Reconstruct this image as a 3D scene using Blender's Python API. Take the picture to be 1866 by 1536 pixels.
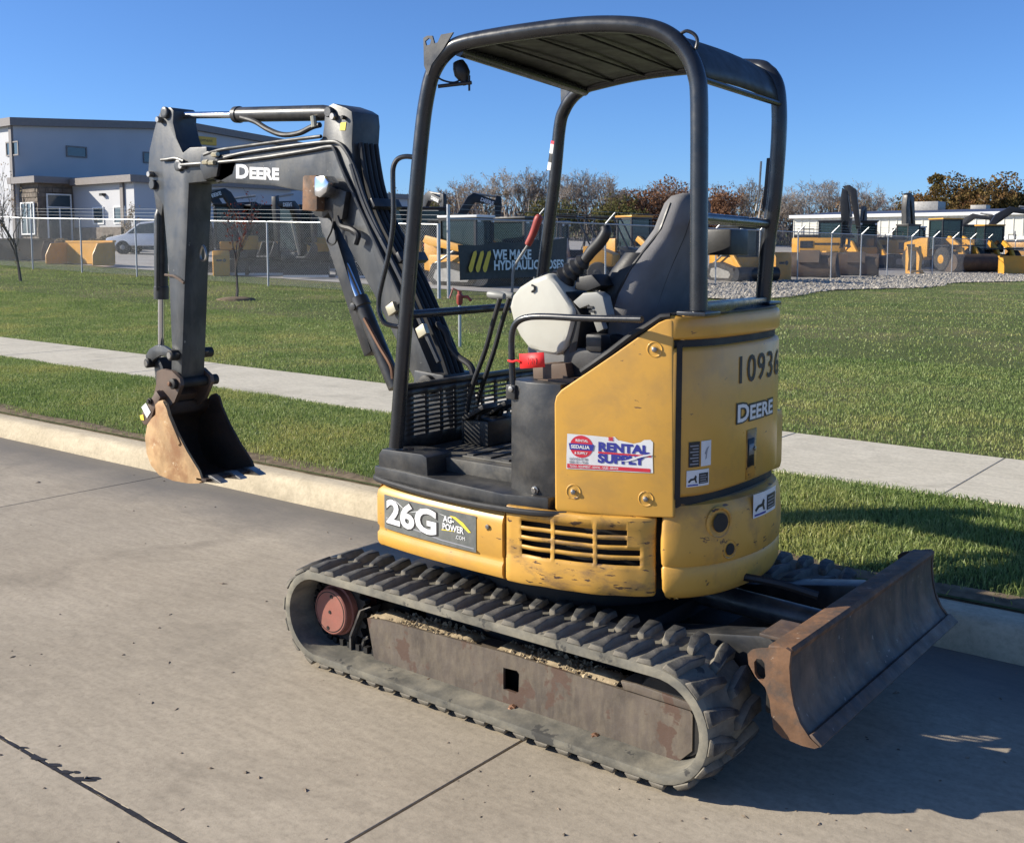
import bpy, bmesh, math, random
import numpy as np
from mathutils import Vector, Matrix

# ------------------------------------------------------------------ camera, sky, sun, exposure
for o in list(bpy.data.objects):
    bpy.data.objects.remove(o)
scene = bpy.context.scene
COL = scene.collection
random.seed(7)
RNG = np.random.default_rng(11)

FPX, CX, CY, HOR, V1X, EYE = 1960.0, 933.0, 650.0, 450.0, -1550.0, 1.64
_p = math.atan((CY - HOR) / FPX)
_az = math.atan((CX - V1X) / math.hypot(FPX, CY - HOR))
FH = np.array([-math.cos(_az), math.sin(_az), 0.0])
CR = np.array([math.sin(_az), math.cos(_az), 0.0])
UPV = np.array([0.0, 0.0, 1.0])
CF = math.cos(_p) * FH - math.sin(_p) * UPV
CU = math.sin(_p) * FH + math.cos(_p) * UPV
CC = np.array([0.0, 0.0, EYE])

cam = bpy.data.cameras.new('camera')
cam.sensor_fit = 'HORIZONTAL'
cam.sensor_width = 36.0
cam.lens = FPX / 1866.0 * 36.0
cam.shift_y = -(768.0 - CY) / 1866.0
cam.clip_start = 0.1
cam.clip_end = 3000.0
camo = bpy.data.objects.new('camera', cam)
COL.objects.link(camo)
mw = Matrix.Identity(4)
for i in range(3):
    mw[i][0] = CR[i]; mw[i][1] = CU[i]; mw[i][2] = -CF[i]; mw[i][3] = CC[i]
camo.matrix_world = mw
scene.camera = camo

SUN_EL = math.radians(26.5)
SUN_D = Vector((0.79, 0.613, 0.0)).normalized()       # horizontal direction the light travels
sun_to = Vector((-SUN_D.x * math.cos(SUN_EL), -SUN_D.y * math.cos(SUN_EL), math.sin(SUN_EL)))
world = bpy.data.worlds.new('World')
scene.world = world
world.use_nodes = True
wn = world.node_tree
wn.nodes.clear()
sky = wn.nodes.new('ShaderNodeTexSky')
sky.sky_type = 'NISHITA'
sky.sun_disc = False
sky.sun_elevation = SUN_EL
sky.sun_rotation = math.atan2(sun_to.x, sun_to.y)
sky.altitude = 250.0
sky.air_density = 0.75
sky.dust_density = 0.5
sky.ozone_density = 8.0
bg = wn.nodes.new('ShaderNodeBackground')
bg.inputs['Strength'].default_value = 0.096
wo_ = wn.nodes.new('ShaderNodeOutputWorld')
tint = wn.nodes.new('ShaderNodeMix'); tint.data_type = 'RGBA'; tint.blend_type = 'MULTIPLY'   # one white balance for the whole sky
tint.inputs[0].default_value = 1.0
tint.inputs[7].default_value = (1.0, 1.06, 1.13, 1)
wn.links.new(sky.outputs[0], tint.inputs[6])
wn.links.new(tint.outputs[2], bg.inputs[0])
wn.links.new(bg.outputs[0], wo_.inputs[0])

sl = bpy.data.lights.new('sun', 'SUN')
sl.energy = 5.0
sl.angle = math.radians(0.53)
sl.color = (1.0, 0.925, 0.79)
so = bpy.data.objects.new('sun', sl)
COL.objects.link(so)
so.rotation_euler = sun_to.to_track_quat('Z', 'Y').to_euler()

scene.view_settings.view_transform = 'Standard'
scene.view_settings.look = 'None'
scene.view_settings.exposure = 0.66
scene.view_settings.gamma = 1.0
scene.render.resolution_x = 1024
scene.render.resolution_y = 842

# ------------------------------------------------------------------ measuring helpers (real planes in the place)
def ray(px, py):
    return CF + (px - CX) / FPX * CR - (py - CY) / FPX * CU
def at(px, py, Y):
    d = ray(px, py); return CC + d * (Y / d[1])
def atx(px, py, X):
    d = ray(px, py); return CC + d * (X / d[0])
def atz(px, py, Z):
    d = ray(px, py); return CC + d * ((Z - EYE) / d[2])
def atp(px, py, p0, p1, off=0.0):
    """point of a vertical plane through the ground points p0, p1"""
    d = ray(px, py)
    tx, ty = p1[0] - p0[0], p1[1] - p0[1]
    l = math.hypot(tx, ty); nx, ny = ty / l, -tx / l
    c = nx * p0[0] + ny * p0[1] + off
    return CC + d * (c / (nx * d[0] + ny * d[1]))
def dep(px, py, D):
    return CC + D * ray(px, py)

# ------------------------------------------------------------------ mesh helpers
class MB:
    def __init__(s): s.v = []; s.f = []
    def add(s, vs, fs):
        n = len(s.v)
        s.v += [tuple(float(a) for a in q) for q in vs]
        s.f += [tuple(i + n for i in f) for f in fs]
        return s
    def box(s, lo, hi):
        x0, y0, z0 = lo; x1, y1, z1 = hi
        vs = [(x0,y0,z0),(x1,y0,z0),(x1,y1,z0),(x0,y1,z0),(x0,y0,z1),(x1,y0,z1),(x1,y1,z1),(x0,y1,z1)]
        return s.add(vs, [(3,2,1,0),(4,5,6,7),(0,1,5,4),(1,2,6,5),(2,3,7,6),(3,0,4,7)])
    def obox(s, c, ax, ay, az):
        """box from centre and half-axis vectors"""
        c, ax, ay, az = [np.array(q, float) for q in (c, ax, ay, az)]
        vs = [c + i*ax + j*ay + k*az for k in (-1,1) for j in (-1,1) for i in (-1,1)]
        return s.add(vs, [(2,3,1,0),(4,5,7,6),(0,1,5,4),(1,3,7,5),(3,2,6,7),(2,0,4,6)])
    def prism(s, pts, ext):
        pts = [np.array(p, float) for p in pts]; ext = np.array(ext, float); n = len(pts)
        fs = [tuple(range(n - 1, -1, -1)), tuple(range(n, 2*n))]
        fs += [(i, (i+1) % n, n + (i+1) % n, n + i) for i in range(n)]
        return s.add(pts + [p + ext for p in pts], fs)
    def cyl(s, p0, p1, r0, r1=None, n=20, caps=True):
        r1 = r0 if r1 is None else r1
        p0 = Vector(p0); p1 = Vector(p1); d = (p1 - p0).normalized()
        a = d.orthogonal().normalized(); b = d.cross(a)
        vs = []
        for p, r in ((p0, r0), (p1, r1)):
            for i in range(n):
                t = 2*math.pi*i/n
                vs.append(p + a*(r*math.cos(t)) + b*(r*math.sin(t)))
        fs = [(i, (i+1) % n, n + (i+1) % n, n + i) for i in range(n)]
        if caps: fs += [tuple(range(n-1, -1, -1)), tuple(range(n, 2*n))]
        return s.add(vs, fs)
    def tube(s, path, r, n=12, caps=True, closed=False):
        P = [Vector(p) for p in path]; m = len(P)
        rr = r if isinstance(r, (list, tuple)) else [r]*m
        T = []
        for i in range(m):
            a = P[i-1] if (i > 0 or closed) else P[0]
            b = P[(i+1) % m] if (i < m-1 or closed) else P[m-1]
            T.append((b - a).normalized())
        up = T[0].orthogonal().normalized(); vs = []
        for i in range(m):
            up = (up - T[i]*up.dot(T[i])).normalized(); side = T[i].cross(up)
            for k in range(n):
                t = 2*math.pi*k/n
                vs.append(P[i] + up*(rr[i]*math.cos(t)) + side*(rr[i]*math.sin(t)))
        fs = []
        for i in range(m if closed else m-1):
            j = (i+1) % m
            fs += [(i*n+k, i*n+(k+1) % n, j*n+(k+1) % n, j*n+k) for k in range(n)]
        if caps and not closed:
            fs += [tuple(range(n-1, -1, -1)), tuple(range((m-1)*n, m*n))]
        return s.add(vs, fs)
    def lathe(s, o, axis, prof, n=24):
        """profile of (distance along axis, radius)"""
        o = Vector(o); d = Vector(axis).normalized(); a = d.orthogonal().normalized(); b = d.cross(a); vs = []
        for h, r in prof:
            for k in range(n):
                t = 2*math.pi*k/n
                vs.append(o + d*h + a*(r*math.cos(t)) + b*(r*math.sin(t)))
        m = len(prof)
        fs = [(i*n+k, i*n+(k+1) % n, (i+1)*n+(k+1) % n, (i+1)*n+k) for i in range(m-1) for k in range(n)]
        fs += [tuple(range(n-1, -1, -1)), tuple(range((m-1)*n, m*n))]
        return s.add(vs, fs)
    def grid(s, rows, close_u=False):
        m = len(rows); n = len(rows[0]); vs = [p for r in rows for p in r]; fs = []
        for i in range(m-1):
            for k in range(n if close_u else n-1):
                fs.append((i*n+k, i*n+(k+1) % n, (i+1)*n+(k+1) % n, (i+1)*n+k))
        return s.add(vs, fs)
    def plate(s, outer, holes, ext):
        """plate with holes: outer / holes are loops of coplanar points"""
        ext = Vector(ext); bm = bmesh.new(); loops = []
        for lp in [outer] + list(holes):
            vv = [bm.verts.new(Vector(p)) for p in lp]
            loops.append(vv)
            for i in range(len(vv)): bm.edges.new((vv[i], vv[(i+1) % len(vv)]))
        bmesh.ops.triangle_fill(bm, use_beauty=True, use_dissolve=False, edges=bm.edges[:])
        bm.verts.index_update()
        vs = [v.co.copy() for v in bm.verts]; n = len(vs)
        fs = [tuple(v.index for v in f.verts) for f in bm.faces]
        allf = [f for f in fs] + [tuple(i + n for i in reversed(f)) for f in fs]
        for vv in loops:
            for i in range(len(vv)):
                a, b = vv[i].index, vv[(i+1) % len(vv)].index
                allf.append((a, b, b+n, a+n))
        bm.free()
        return s.add(vs + [v + ext for v in vs], allf)

def root_of(o):
    while o.parent: o = o.parent
    return o
def link(name, me, parent=None):
    o = bpy.data.objects.new(name, me); COL.objects.link(o)
    if parent is not None: o.parent = parent
    return o
def build(name, mb, mat, parent=None, bevel=0.0, seg=2, smooth=35, local=False, solid=0.0, noise=0.0):
    """one mesh object; vertices are given in world space unless local"""
    v = mb.v
    if parent is not None and not local:
        l = root_of(parent).location
        v = [(x - l.x, y - l.y, z - l.z) for x, y, z in v]
    me = bpy.data.meshes.new(name)
    me.from_pydata(v, [], mb.f)
    bm = bmesh.new(); bm.from_mesh(me)
    bmesh.ops.remove_doubles(bm, verts=bm.verts, dist=1e-5)
    bmesh.ops.recalc_face_normals(bm, faces=bm.faces)
    if bevel > 0:
        ed = [e for e in bm.edges if len(e.link_faces) == 2 and e.calc_face_angle(0) > math.radians(28)]
        bmesh.ops.bevel(bm, geom=ed, offset=bevel, offset_type='OFFSET', segments=seg, profile=0.6, affect='EDGES', clamp_overlap=True)
    bm.to_mesh(me); bm.free()
    if smooth:
        me.shade_smooth(); me.set_sharp_from_angle(angle=math.radians(smooth))
    if mat is not None: me.materials.append(mat)
    o = link(name, me, parent)
    if solid:
        m = o.modifiers.new('solid', 'SOLIDIFY'); m.thickness = solid; m.offset = 0
    return o
def tag(o, label=None, cat=None, group=None, kind=None):
    if label: o['label'] = label
    if cat: o['category'] = cat
    if group: o['group'] = group
    if kind: o['kind'] = kind
    return o
def empty(name, loc, rz=0.0):
    o = bpy.data.objects.new(name, None); COL.objects.link(o)
    o.location = loc; o.rotation_euler = (0, 0, rz); o.empty_display_size = 0.2
    return o
def copy_tree(o, parent=None):
    c = o.copy(); COL.objects.link(c); c.parent = parent
    for ch in list(o.children): copy_tree(ch, c)
    return c
def smoothpath(pts, k=6, closed=False):
    """Catmull-Rom through points"""
    P = [np.array(p, float) for p in pts]; n = len(P); out = []
    for i in range(n if closed else n-1):
        p0 = P[i-1] if (i > 0 or closed) else 2*P[0]-P[1]
        p1 = P[i]; p2 = P[(i+1) % n]
        p3 = P[(i+2) % n] if (i+2 < n or closed) else 2*P[n-1]-P[n-2]
        for j in range(k):
            t = j/k
            out.append(0.5*((2*p1)+(-p0+p2)*t+(2*p0-5*p1+4*p2-p3)*t*t+(-p0+3*p1-3*p2+p3)*t**3))
    if not closed: out.append(P[-1])
    return out
_TXT = {}
def text_mb(s, size, fn, bold=0.0, align='LEFT', spacing=1.0, shear=0.0, xs=1.0):
    """flat lettering; fn maps (u, v) in the text plane to a point in space"""
    key = (s, round(size, 6), bold, align, spacing, shear)
    if key not in _TXT:
        cu = bpy.data.curves.new('t', 'FONT'); cu.body = s; cu.size = size; cu.align_x = align
        cu.offset = bold; cu.space_character = spacing; cu.shear = shear; cu.resolution_u = 3
        ob = bpy.data.objects.new('t', cu); COL.objects.link(ob)
        dg = bpy.context.evaluated_depsgraph_get()
        me = bpy.data.meshes.new_from_object(ob.evaluated_get(dg))
        _TXT[key] = ([(v.co.x, v.co.y) for v in me.vertices], [tuple(p.vertices) for p in me.polygons])
        bpy.data.objects.remove(ob); bpy.data.curves.remove(cu); bpy.data.meshes.remove(me)
    vs, fs = _TXT[key]
    return MB().add([fn(u*xs, v) for u, v in vs], fs)

# ------------------------------------------------------------------ materials
MATS = {}
def nodes_of(name):
    m = bpy.data.materials.new(name); m.use_nodes = True
    nt = m.node_tree; b = nt.nodes['Principled BSDF']
    MATS[name] = m
    return m, nt, b
def nd(nt, t, **kw):
    n = nt.nodes.new(t)
    for k, v in kw.items():
        if k in n.inputs.keys(): n.inputs[k].default_value = v
        else: setattr(n, k, v)
    return n
def ramp(nt, fac, stops):
    r = nt.nodes.new('ShaderNodeValToRGB')
    while len(r.color_ramp.elements) < len(stops): r.color_ramp.elements.new(0.5)
    for e, (p, c) in zip(r.color_ramp.elements, stops):
        e.position = p; e.color = (*c, 1) if len(c) == 3 else c
    nt.links.new(fac, r.inputs[0])
    return r.outputs[0]
def noise(nt, co, scale, detail=4.0, rough=0.55, dist=0.0, stretch=None):
    if stretch:
        mp = nd(nt, 'ShaderNodeMapping'); mp.inputs['Scale'].default_value = stretch
        nt.links.new(co, mp.inputs[0]); co = mp.outputs[0]
    n = nd(nt, 'ShaderNodeTexNoise', Scale=scale, Detail=detail, Roughness=rough, Distortion=dist)
    nt.links.new(co, n.inputs['Vector'])
    return n.outputs['Fac']
def mixc(nt, fac, a, b, mode='MIX'):
    n = nt.nodes.new('ShaderNodeMix'); n.data_type = 'RGBA'; n.blend_type = mode
    for s, q in ((n.inputs[0], fac), (n.inputs[6], a), (n.inputs[7], b)):
        if hasattr(q, 'node'): nt.links.new(q, s)
        elif isinstance(q, (int, float)): s.default_value = q
        else: s.default_value = (*q, 1)
    return n.outputs[2]
def bump(nt, b, h, strength=0.3, dist=0.01):
    n = nd(nt, 'ShaderNodeBump', Strength=strength, Distance=dist)
    nt.links.new(h, n.inputs['Height']); nt.links.new(n.outputs[0], b.inputs['Normal'])
def texco(nt, which='Object'):
    return nd(nt, 'ShaderNodeTexCoord').outputs[which]
def mat(name, col, rough=0.5, metal=0.0, var=0.12, scale=6.0, bumps=0.0, bscale=80.0, spec=0.5, dirt=None, dirt_amt=0.5, dscale=3.0, dstretch=None, chip=None, chip_t=0.66, chip_s=14.0, coat=0.0, dlo=0.42, dhi=0.75, cstretch=None):
    """painted / plain surface with uneven tone, optional dirt clouds and chipped spots"""
    m, nt, b = nodes_of(name)
    co = texco(nt)
    lo = tuple(c*(1-var) for c in col); hi = tuple(min(1, c*(1+var)) for c in col)
    c = ramp(nt, noise(nt, co, scale), [(0.3, lo), (0.7, hi)])
    rsock = None
    if dirt:
        d = ramp(nt, noise(nt, co, dscale, 6, 0.65, 0.3, dstretch), [(dlo, (0,0,0)), (dhi, (dirt_amt,)*3)])
        c = mixc(nt, d, c, dirt)
    if chip:
        k = ramp(nt, noise(nt, co, chip_s, 5, 0.6, 0.2, cstretch), [(chip_t, (0,0,0)), (chip_t+0.025, (1,1,1))])
        c = mixc(nt, k, c, chip)
    nt.links.new(c, b.inputs['Base Color'])
    rr = ramp(nt, noise(nt, co, scale*2.3, 5), [(0.25, (max(0.03, rough-0.12),)*3), (0.75, (min(1, rough+0.12),)*3)])
    nt.links.new(rr, b.inputs['Roughness'])
    b.inputs['Metallic'].default_value = metal
    b.inputs['Specular IOR Level'].default_value = spec
    if coat: b.inputs['Coat Weight'].default_value = coat; b.inputs['Coat Roughness'].default_value = 0.15
    if bumps: bump(nt, b, noise(nt, co, bscale, 5, 0.6), bumps, 0.004)
    return m
# surfaces of the machine
YEL = mat('yellow_paint', (0.63, 0.34, 0.06), 0.38, var=0.06, scale=2.0, dirt=(0.32, 0.20, 0.08), dirt_amt=0.35, dscale=6, dlo=.47, dhi=.66, chip=(0.14, 0.08, 0.045), chip_t=0.69, chip_s=30, cstretch=(.7, .7, 2.2), coat=0.08, bumps=0.05, bscale=26)
YELW = mat('scraped_yellow_paint', (0.61, 0.33, 0.06), 0.45, var=0.1, scale=3.0, dirt=(0.21, 0.13, 0.065), dirt_amt=0.75, dscale=8, dlo=.49, dhi=.66, dstretch=(1, 1, 2.2), chip=(0.085, 0.05, 0.032), chip_t=0.61, chip_s=30, cstretch=(.7, .7, 2.6), bumps=0.2, bscale=14)
BLK = mat('black_machine_paint', (0.020, 0.021, 0.023), 0.4, var=0.3, scale=6, dirt=(0.11, 0.10, 0.085), dirt_amt=0.55, dscale=10, chip=(0.16, 0.15, 0.135), chip_t=0.73, chip_s=40, bumps=0.08, bscale=60)
BOOMP = mat('weathered_black_boom_paint', (0.033, 0.036, 0.040), 0.42, var=0.35, scale=6, dirt=(0.12, 0.118, 0.108), dirt_amt=0.6, dscale=8, dlo=.46, dhi=.72, dstretch=(1, 1, 0.45), chip=(0.22, 0.215, 0.20), chip_t=0.70, chip_s=30, bumps=0.08)
ROPSP = mat('black_canopy_tube_paint', (0.014, 0.016, 0.020), 0.3, var=0.2, scale=9, dirt=(0.05, 0.05, 0.05), dirt_amt=0.3, dscale=12, bumps=0.03, coat=0.2)
PLAS = mat('black_plastic', (0.016, 0.016, 0.017), 0.5, var=0.2, bumps=0.08, bscale=120)
HOSE = mat('black_rubber_hose', (0.012, 0.012, 0.013), 0.55, var=0.3)
RUB = mat('dusty_track_rubber', (0.052, 0.050, 0.046), 0.8, var=0.35, scale=10, dirt=(0.26, 0.225, 0.17), dirt_amt=0.75, dscale=8, bumps=0.35, bscale=45, spec=0.3)
LUGD = mat('clay_dusted_lug_rubber', (0.20, 0.18, 0.145), 0.9, var=0.35, scale=14, dirt=(0.09, 0.085, 0.075), dirt_amt=0.9, dscale=11, bumps=0.5, bscale=50, spec=0.15)
RUBD = mat('dusty_belt_rubber', (0.135, 0.128, 0.108), 0.88, var=0.3, scale=7, dirt=(0.33, 0.295, 0.22), dirt_amt=0.8, dscale=7, dstretch=(1, 1, 1.5), chip=(0.07, 0.068, 0.062), chip_t=0.60, chip_s=8, bumps=0.35, bscale=40, spec=0.2)
LUGM = mat('worn_lug_rubber', (0.046, 0.046, 0.045), 0.7, var=0.4, scale=16, dirt=(0.17, 0.155, 0.13), dirt_amt=0.6, dscale=15, bumps=0.6, bscale=60, spec=0.35)
DARK = mat('greasy_dark_steel', (0.010, 0.0095, 0.009), 0.65, var=0.4, dirt=(0.035, 0.027, 0.018), dirt_amt=0.6, dscale=9)
FRAM = mat('worn_track_frame_steel', (0.098, 0.078, 0.062), 0.55, var=0.3, scale=8, dirt=(0.19, 0.155, 0.11), dirt_amt=0.75, dscale=14, dstretch=(2.2, 1, 0.7), chip=(0.10, 0.062, 0.045), chip_t=0.56, chip_s=7, bumps=0.3, bscale=50)
RUST = mat('rusty_blade_steel', (0.155, 0.080, 0.040), 0.75, var=0.45, scale=11, dirt=(0.075, 0.052, 0.038), dirt_amt=0.95, dscale=13, dlo=.44, dhi=.62, chip=(0.30, 0.23, 0.17), chip_t=0.66, chip_s=34, bumps=0.35, bscale=45)
BLAD = mat('worn_dark_blade_steel', (0.125, 0.080, 0.052), 0.6, var=0.5, scale=9, dirt=(0.045, 0.038, 0.035), dirt_amt=0.9, dscale=8, dlo=.42, dhi=.62, dstretch=(1, 1, 0.35), chip=(0.20, 0.165, 0.14), chip_t=0.655, chip_s=34, bumps=0.3, bscale=40)
BUCK = mat('tan_rust_bucket_steel', (0.44, 0.275, 0.13), 0.7, var=0.3, scale=9, dirt=(0.28, 0.13, 0.05), dirt_amt=0.9, dscale=7, dlo=.46, dhi=.66, chip=(0.54, 0.41, 0.25), chip_t=0.66, chip_s=18, bumps=0.3, bscale=45)
BUCI = mat('shaded_bucket_interior_steel', (0.045, 0.027, 0.017), 0.7, var=0.4, dirt=(0.09, 0.045, 0.02), dirt_amt=0.7, dscale=6, bumps=0.2)  # shade inside the bucket put into the steel's colour
REDD = mat('faded_red_hub_paint', (0.30, 0.105, 0.075), 0.65, var=0.15, scale=9, dirt=(0.22, 0.12, 0.09), dirt_amt=0.6, dscale=12, chip=(0.08, 0.05, 0.04), chip_t=0.74, chip_s=30, bumps=0.12)
DIRT = mat('dry_clay_crumbs', (0.36, 0.285, 0.185), 0.95, var=0.3, scale=25, bumps=0.5, bscale=90, spec=0.1)
CHRO = mat('polished_cylinder_rod', (0.62, 0.63, 0.66), 0.12, metal=1.0, var=0.06)
STEE = mat('bare_steel', (0.34, 0.33, 0.31), 0.38, metal=0.9, var=0.25, dirt=(0.12, 0.08, 0.05), dirt_amt=0.5, dscale=20)
ZINC = mat('zinc_fitting', (0.55, 0.50, 0.36), 0.42, metal=0.7, var=0.25)
BOLT = mat('rusty_bolt', (0.17, 0.085, 0.045), 0.6, metal=0.3, var=0.3)
SEAT = mat('grey_seat_fabric', (0.185, 0.183, 0.188), 0.85, var=0.12, scale=14, dirt=(0.12, 0.115, 0.11), dirt_amt=0.5, bumps=0.35, bscale=300, spec=0.2)
CONS = mat('pale_grey_console_plastic', (0.46, 0.45, 0.39), 0.5, var=0.05, scale=5, dirt=(0.33, 0.31, 0.26), dirt_amt=0.3, dscale=8, bumps=0.05, bscale=140)
GREY = mat('mid_grey_plastic', (0.23, 0.23, 0.215), 0.5, var=0.1)
REDG = mat('red_lever_grip', (0.33, 0.045, 0.035), 0.5, var=0.25, scale=20, dirt=(0.22, 0.10, 0.07), dirt_amt=0.6)
TAGR = mat('red_tag_card', (0.78, 0.02, 0.022), 0.55, var=0.06)
WHIT = mat('white_vinyl', (0.74, 0.74, 0.73), 0.42, var=0.04, dirt=(0.5, 0.46, 0.4), dirt_amt=0.35, dscale=14)
DECG = mat('grey_decal_vinyl', (0.115, 0.122, 0.115), 0.42, var=0.12, dirt=(0.3, 0.29, 0.26), dirt_amt=0.45, dscale=16)
DECK = mat('black_print', (0.018, 0.017, 0.017), 0.5, var=0.2)
BLUP = mat('blue_print', (0.035, 0.04, 0.28), 0.5, var=0.06)
REDP = mat('red_print', (0.60, 0.03, 0.05), 0.5, var=0.06)
YELP = mat('yellow_print', (0.78, 0.62, 0.06), 0.5, var=0.06)
GRYP = mat('grey_print', (0.28, 0.28, 0.30), 0.5, var=0.1)
STEN = mat('stencil_black_paint', (0.035, 0.03, 0.025), 0.6, var=0.3, scale=30)
HOODR = mat('black_rubber_seal', (0.008, 0.008, 0.009), 0.6, var=0.2)
FLOR = mat('worn_floor_rubber', (0.040, 0.040, 0.040), 0.6, var=0.3, scale=9, dirt=(0.2, 0.18, 0.14), dirt_amt=0.75, dscale=9, dstretch=(1, 2.5, 1), bumps=0.15)
CWT = mat('yellow_grey_dusty_top', (0.33, 0.25, 0.14), 0.7, var=0.1, scale=6, dirt=(0.25, 0.23, 0.2), dirt_amt=0.7)
BRNB = mat('brown_rusty_bracket', (0.11, 0.072, 0.05), 0.6, var=0.3)
ROOFP = mat('dull_black_roof_paint', (0.010, 0.011, 0.012), 0.5, var=0.2, scale=7, dirt=(0.05, 0.05, 0.048), dirt_amt=0.4, dscale=9, bumps=0.04)
YELC = mat('cast_yellow_paint', (0.61, 0.33, 0.06), 0.45, var=0.09, scale=3.0, dirt=(0.27, 0.16, 0.07), dirt_amt=0.6, dscale=7, dlo=.5, dhi=.68, chip=(0.11, 0.06, 0.035), chip_t=0.635, chip_s=20, cstretch=(.8, .8, 1.8), bumps=0.25, bscale=18)
# ------------------------------------------------------------------ the mini excavator
EXB = (-2.27, 3.35, 0.0)
EX = empty('mini_excavator', EXB)
tag(EX, 'yellow and black mini excavator on rubber tracks with open canopy, parked by the kerb', 'excavator')
def part(name, mb, m, parent=EX, **kw): return build(name, mb, m, parent, **kw)

# ---- rubber tracks
TR_W = 0.30; TXF, TXR, TZ, TR = -3.11, -1.59, 0.212, 0.184
PER = 2*(TXR-TXF) + 2*math.pi*TR
def tpos(s, r=0.0):
    """along the belt: (x, z, tangent angle); starts at top front, runs to the rear, round the idler, back along the ground"""
    L = TXR - TXF; s = s % PER; R = TR
    if s < L: return TXF + s, TZ + R + r, 0.0
    s -= L
    if s < math.pi*R:
        a = s/R; return TXR + (R+r)*math.sin(a), TZ + (R+r)*math.cos(a), -a
    s -= math.pi*R
    if s < L: return TXR - s, TZ - R - r, -math.pi
    s -= L; a = s/R
    return TXF - (R+r)*math.sin(a), TZ - (R+r)*math.cos(a), -math.pi - a
def lug_mesh(flip, k):
    """chevron tread block: u along the belt, v across, w up"""
    mb = MB(); rn = random.Random(k)
    h = 0.026; j = lambda a: rn.uniform(-a, a)*1.8
    v0, v1, v2 = (0.002, 0.075, 0.150) if not flip else (0.298, 0.225, 0.155)
    sec = []
    for v, u, hu, ht, hh in ((v0, -0.008, 0.029, 0.020, h*(0.62 if not flip else .95)), (v1, 0.000, 0.024, 0.016, h), (v2, 0.020, 0.016, 0.010, h*0.9)):
        sec.append([(u-hu+j(.002), v, -0.004), (u+hu+j(.002), v, -0.004), (u+ht+j(.003), v+(0.006 if (v == v0) != flip else -0.004 if v == v0 else 0), hh+j(.002)), (u-ht+j(.003), v+(0.006 if (v == v0) != flip else -0.004 if v == v0 else 0), hh+j(.002))])
    vs = [p for s_ in sec for p in s_]; fs = [(0,1,2,3), (11,10,9,8)]
    for a in (0, 4):
        for i in range(4): fs.append((a+i, a+(i+1) % 4, a+4+(i+1) % 4, a+4+i))
    mb.add(vs, fs)
    me = bpy.data.meshes.new('lug'); me.from_pydata(mb.v, [], mb.f)
    bm = bmesh.new(); bm.from_mesh(me); bmesh.ops.recalc_face_normals(bm, faces=bm.faces)
    bmesh.ops.bevel(bm, geom=[e for e in bm.edges if e.calc_face_angle(0) > .6], offset=.0035, offset_type='OFFSET', segments=1, profile=.5, affect='EDGES', clamp_overlap=True)
    bm.to_mesh(me); bm.free(); me.shade_smooth(); me.set_sharp_from_angle(angle=.75)
    me.materials.append(LUGM); me.materials.append(LUGD)
    for p in me.polygons: p.material_index = 0 if p.normal.z > .75 else 1
    return me
LUGS = [[lug_mesh(f, 10*f+i) for i in range(4)] for f in (0, 1)]
NL = 48
def make_track(Y0, label, outward):
    tk = None
    # belt
    mb = MB(); N = 120; rows = []
    rn = random.Random(3)
    sec = [(0.0, -0.020), (0.004, -0.006), (0.018, 0.0), (0.15, 0.001), (0.282, 0.0), (0.296, -0.006), (0.30, -0.020), (0.298, -0.034), (0.24, -0.040), (0.15, -0.042), (0.06, -0.040), (0.002, -0.034)]
    for i in range(N):
        s = PER*i/N; row = []
        for v, w in sec:
            x, z, a = tpos(s, w + (rn.uniform(-.0015, .0015) if v in (0.0, .30) else 0)); row.append((x, Y0 + v, z))
        rows.append(row)
    rows.append(rows[0])
    mb.grid(rows, close_u=True)
    tk = part('track', mb, RUBD); tag(tk, label)
    for f in (0, 1):
        for i in range(NL):
            s = PER*(i + 0.5*f)/NL
            x, z, a = tpos(s)
            o = link('lug', LUGS[f][(i*7 + f) % 4], tk)
            o.location = (x - EXB[0], Y0 - EXB[1], z - EXB[2])
            o.rotation_euler = (0, -a, 0)
    g = MB()
    for i in range(92):
        s = PER*i/92; x, z, a = tpos(s, -0.052)
        for v in (0.132, 0.185):
            ca, sa = math.cos(a), math.sin(a)
            g.obox((x, Y0 + v, z), (0.010*ca, 0, 0.010*sa), (0, 0.011, 0), (-0.014*sa, 0, 0.014*ca))
    t = part('guide_teeth', g, DARK, tk); tag(t, kind='stuff')
    return tk
near_y = 2.69
TKN = make_track(near_y, 'dusty rubber track on the road side', -1)
TKF = make_track(3.71, 'rubber track on the kerb side', 1)

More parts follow.
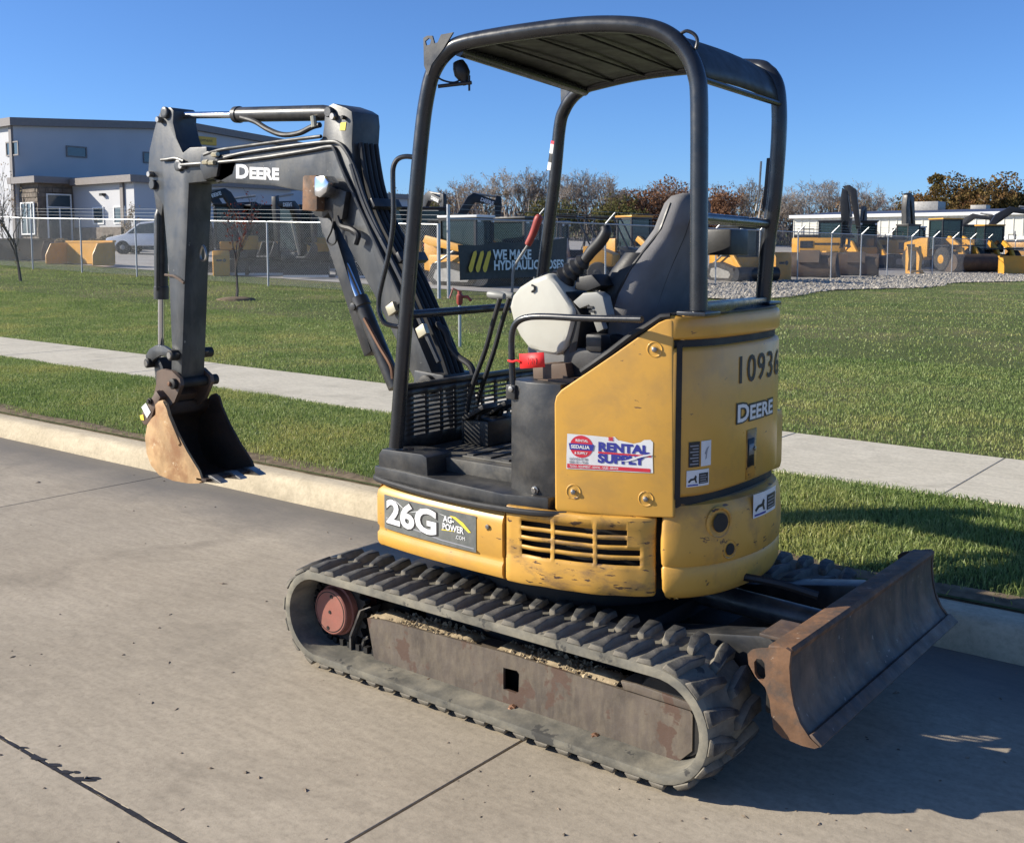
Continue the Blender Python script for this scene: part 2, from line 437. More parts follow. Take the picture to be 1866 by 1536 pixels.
def px_loop(pts, Y): return [at(x, y, Y) for x, y in pts]
def track_frame(dy, mirror=False):
    Yf = 2.795
    out = px_loop([(669,1126),(700,1130),(923,1190),(1100,1246),(1258,1296),(1262,1302),(1261,1368),(1226,1395),(1000,1324),(684,1213)], Yf)
    hole = px_loop([(916,911),(944,918),(947,925),(946,960),(940,962),(917,955)], Yf)
    hole = [at(x, y + 0, Yf) for x, y in [(917,1216),(942,1222),(946,1228),(945,1260),(940,1263),(917,1255)]]
    def sh(P): return [(p[0], (6.70 - p[1]) if mirror else p[1], p[2]) for p in P]
    sgn = -1 if mirror else 1
    mb = MB().plate(sh(out), [sh(hole)], (0, 0.012*sgn, 0))
    fr = part('track_frame', mb, FRAM, bevel=0)
    # box behind the side plate
    top = [p for p in out]
    tq = [out[0], out[4]]
    mb = MB().prism(sh([tq[0] + np.array([0, .0125, -.002]), tq[1] + np.array([0, .0125, -.002]), tq[1] + np.array([0, .0125, -.014]), tq[0] + np.array([.004, .0125, -.014])]), (0, 0.115*sgn, 0))
    part('frame_top', mb, FRAM, fr)
    mb = MB().prism(sh([p + np.array([0, .085, -.016]) for p in [out[0], out[4], out[6], out[7], out[9]]]), (0, 0.04*sgn, 0))
    part('frame_box', mb, DARK, fr)
    z0 = out[0][2]
    return fr, out
FRN, fout = track_frame(0)
FRF, _ = track_frame(0, True)
# dark web seen through the square hole
for x, y in [(783,1243),(936,1291),(1086,1343)]:
    p = at(x, y, 2.79)
    mb = MB().lathe(p, (0, -1, 0), [(0, .017), (.012, .017), (.013, .012), (.024, .011), (.026, .008)], 8)
    part('bolt', mb, BOLT, FRN)
# carrier roller above the frame and the bent plate at its front
p = at(890, 1158, 2.82)
part('carrier_roller', MB().lathe((p[0], 2.80, .335), (0, 1, 0), [(0, .028), (.01, .036), (.05, .036), (.055, .03), (.12, .03)], 18), FRAM, FRN)
pl = [at(x, y, 2.80) for x, y in [(673,1105),(654,1112),(636,1159),(637,1199)]]
mb = MB(); w = []
for p in pl: w.append([(p[0], 2.80, p[2]), (p[0]+.010, 2.80, p[2]), (p[0]+.010, 2.91, p[2]), (p[0], 2.91, p[2])])
mb.grid(w, close_u=True); part('bent_guard_plate', mb, STEE, FRN)
pl = [at(x, y, 2.83) for x, y in [(672,1160),(664,1164),(660,1180),(664,1192)]]
part('tie_strap', MB().tube(pl, .008, 6), STEE, FRN)
pp = [at(x, y, 2.792) for x, y in [(1130,1240),(1160,1246),(1258,1281),(1262,1296),(1136,1256)]]
part('idler_slide_cover', MB().prism(pp, (0, .10, 0)), FRAM, FRN, bevel=.004)
# crumbs of dry clay lying on the frame
mb = MB(); rn = random.Random(5)
for i in range(1500):
    t = rn.random()
    if 0.36 < t < .44: continue
    if t > .80: continue
    x = fout[0][0] + t*(fout[4][0]-fout[0][0]); zt = fout[0][2] + t*(fout[4][2]-fout[0][2])
    c = np.array([x, 2.80 + .11*rn.random()**.8, zt + .002 + .02*rn.random()*math.sin(min(1, (t % .4)/.4)*math.pi)])
    r = rn.uniform(.0025, .009) if rn.random() < .9 else rn.uniform(.009, .014)
    vs = [c + r*np.array(q)*np.array([rn.uniform(.6, 1.3) for _ in range(3)]) for q in ((1,0,0),(0,1,0),(-1,0,0),(0,-1,0),(0,0,1),(0,0,-.6))]
    mb.add(vs, [(0,1,4),(1,2,4),(2,3,4),(3,0,4),(1,0,5),(2,1,5),(3,2,5),(0,3,5)])
tag(part('clay_crumbs', mb, DIRT, FRN, smooth=0), kind='stuff')
mb = MB(); rows = []
for i in range(60):
    t = i/59*.80; x = fout[0][0] + t*(fout[4][0]-fout[0][0]); zt = fout[0][2] + t*(fout[4][2]-fout[0][2])
    hh = .016*abs(math.sin(i*1.7))*.5 + .012*abs(math.sin(i*.31)) + .003
    if .36 < t < .44: hh = -.01
    rows.append([(x, 2.797, zt-.002), (x, 2.83, zt+hh), (x, 2.87, zt+hh*1.15), (x, 2.918, zt-.002)])
mb.grid(rows); tag(part('clay_layer', mb, DIRT, FRN, smooth=60), kind='stuff')
# final drive hub, sprocket and idler on both sides
for near in (True, False):
    y = (lambda q: q) if near else (lambda q: 6.70 - q)
    sg = 1 if near else -1
    tk = TKN if near else TKF
    hub = part('drive_hub', MB().lathe((TXF, y(2.770), TZ+.002), (0, sg, 0), [(0, .07), (0, .086), (.004, .091), (.012, .0915), (.03, .0915), (.032, .10), (.17, .10)], 40), REDD, tk)
    part('hub_groove', MB().lathe((TXF, y(2.7695), TZ+.002), (0, sg, 0), [(0, .080), (.0004, .082)], 40), DARK, hub)
    part('hub_cover', MB().lathe((TXF, y(2.7685), TZ+.002), (0, sg, 0), [(0, .001), (0, .077), (.002, .079), (.006, .079)], 40), REDD, hub, bevel=0)
    for (du, dz) in ((.01, .064), (-.012, -.066), (.0, .0)):
        part('plug', MB().lathe((TXF+du, y(2.766), TZ+.002+dz), (0, sg, 0), [(0, .004), (0, .007), (.003, .0075)], 10), DARK, hub)
    teeth = MB()
    n = 19
    prof = []
    for i in range(n*4):
        a = 2*math.pi*i/(n*4); r = .150 if i % 4 in (0, 1) else .128
        prof.append((TXF + r*math.cos(a), y(2.825), TZ + r*math.sin(a)))
    teeth.prism(prof, (0, .03*sg, 0)); part('sprocket', teeth, DARK, tk)
    part('idler', MB().lathe((TXR, y(2.80), TZ-.004), (0, sg, 0), [(0, .06), (0, .13), (.02, .138), (.03, .12), (.07, .12), (.08, .138), (.10, .13), (.10, .06)], 32), DARK, tk)
    # bottom rollers
    for k in range(4):
        xx = TXF + .33 + k*.31
        part('track_roller', MB().lathe((xx, y(2.80), .098), (0, sg, 0), [(0, .04), (.02, .05), (.035, .035), (.065, .035), (.08, .05), (.1, .04)], 16), DARK, tk)

# ---- lower frame and blade
mb = MB()
mb.box((-2.75, 2.93, .20), (-1.80, 3.77, .40))
mb.cyl((-2.27, 3.35, .40), (-2.27, 3.35, .50), .42, n=40)
part('lower_frame', mb, DARK, bevel=.01)
for dx in (-2.95, -1.78):
    part('cross_member', MB().box((dx-.1, 2.93, .16), (dx+.12, 3.77, .34)), DARK, bevel=.02)
BY0, BY1 = 2.86, 4.18
sp = [(1362,1191),(1368,1185),(1378,1183),(1432,1181),(1441,1187),(1438,1215),(1440,1250),(1446,1285),(1458,1318),(1476,1345),(1493,1361),(1484,1364),(1460,1358),(1425,1343),(1410,1328),(1405,1300),(1402,1275),(1394,1252),(1376,1232),(1364,1210)]
slot = [(1374,1206),(1379,1200),(1388,1201),(1393,1208),(1395,1232),(1390,1240),(1381,1237),(1375,1226)]
spl = [at(x, y, BY0) for x, y in sp]
sll = [at(x, y, BY0) for x, y in slot]
BL = part('blade', MB().plate(spl, [sll], (0, .014, 0)), RUST)
tag(BL, 'rusty dozer blade held off the ground')
farp = [(p[0], BY1-.014, p[2]) for p in spl]; farh = [(p[0], BY1-.014, p[2]) for p in sll]
part('end_plate', MB().plate(farp, [farh], (0, .014, 0)), RUST, BL)
front = [spl[i] for i in (4, 5, 6, 7, 8, 9)]
rows = [[(p[0]-.004, BY0+.014, p[2]) for p in front], [(p[0]-.004, BY1-.014, p[2]) for p in front]]
mbp = MB(); pth = smoothpath([np.array([p[0]-.003, 0, p[2]]) for p in front], 5)
fr_ = [(q[0], q[2]) for q in pth]; bk = [(q[0]-.014, q[2]) for q in pth[::-1]]
mbp.prism([(x, BY0+.0145, z) for x, z in fr_ + bk], (0, BY1-BY0-.029, 0))
part('mouldboard', mbp, BLAD, BL)
tx, tz = spl[4][0], spl[4][2]
mbp = MB().prism([(tx-.002, BY0+.0145, tz-.022), (tx+.004, BY0+.0145, tz-.004), (tx-.006, BY0+.0145, tz+.006), (tx-.075, BY0+.0145, tz-.002), (tx-.08, BY0+.0145, tz-.02), (tx-.015, BY0+.0145, tz-.026)], (0, BY1-BY0-.029, 0))
part('top_rail', mbp, RUST, BL, bevel=.003)
ex, ez = spl[9][0], spl[9][2]
gx, gz = spl[10][0], spl[10][2]
mbp = MB().prism([(ex+.004, BY0+.004, ez+.012), (gx+.006, BY0+.004, gz+.004), (gx+.002, BY0+.004, gz-.003), (gx-.014, BY0+.004, gz+.002), (ex-.016, BY0+.004, ez+.002)], (0, BY1-BY0-.008, 0))
part('cutting_edge', mbp, BLAD, BL, bevel=.002)
for yy in (3.02, 3.66):
    a = MB().prism([(-1.95, yy, .34), (-1.95, yy, .24), (tx-.10, yy, tz-.16), (tx-.03, yy, tz-.14), (tx-.03, yy, tz-.035), (tx-.12, yy, tz-.03)], (0, .10, 0))
    part('lift_arm', a, BLK, BL, bevel=.008)
part('cross_tube', MB().cyl((tx-.06, BY0+.3, tz-.09), (tx-.06, BY1-.3, tz-.09), .035), BLK, BL)
part('gusset_shelf', MB().box((tx-.16, 2.99, tz-.030), (tx-.075, 3.15, tz-.018)), BLAD, BL, bevel=.003)
part('sun_gap_block', MB().box((tx-.085, BY0+.02, tz-.215), (tx-.03, BY0+.26, tz-.05)), DARK, BL, bevel=.01)  # box added behind the end plate to block sun through the gap
part('blade_cylinder', MB().cyl((-1.95, 3.35, .42), (tx-.05, 3.35, tz-.08), .045), BLK, BL)
part('blade_hose', MB().tube(smoothpath([(-1.95,3.28,.44),(-1.75,3.25,.52),(-1.5,3.27,.53),(-1.35,3.32,.50)]), .014, 8), HOSE, BL)

# ---- house: deck skirt
SK0, SK1 = 0.50, 0.745
plan_front = [(-2.93, 2.90), (-2.925, 2.865), (-2.90, 2.845), (-2.70, 2.818), (-2.45, 2.803), (-2.265, 2.800)]
plan_vent = [(-2.252, 2.800), (-2.10, 2.820), (-1.92, 2.868), (-1.80, 2.935), (-1.758, 2.972)]
def plan_norms(pl):
    P = [np.array(p, float) for p in pl]; out = []
    for i in range(len(P)):
        t = P[min(i+1, len(P)-1)] - P[max(i-1, 0)]; t /= np.linalg.norm(t)
        out.append(np.array([t[1], -t[0]]))
    return P, out
def sheet(plan, prof, endcap=0.03, k=5, sm=True):
    """wall swept along a plan line (travelling front to rear with the outside on the right hand); prof = (z, inset)"""
    pl = smoothpath(plan, k) if sm else [np.array(p, float) for p in plan]
    P, Nn = plan_norms(pl)
    rows = []
    for i, (p, n) in enumerate(zip(P, Nn)):
        rows.append([(p[0] - n[0]*ins, p[1] - n[1]*ins, z) for z, ins in prof])
    if endcap:
        def e(i, d): return [(P[i][0] - Nn[i][0]*(ins+endcap), P[i][1] - Nn[i][1]*(ins+endcap), z) for z, ins in prof]
        rows = [e(0, 1)] + rows + [e(-1, 1)]
    return MB().grid(rows)
PR = lambda z0, z1, r=.012: [(z0, .05), (z0, r), (z0+r*.35, r*.35), (z0+r, 0), (z1-r, 0), (z1-r*.35, r*.35), (z1, r), (z1, .05)]
HS = part('front_skirt', sheet(plan_front, [(SK0+.0, .06), (SK0, .018), (SK0+.006, .006), (SK0+.02, 0), (SK0+.050, 0), (SK0+.060, .007), (SK0+.075, .007), (SK0+.085, 0), (SK1-.05, 0), (SK1-.03, .004), (SK1-.008, .02), (SK1, .04), (SK1, .1)]), YEL)
tag(HS, 'yellow skirt panel with the model number')
# vent panel: grid with the slots left open
def vent_panel():
    pl = smoothpath(plan_vent, 14); P, Nn = plan_norms(pl)
    L = [0]
    for i in range(1, len(P)): L.append(L[-1] + np.linalg.norm(P[i]-P[i-1]))
    T = L[-1]
    def pt(s, z, ins=0):
        i = max(0, min(len(P)-2, int(np.searchsorted(L, s)-1))); f = (s-L[i])/(L[i+1]-L[i])
        p = P[i]*(1-f)+P[i+1]*f; n = Nn[i]*(1-f)+Nn[i+1]*f
        return (p[0]-n[0]*ins, p[1]-n[1]*ins, z)
    ztop = 0.765
    zr = []
    for k in range(4):
        zb = .605 + k*.033; zr += [zb, zb+.019]
    sl_ = [(.12, .33), (.355, .61), (.635, .90)]
    us = sorted(set([0.0, .01, .03] + [i/40 for i in range(2, 40)] + [a for s_ in sl_ for a in s_] + [a+.012 for a, b in sl_] + [b-.012 for a, b in sl_] + [.82, .97, .99, 1.0]))
    zs = [SK0, SK0+.005, SK0+.015, SK0+.04, .578, .590] + zr + [ztop-.012, ztop-.004, ztop]
    def ins(u, z):
        i = 0.0
        if z <= SK0+.001: i = .02
        elif z < SK0+.01: i = .006
        if z >= ztop-.001: i = .014
        elif z > ztop-.01: i = .004
        if u <= .0001 or u >= .9999: i += .012
        elif u < .015 or u > .985: i += .003
        if .585 < z < ztop-.02: i += .004
        i += .0035*math.sin(u*19+z*30)*math.sin(u*7)     # dents
        return i
    mb = MB(); idx = {}
    for i, u in enumerate(us):
        for j, z in enumerate(zs):
            idx[i, j] = len(mb.v); mb.v.append(pt(u*T, z, ins(u, z)))
    def in_slot(u, z):
        for k in range(4):
            if .605+k*.033 - 1e-6 < z < .624+k*.033 + 1e-6:
                for q, (a, b) in enumerate(sl_):
                    b2 = b if not (q == 2 and k >= 2) else .82
                    if a < u < b2: return True
        return False
    for i in range(len(us)-1):
        for j in range(len(zs)-1):
            uc, zc = (us[i]+us[i+1])/2, (zs[j]+zs[j+1])/2
            if in_slot(uc, zc): continue
            mb.f.append((idx[i, j], idx[i+1, j], idx[i+1, j+1], idx[i, j+1]))
    return mb
VP = part('vent_panel', vent_panel(), YELW, solid=0.006); tag(VP, 'scraped yellow side panel with dark louvre slots')
# dark core behind the skirts so that the gaps read as gaps
core = [(-2.90, 2.90), (-2.70, 2.87), (-2.26, 2.85), (-1.95, 2.93), (-1.80, 3.03), (-1.70, 3.13), (-1.66, 3.35)]
core = core + [(x, 6.70-y) for x, y in core[-2::-1]]
part('deck_core', MB().prism([(x, y, SK0+.006) for x, y in core], (0, 0, .25)), DARK)
# bolt recess on the front skirt
def skp(px, py, off=.0): return atp(px, py, (-2.90, 2.845), (-2.265, 2.800), off)
b = skp(888, 960, .001)
part('skirt_bolt', MB().lathe(b, (-.06, -1, 0), [(-.002, .026), (.001, .022), (-.004, .016), (.002, .010), (.008, .009)], 14), YELW, HS)
b = skp(888, 960, .008)
part('bolt_head', MB().lathe(b, (-.06, -1, 0), [(-.01, .009), (.002, .009), (.004, .006)], 6), STEE, HS)
# skirt on the far side and across the front
fp = [(x, 6.70-y) for x, y in (plan_front[:-1] + plan_vent)][::-1]
part('far_skirt', sheet(fp, [(SK0, .05), (SK0, .015), (SK0+.02, 0), (SK1-.02, 0), (SK1, .03), (SK1, .08)]), YEL)
part('front_crossplate', MB().box((-2.935, 2.92, .52), (-2.90, 3.78, .76)), BLK, bevel=.006)

# ---- counterweight
plan_cw = [(-1.752, 3.01), (-1.748, 2.985), (-1.725, 2.975), (-1.665, 3.02), (-1.61, 3.11), (-1.58, 3.22), (-1.568, 3.35)]
plan_cw = plan_cw + [(x, 6.70-y) for x, y in plan_cw[-2::-1]]
prof = [(SK0-.005, .045), (SK0-.005, .03), (SK0+.004, .016), (SK0+.03, .004), (SK0+.098, .001), (SK0+.106, .006), (SK0+.114, .001), (.66, -.002), (.70, -.002), (.765, .003), (.79, .008), (.806, .018), (.812, .05)]
CW = part('counterweight', sheet(plan_cw, prof, .025, 6), YELC); tag(CW, 'yellow cast counterweight round the tail')
tp = [(x, y) for x, y in smoothpath(plan_cw, 6)]
P, Nn = plan_norms(tp)
part('counterweight_top', MB().prism([(p[0]-n[0]*.045, p[1]-n[1]*.045, .795) for p, n in zip(P, Nn)], (0, 0, .0165)), CWT, CW)
for px, py, r in ((1312, 952, .044), (1329, 1000, .028)):
    d = ray(px, py); best = None
    for i in range(len(tp)-1):
        a, c = np.array(tp[i]), np.array(tp[i+1])
        n = np.array([c[1]-a[1], -(c[0]-a[0])]); n /= np.linalg.norm(n)
        t = n.dot(a)/(n.dot(d[:2])); q = CC + t*d
        s_ = (q[:2]-a).dot(c-a)/np.dot(c-a, c-a)
        if 0 <= s_ <= 1 and d[:2].dot(n) < 0: best = (q, n)
    q, n = best
    q = q - np.array([n[0], n[1], 0])*.004
    part('lifting_recess', MB().lathe(q, (n[0], n[1], 0), [(-.06, .001), (-.06, r*.7), (.001, r*.93), (.0055, r), (.007, r*1.12), (.001, r*1.25)], 24), YELW, CW)
    part('recess_shade_disc', MB().lathe(q + np.array([n[0], n[1], 0])*.008, (n[0], n[1], 0), [(0, .001), (0, r*.72), (.001, r*.7)], 24), DARK, CW)  # flush dark disc painting the shade inside the recess

# ---- engine hood and cap
plan_hd = [(-1.748, 3.0), (-1.745, 2.978), (-1.725, 2.972), (-1.69, 2.995), (-1.65, 3.07), (-1.628, 3.18), (-1.62, 3.35)]
plan_hd = plan_hd + [(x, 6.70-y) for x, y in plan_hd[-2::-1]]
HD = part('engine_hood', sheet(plan_hd, PR(.835, 1.322, .016), .03, 6), YEL); tag(HD, 'yellow rear engine hood')
part('hood_cap', sheet(plan_hd, PR(1.345, 1.424, .014), .05, 6), YEL, HD)
hp = smoothpath(plan_hd, 6); P, Nn = plan_norms(hp)
part('hood_seal', MB().prism([(p[0]-n[0]*.016, p[1]-n[1]*.016, .80) for p, n in zip(P, Nn)], (0, 0, .615)), HOODR)
part('cap_top_plate', MB().prism([(p[0]-n[0]*.014, p[1]-n[1]*.014, 1.4245) for p, n in zip(P, Nn)], (0, 0, .006)), PLAS)
# hood geometry lookup for decals
HL = [0]
for i in range(1, len(hp)): HL.append(HL[-1] + float(np.linalg.norm(np.array(hp[i])-np.array(hp[i-1]))))
def on_hood(s, z, off=.002):
    i = max(0, min(len(hp)-2, int(np.searchsorted(HL, s)-1))); f = (s-HL[i])/(HL[i+1]-HL[i])
    p = np.array(hp[i])*(1-f)+np.array(hp[i+1])*f; n = Nn[i]*(1-f)+Nn[min(i+1, len(Nn)-1)]*f
    return np.array([p[0]+n[0]*off, p[1]+n[1]*off, z])
def hood_hit(px, py, plan=None):
    d = ray(px, py); pl = hp
    for i in range(len(pl)-1):
        a, c = np.array(pl[i]), np.array(pl[i+1]); n = np.array([c[1]-a[1], -(c[0]-a[0])]); n /= np.linalg.norm(n)
        if d[:2].dot(n) >= 0: continue
        t = n.dot(a)/n.dot(d[:2]); q = CC + t*d
        s_ = (q[:2]-a).dot(c-a)/np.dot(c-a, c-a)
        if -0.001 <= s_ <= 1.001: return HL[i] + s_*(HL[i+1]-HL[i]), q[2]
    return None
s0, z0 = hood_hit(1366, 822)
# latch recess
def hood_patch(s0_, s1_, z0_, z1_, off, name, m, parent=HD, k=6):
    mb = MB(); mb.grid([[on_hood(s0_+(s1_-s0_)*i/k, z, off) for i in range(k+1)] for z in (z0_, z1_)])
    return part(name, mb, m, parent, solid=.0012)
hood_patch(s0-.026, s0+.05, z0-.095, z0+.075, .0015, 'latch_recess', YELW)
hood_patch(s0-.022, s0+.030, z0-.052, z0+.045, .0032, 'latch_pocket', PLAS)
hood_patch(s0-.016, s0+.022, z0-.012, z0+.026, .006, 'latch_paddle', GREY)
q = on_hood(s0+.022, z0+.008, .008); part('latch_lock', MB().lathe(q, (1, .1, 0), [(0, .008), (.004, .008), (.005, .005)], 10), STEE, HD)

# ---- left side panel
SP0, SP1 = (-2.07, 2.850), (-1.71, 2.975)
def sdp(px, py, off=0.0): return atp(px, py, SP0, SP1, off)
out = [sdp(x, y) for x, y in [(1011,928),(1010,735),(1013,722),(1022,711),(1115,648),(1176,605),(1200,588),(1214,582),(1226,582),(1227,760),(1228,944),(1120,941),(1018,934)]]
nrm = np.array([SP1[1]-SP0[1], -(SP1[0]-SP0[0]), 0]); nrm /= np.linalg.norm(nrm)
SPN = part('side_panel', MB().prism(out, -nrm*.045), YEL, bevel=.012, seg=3); tag(SPN, 'yellow side panel with a torn rental sticker')
for x, y, m in ((1045,896,YELW),(1177,909,YELW),(1193,637,YEL)):
    q = sdp(x, y, .001)
    part('bolt_dimple', MB().lathe(q, nrm, [(-.002, .027), (.0012, .024), (-.003, .015), (.0, .011)], 20), m, SPN)
    part('panel_bolt', MB().lathe(q, nrm, [(-.004, .0085), (.008, .0085), (.010, .005)], 8), STEE, SPN)
# engine bay dark fill, black seal along the top slope
part('bay_fill', MB().prism([p - nrm*.05 for p in out], -nrm*.30), DARK)
sl2 = [sdp(x, y, -.012) for x, y in [(1060,678),(1110,643),(1150,612),(1178,596),(1205,578),(1222,577)]]
part('slope_seal', MB().tube(sl2, .012, 8), HOODR)
# ---- black pillar box ahead of the side panel
bx = [(-2.305, 2.905), (-2.295, 2.888), (-2.20, 2.858), (-2.075, 2.875), (-2.075, 3.02), (-2.30, 3.02)]
part('pillar_box', MB().prism([(x, y, .77) for x, y in bx], (0, 0, .415)), BLK, bevel=.005)
q = atp(975, 893, (-2.20, 2.858), (-2.075, 2.875)); part('pillar_bolt', MB().lathe(q, (0.1, -1, 0), [(-.004, .014), (.004, .014), (.005, .009), (.012, .008)], 10), STEE)

# ---- floor, sill and step
SIL = part('sill', MB().prism([(-2.925, 2.84, .755), (-2.27, 2.81, .745), (-2.10, 2.84, .75), (-2.08, 3.0, .75), (-2.9, 3.0, .755)], (0, 0, .055)), BLK, bevel=.006)
lip = smoothpath([(-2.935, 2.93, .772), (-2.93, 2.865, .768), (-2.90, 2.838, .760), (-2.70, 2.812, .752), (-2.45, 2.797, .748), (-2.26, 2.793, .752), (-2.12, 2.812, .755), (-2.03, 2.85, .758)], 5)
part('edge_lip', MB().tube(lip, .011, 8), PLAS)
part('floor_plate', MB().box((-2.90, 2.95, .80), (-2.05, 3.90, .858)), FLOR, bevel=.006)
part('corner_block', MB().prism([at(x, y, 2.845) for x, y in [(690,828),(696,818),(768,828),(777,834),(779,868),(690,876)]], (0, .14, 0)), BLK, bevel=.004)
q = at(752, 822, 2.91); part('corner_bolt', MB().lathe((q[0], 2.90, q[2]-.006), (0, 0, 1), [(0, .020), (.008, .020), (.009, .012), (.02, .011)], 10), BOLT)
part('rubber_mat', MB().box((-2.62, 2.99, .858), (-2.08, 3.70, .866)), FLOR, bevel=.003)
for i in range(6):
    part('mat_rib', MB().box((-2.60+i*.085, 3.0, .866), (-2.565+i*.085, 3.69, .872)), FLOR)
part('far_tank_cover', MB().box((-2.20, 3.56, .78), (-1.74, 3.90, 1.02)), YEL, bevel=.03)
# ---- perforated guard at the front of the cab floor
GX = -2.86
def guard():
    y0, y1, z0, z1 = 2.93, 3.80, .858, 1.10
    cols = 9; rowsn = 9; mb = MB()
    ys = [y0]; 
    cw_ = (y1-y0-.10)/cols
    for i in range(cols): ys += [y0+.05+i*cw_+.010, y0+.05+(i+1)*cw_-.010]
    ys.append(y1); zs = [z0]
    rz = (z1-z0-.075)/rowsn
    for j in range(rowsn): zs += [z0+.05+j*rz+.005, z0+.05+(j+1)*rz-.005]
    zs.append(z1); idx = {}
    for i, y in enumerate(ys):
        for j, z in enumerate(zs): idx[i, j] = len(mb.v); mb.v.append((GX, y, z))
    for i in range(len(ys)-1):
        for j in range(len(zs)-1):
            if i % 2 == 1 and j % 2 == 1 and 0 < i < len(ys)-1 and 0 < j < len(zs)-1: continue
            mb.f.append((idx[i, j], idx[i+1, j], idx[i+1, j+1], idx[i, j+1]))
    return mb
part('perforated_guard', guard(), BLK, solid=.005)
part('guard_rail', MB().box((GX-.012, 2.92, 1.10), (GX+.012, 3.81, 1.118)), BLK, bevel=.003)
# ---- canopy (roll-over frame)
CLF, CLR = (-2.55, 2.885), (-1.66, 2.96)      # plan line of the left hoop
CRF, CRR = (-2.62, 3.80), (-1.72, 3.66)       # plan line of the right hoop
def cl(px, py): return atp(px, py, CLF, CLR)
def cr(px, py): return atp(px, py, CRF, CRR)
lp = [cl(x, y) for x, y in [(722,815),(741,563),(766,271),(780,166),(795,121),(820,91),(850,77),(931,62),(1040,48),(1119,45),(1182,51),(1223,68),(1253,99),(1269,137),(1274,187),(1274,354),(1273,566)]]
rp = [cr(x, y) for x, y in [(985,540),(991,484),(1010,334),(1020,232),(1029,200),(1044,177),(1066,160),(1090,152)]]
rr_ = [cr(x, y) for x, y in [(1420,205),(1418,271),(1410,367),(1400,438),(1390,552)]]
zt = lp[8][2]
base = np.array([cr(722, 815)[0], 0, 0])
f0 = rp[0] + (rp[0]-rp[2])*1.15
rtop = [np.array([rp[-1][0] + (rr_[0][0]-.16-rp[-1][0])*t, 0, 0]) for t in (.35, .7, .95)]
def ry(x): return CRF[1] + (x-CRF[0])/(CRR[0]-CRF[0])*(CRR[1]-CRF[1])
rtop_px = [(1372,122),(1398,131),(1415,156)]
rt = [cr(x, y) for x, y in rtop_px]
mids = []
for t, dz in ((.3, .020), (.65, .022)):
    x = rp[-1][0] + (rt[0][0]-rp[-1][0])*t; mids.append(np.array([x, ry(x), rp[-1][2]*(1-t)+rt[0][2]*t + dz]))
rpath = [f0] + rp + mids + rt + rr_
LH = part('canopy_hoop', MB().tube(smoothpath(lp, 6), .0275, 16), ROPSP)
RH = part('canopy_hoop', MB().tube(smoothpath(rpath, 6), .0275, 16), ROPSP)
# roof sheet lofted between the hoops
def resample(path, k):
    P = [np.array(p) for p in path]; L = [0]
    for i in range(1, len(P)): L.append(L[-1]+np.linalg.norm(P[i]-P[i-1]))
    out = []
    for j in range(k):
        s = L[-1]*j/(k-1); i = max(0, min(len(P)-2, int(np.searchsorted(L, s)-1))); f = (s-L[i])/(L[i+1]-L[i])
        out.append(P[i]*(1-f)+P[i+1]*f)
    return out
la = resample(smoothpath(lp[5:14], 6), 26); ra = resample(smoothpath(rpath[7:14] + [cr(1421, 186)], 6), 26)
rows = []
for a, b_ in zip(la, ra):
    rows.append([a*(1-t)+b_*t + np.array([0, 0, -.004 + .012*math.sin(t*math.pi)]) for t in np.linspace(0.0, 1.0, 9)])
RF = part('roof_sheet', MB().grid(rows), ROOFP, solid=.012)
for k in range(4, 20, 4):
    a, b_ = la[k], ra[k]
    part('roof_rib', MB().obox((a+b_)/2 + np.array([0, 0, -.014]), (b_-a)*.47, (.006, 0, 0), (0, 0, .004)), ROOFP, RF, bevel=.002)
# rear hem and lip of the roof
part('rear_hem', MB().tube([la[-1]+np.array([.006, .01, -.01]), (la[-1]+ra[-1])/2+np.array([.01, 0, -.012]), ra[-1]+np.array([.006, -.01, -.01])], .010, 8), ROPSP, RF)
part('front_crossbar', MB().cyl(la[1]+np.array([0, 0, -.02]), ra[0]+np.array([0, 0, -.015]), .02), ROPSP)
# lower frame of the rear posts
b0, b1 = cl(1273, 562), cr(1390, 550)
part('rear_sill', MB().obox((b0+b1)/2, (b1-b0)*.5, (.022, 0, 0), (0, 0, .018)), ROPSP, bevel=.006)
part('rear_guard_bar', MB().cyl(cl(1275, 397), cr(1400, 408), .017), ROPSP)
for q in (lp[-1], rr_[-1]):
    part('post_flange', MB().box((q[0]-.05, q[1]-.05, 1.4295), (q[0]+.05, q[1]+.05, 1.442)), ROPSP, bevel=.003)
q = cr(1345, 443); part('storage_pouch', MB().box((q[0]-.09, q[1]-.10, q[2]-.045), (q[0]+.02, q[1]+.045, q[2]+.05)), PLAS, bevel=.008)
q0, q1 = cr(1394, 280), cr(1384, 395); part('strap_bar', MB().obox((q0+q1)/2 + np.array([.03, -.01, 0]), (.014, 0, 0), (0, .008, 0), (q1-q0)*.42), PLAS, bevel=.003)
part('strap_wire', MB().tube([q0+np.array([.0, -.03, -.03]), q0+np.array([-.005, -.03, -.14]), q1+np.array([0, -.03, .02])], .004, 6), STEE)
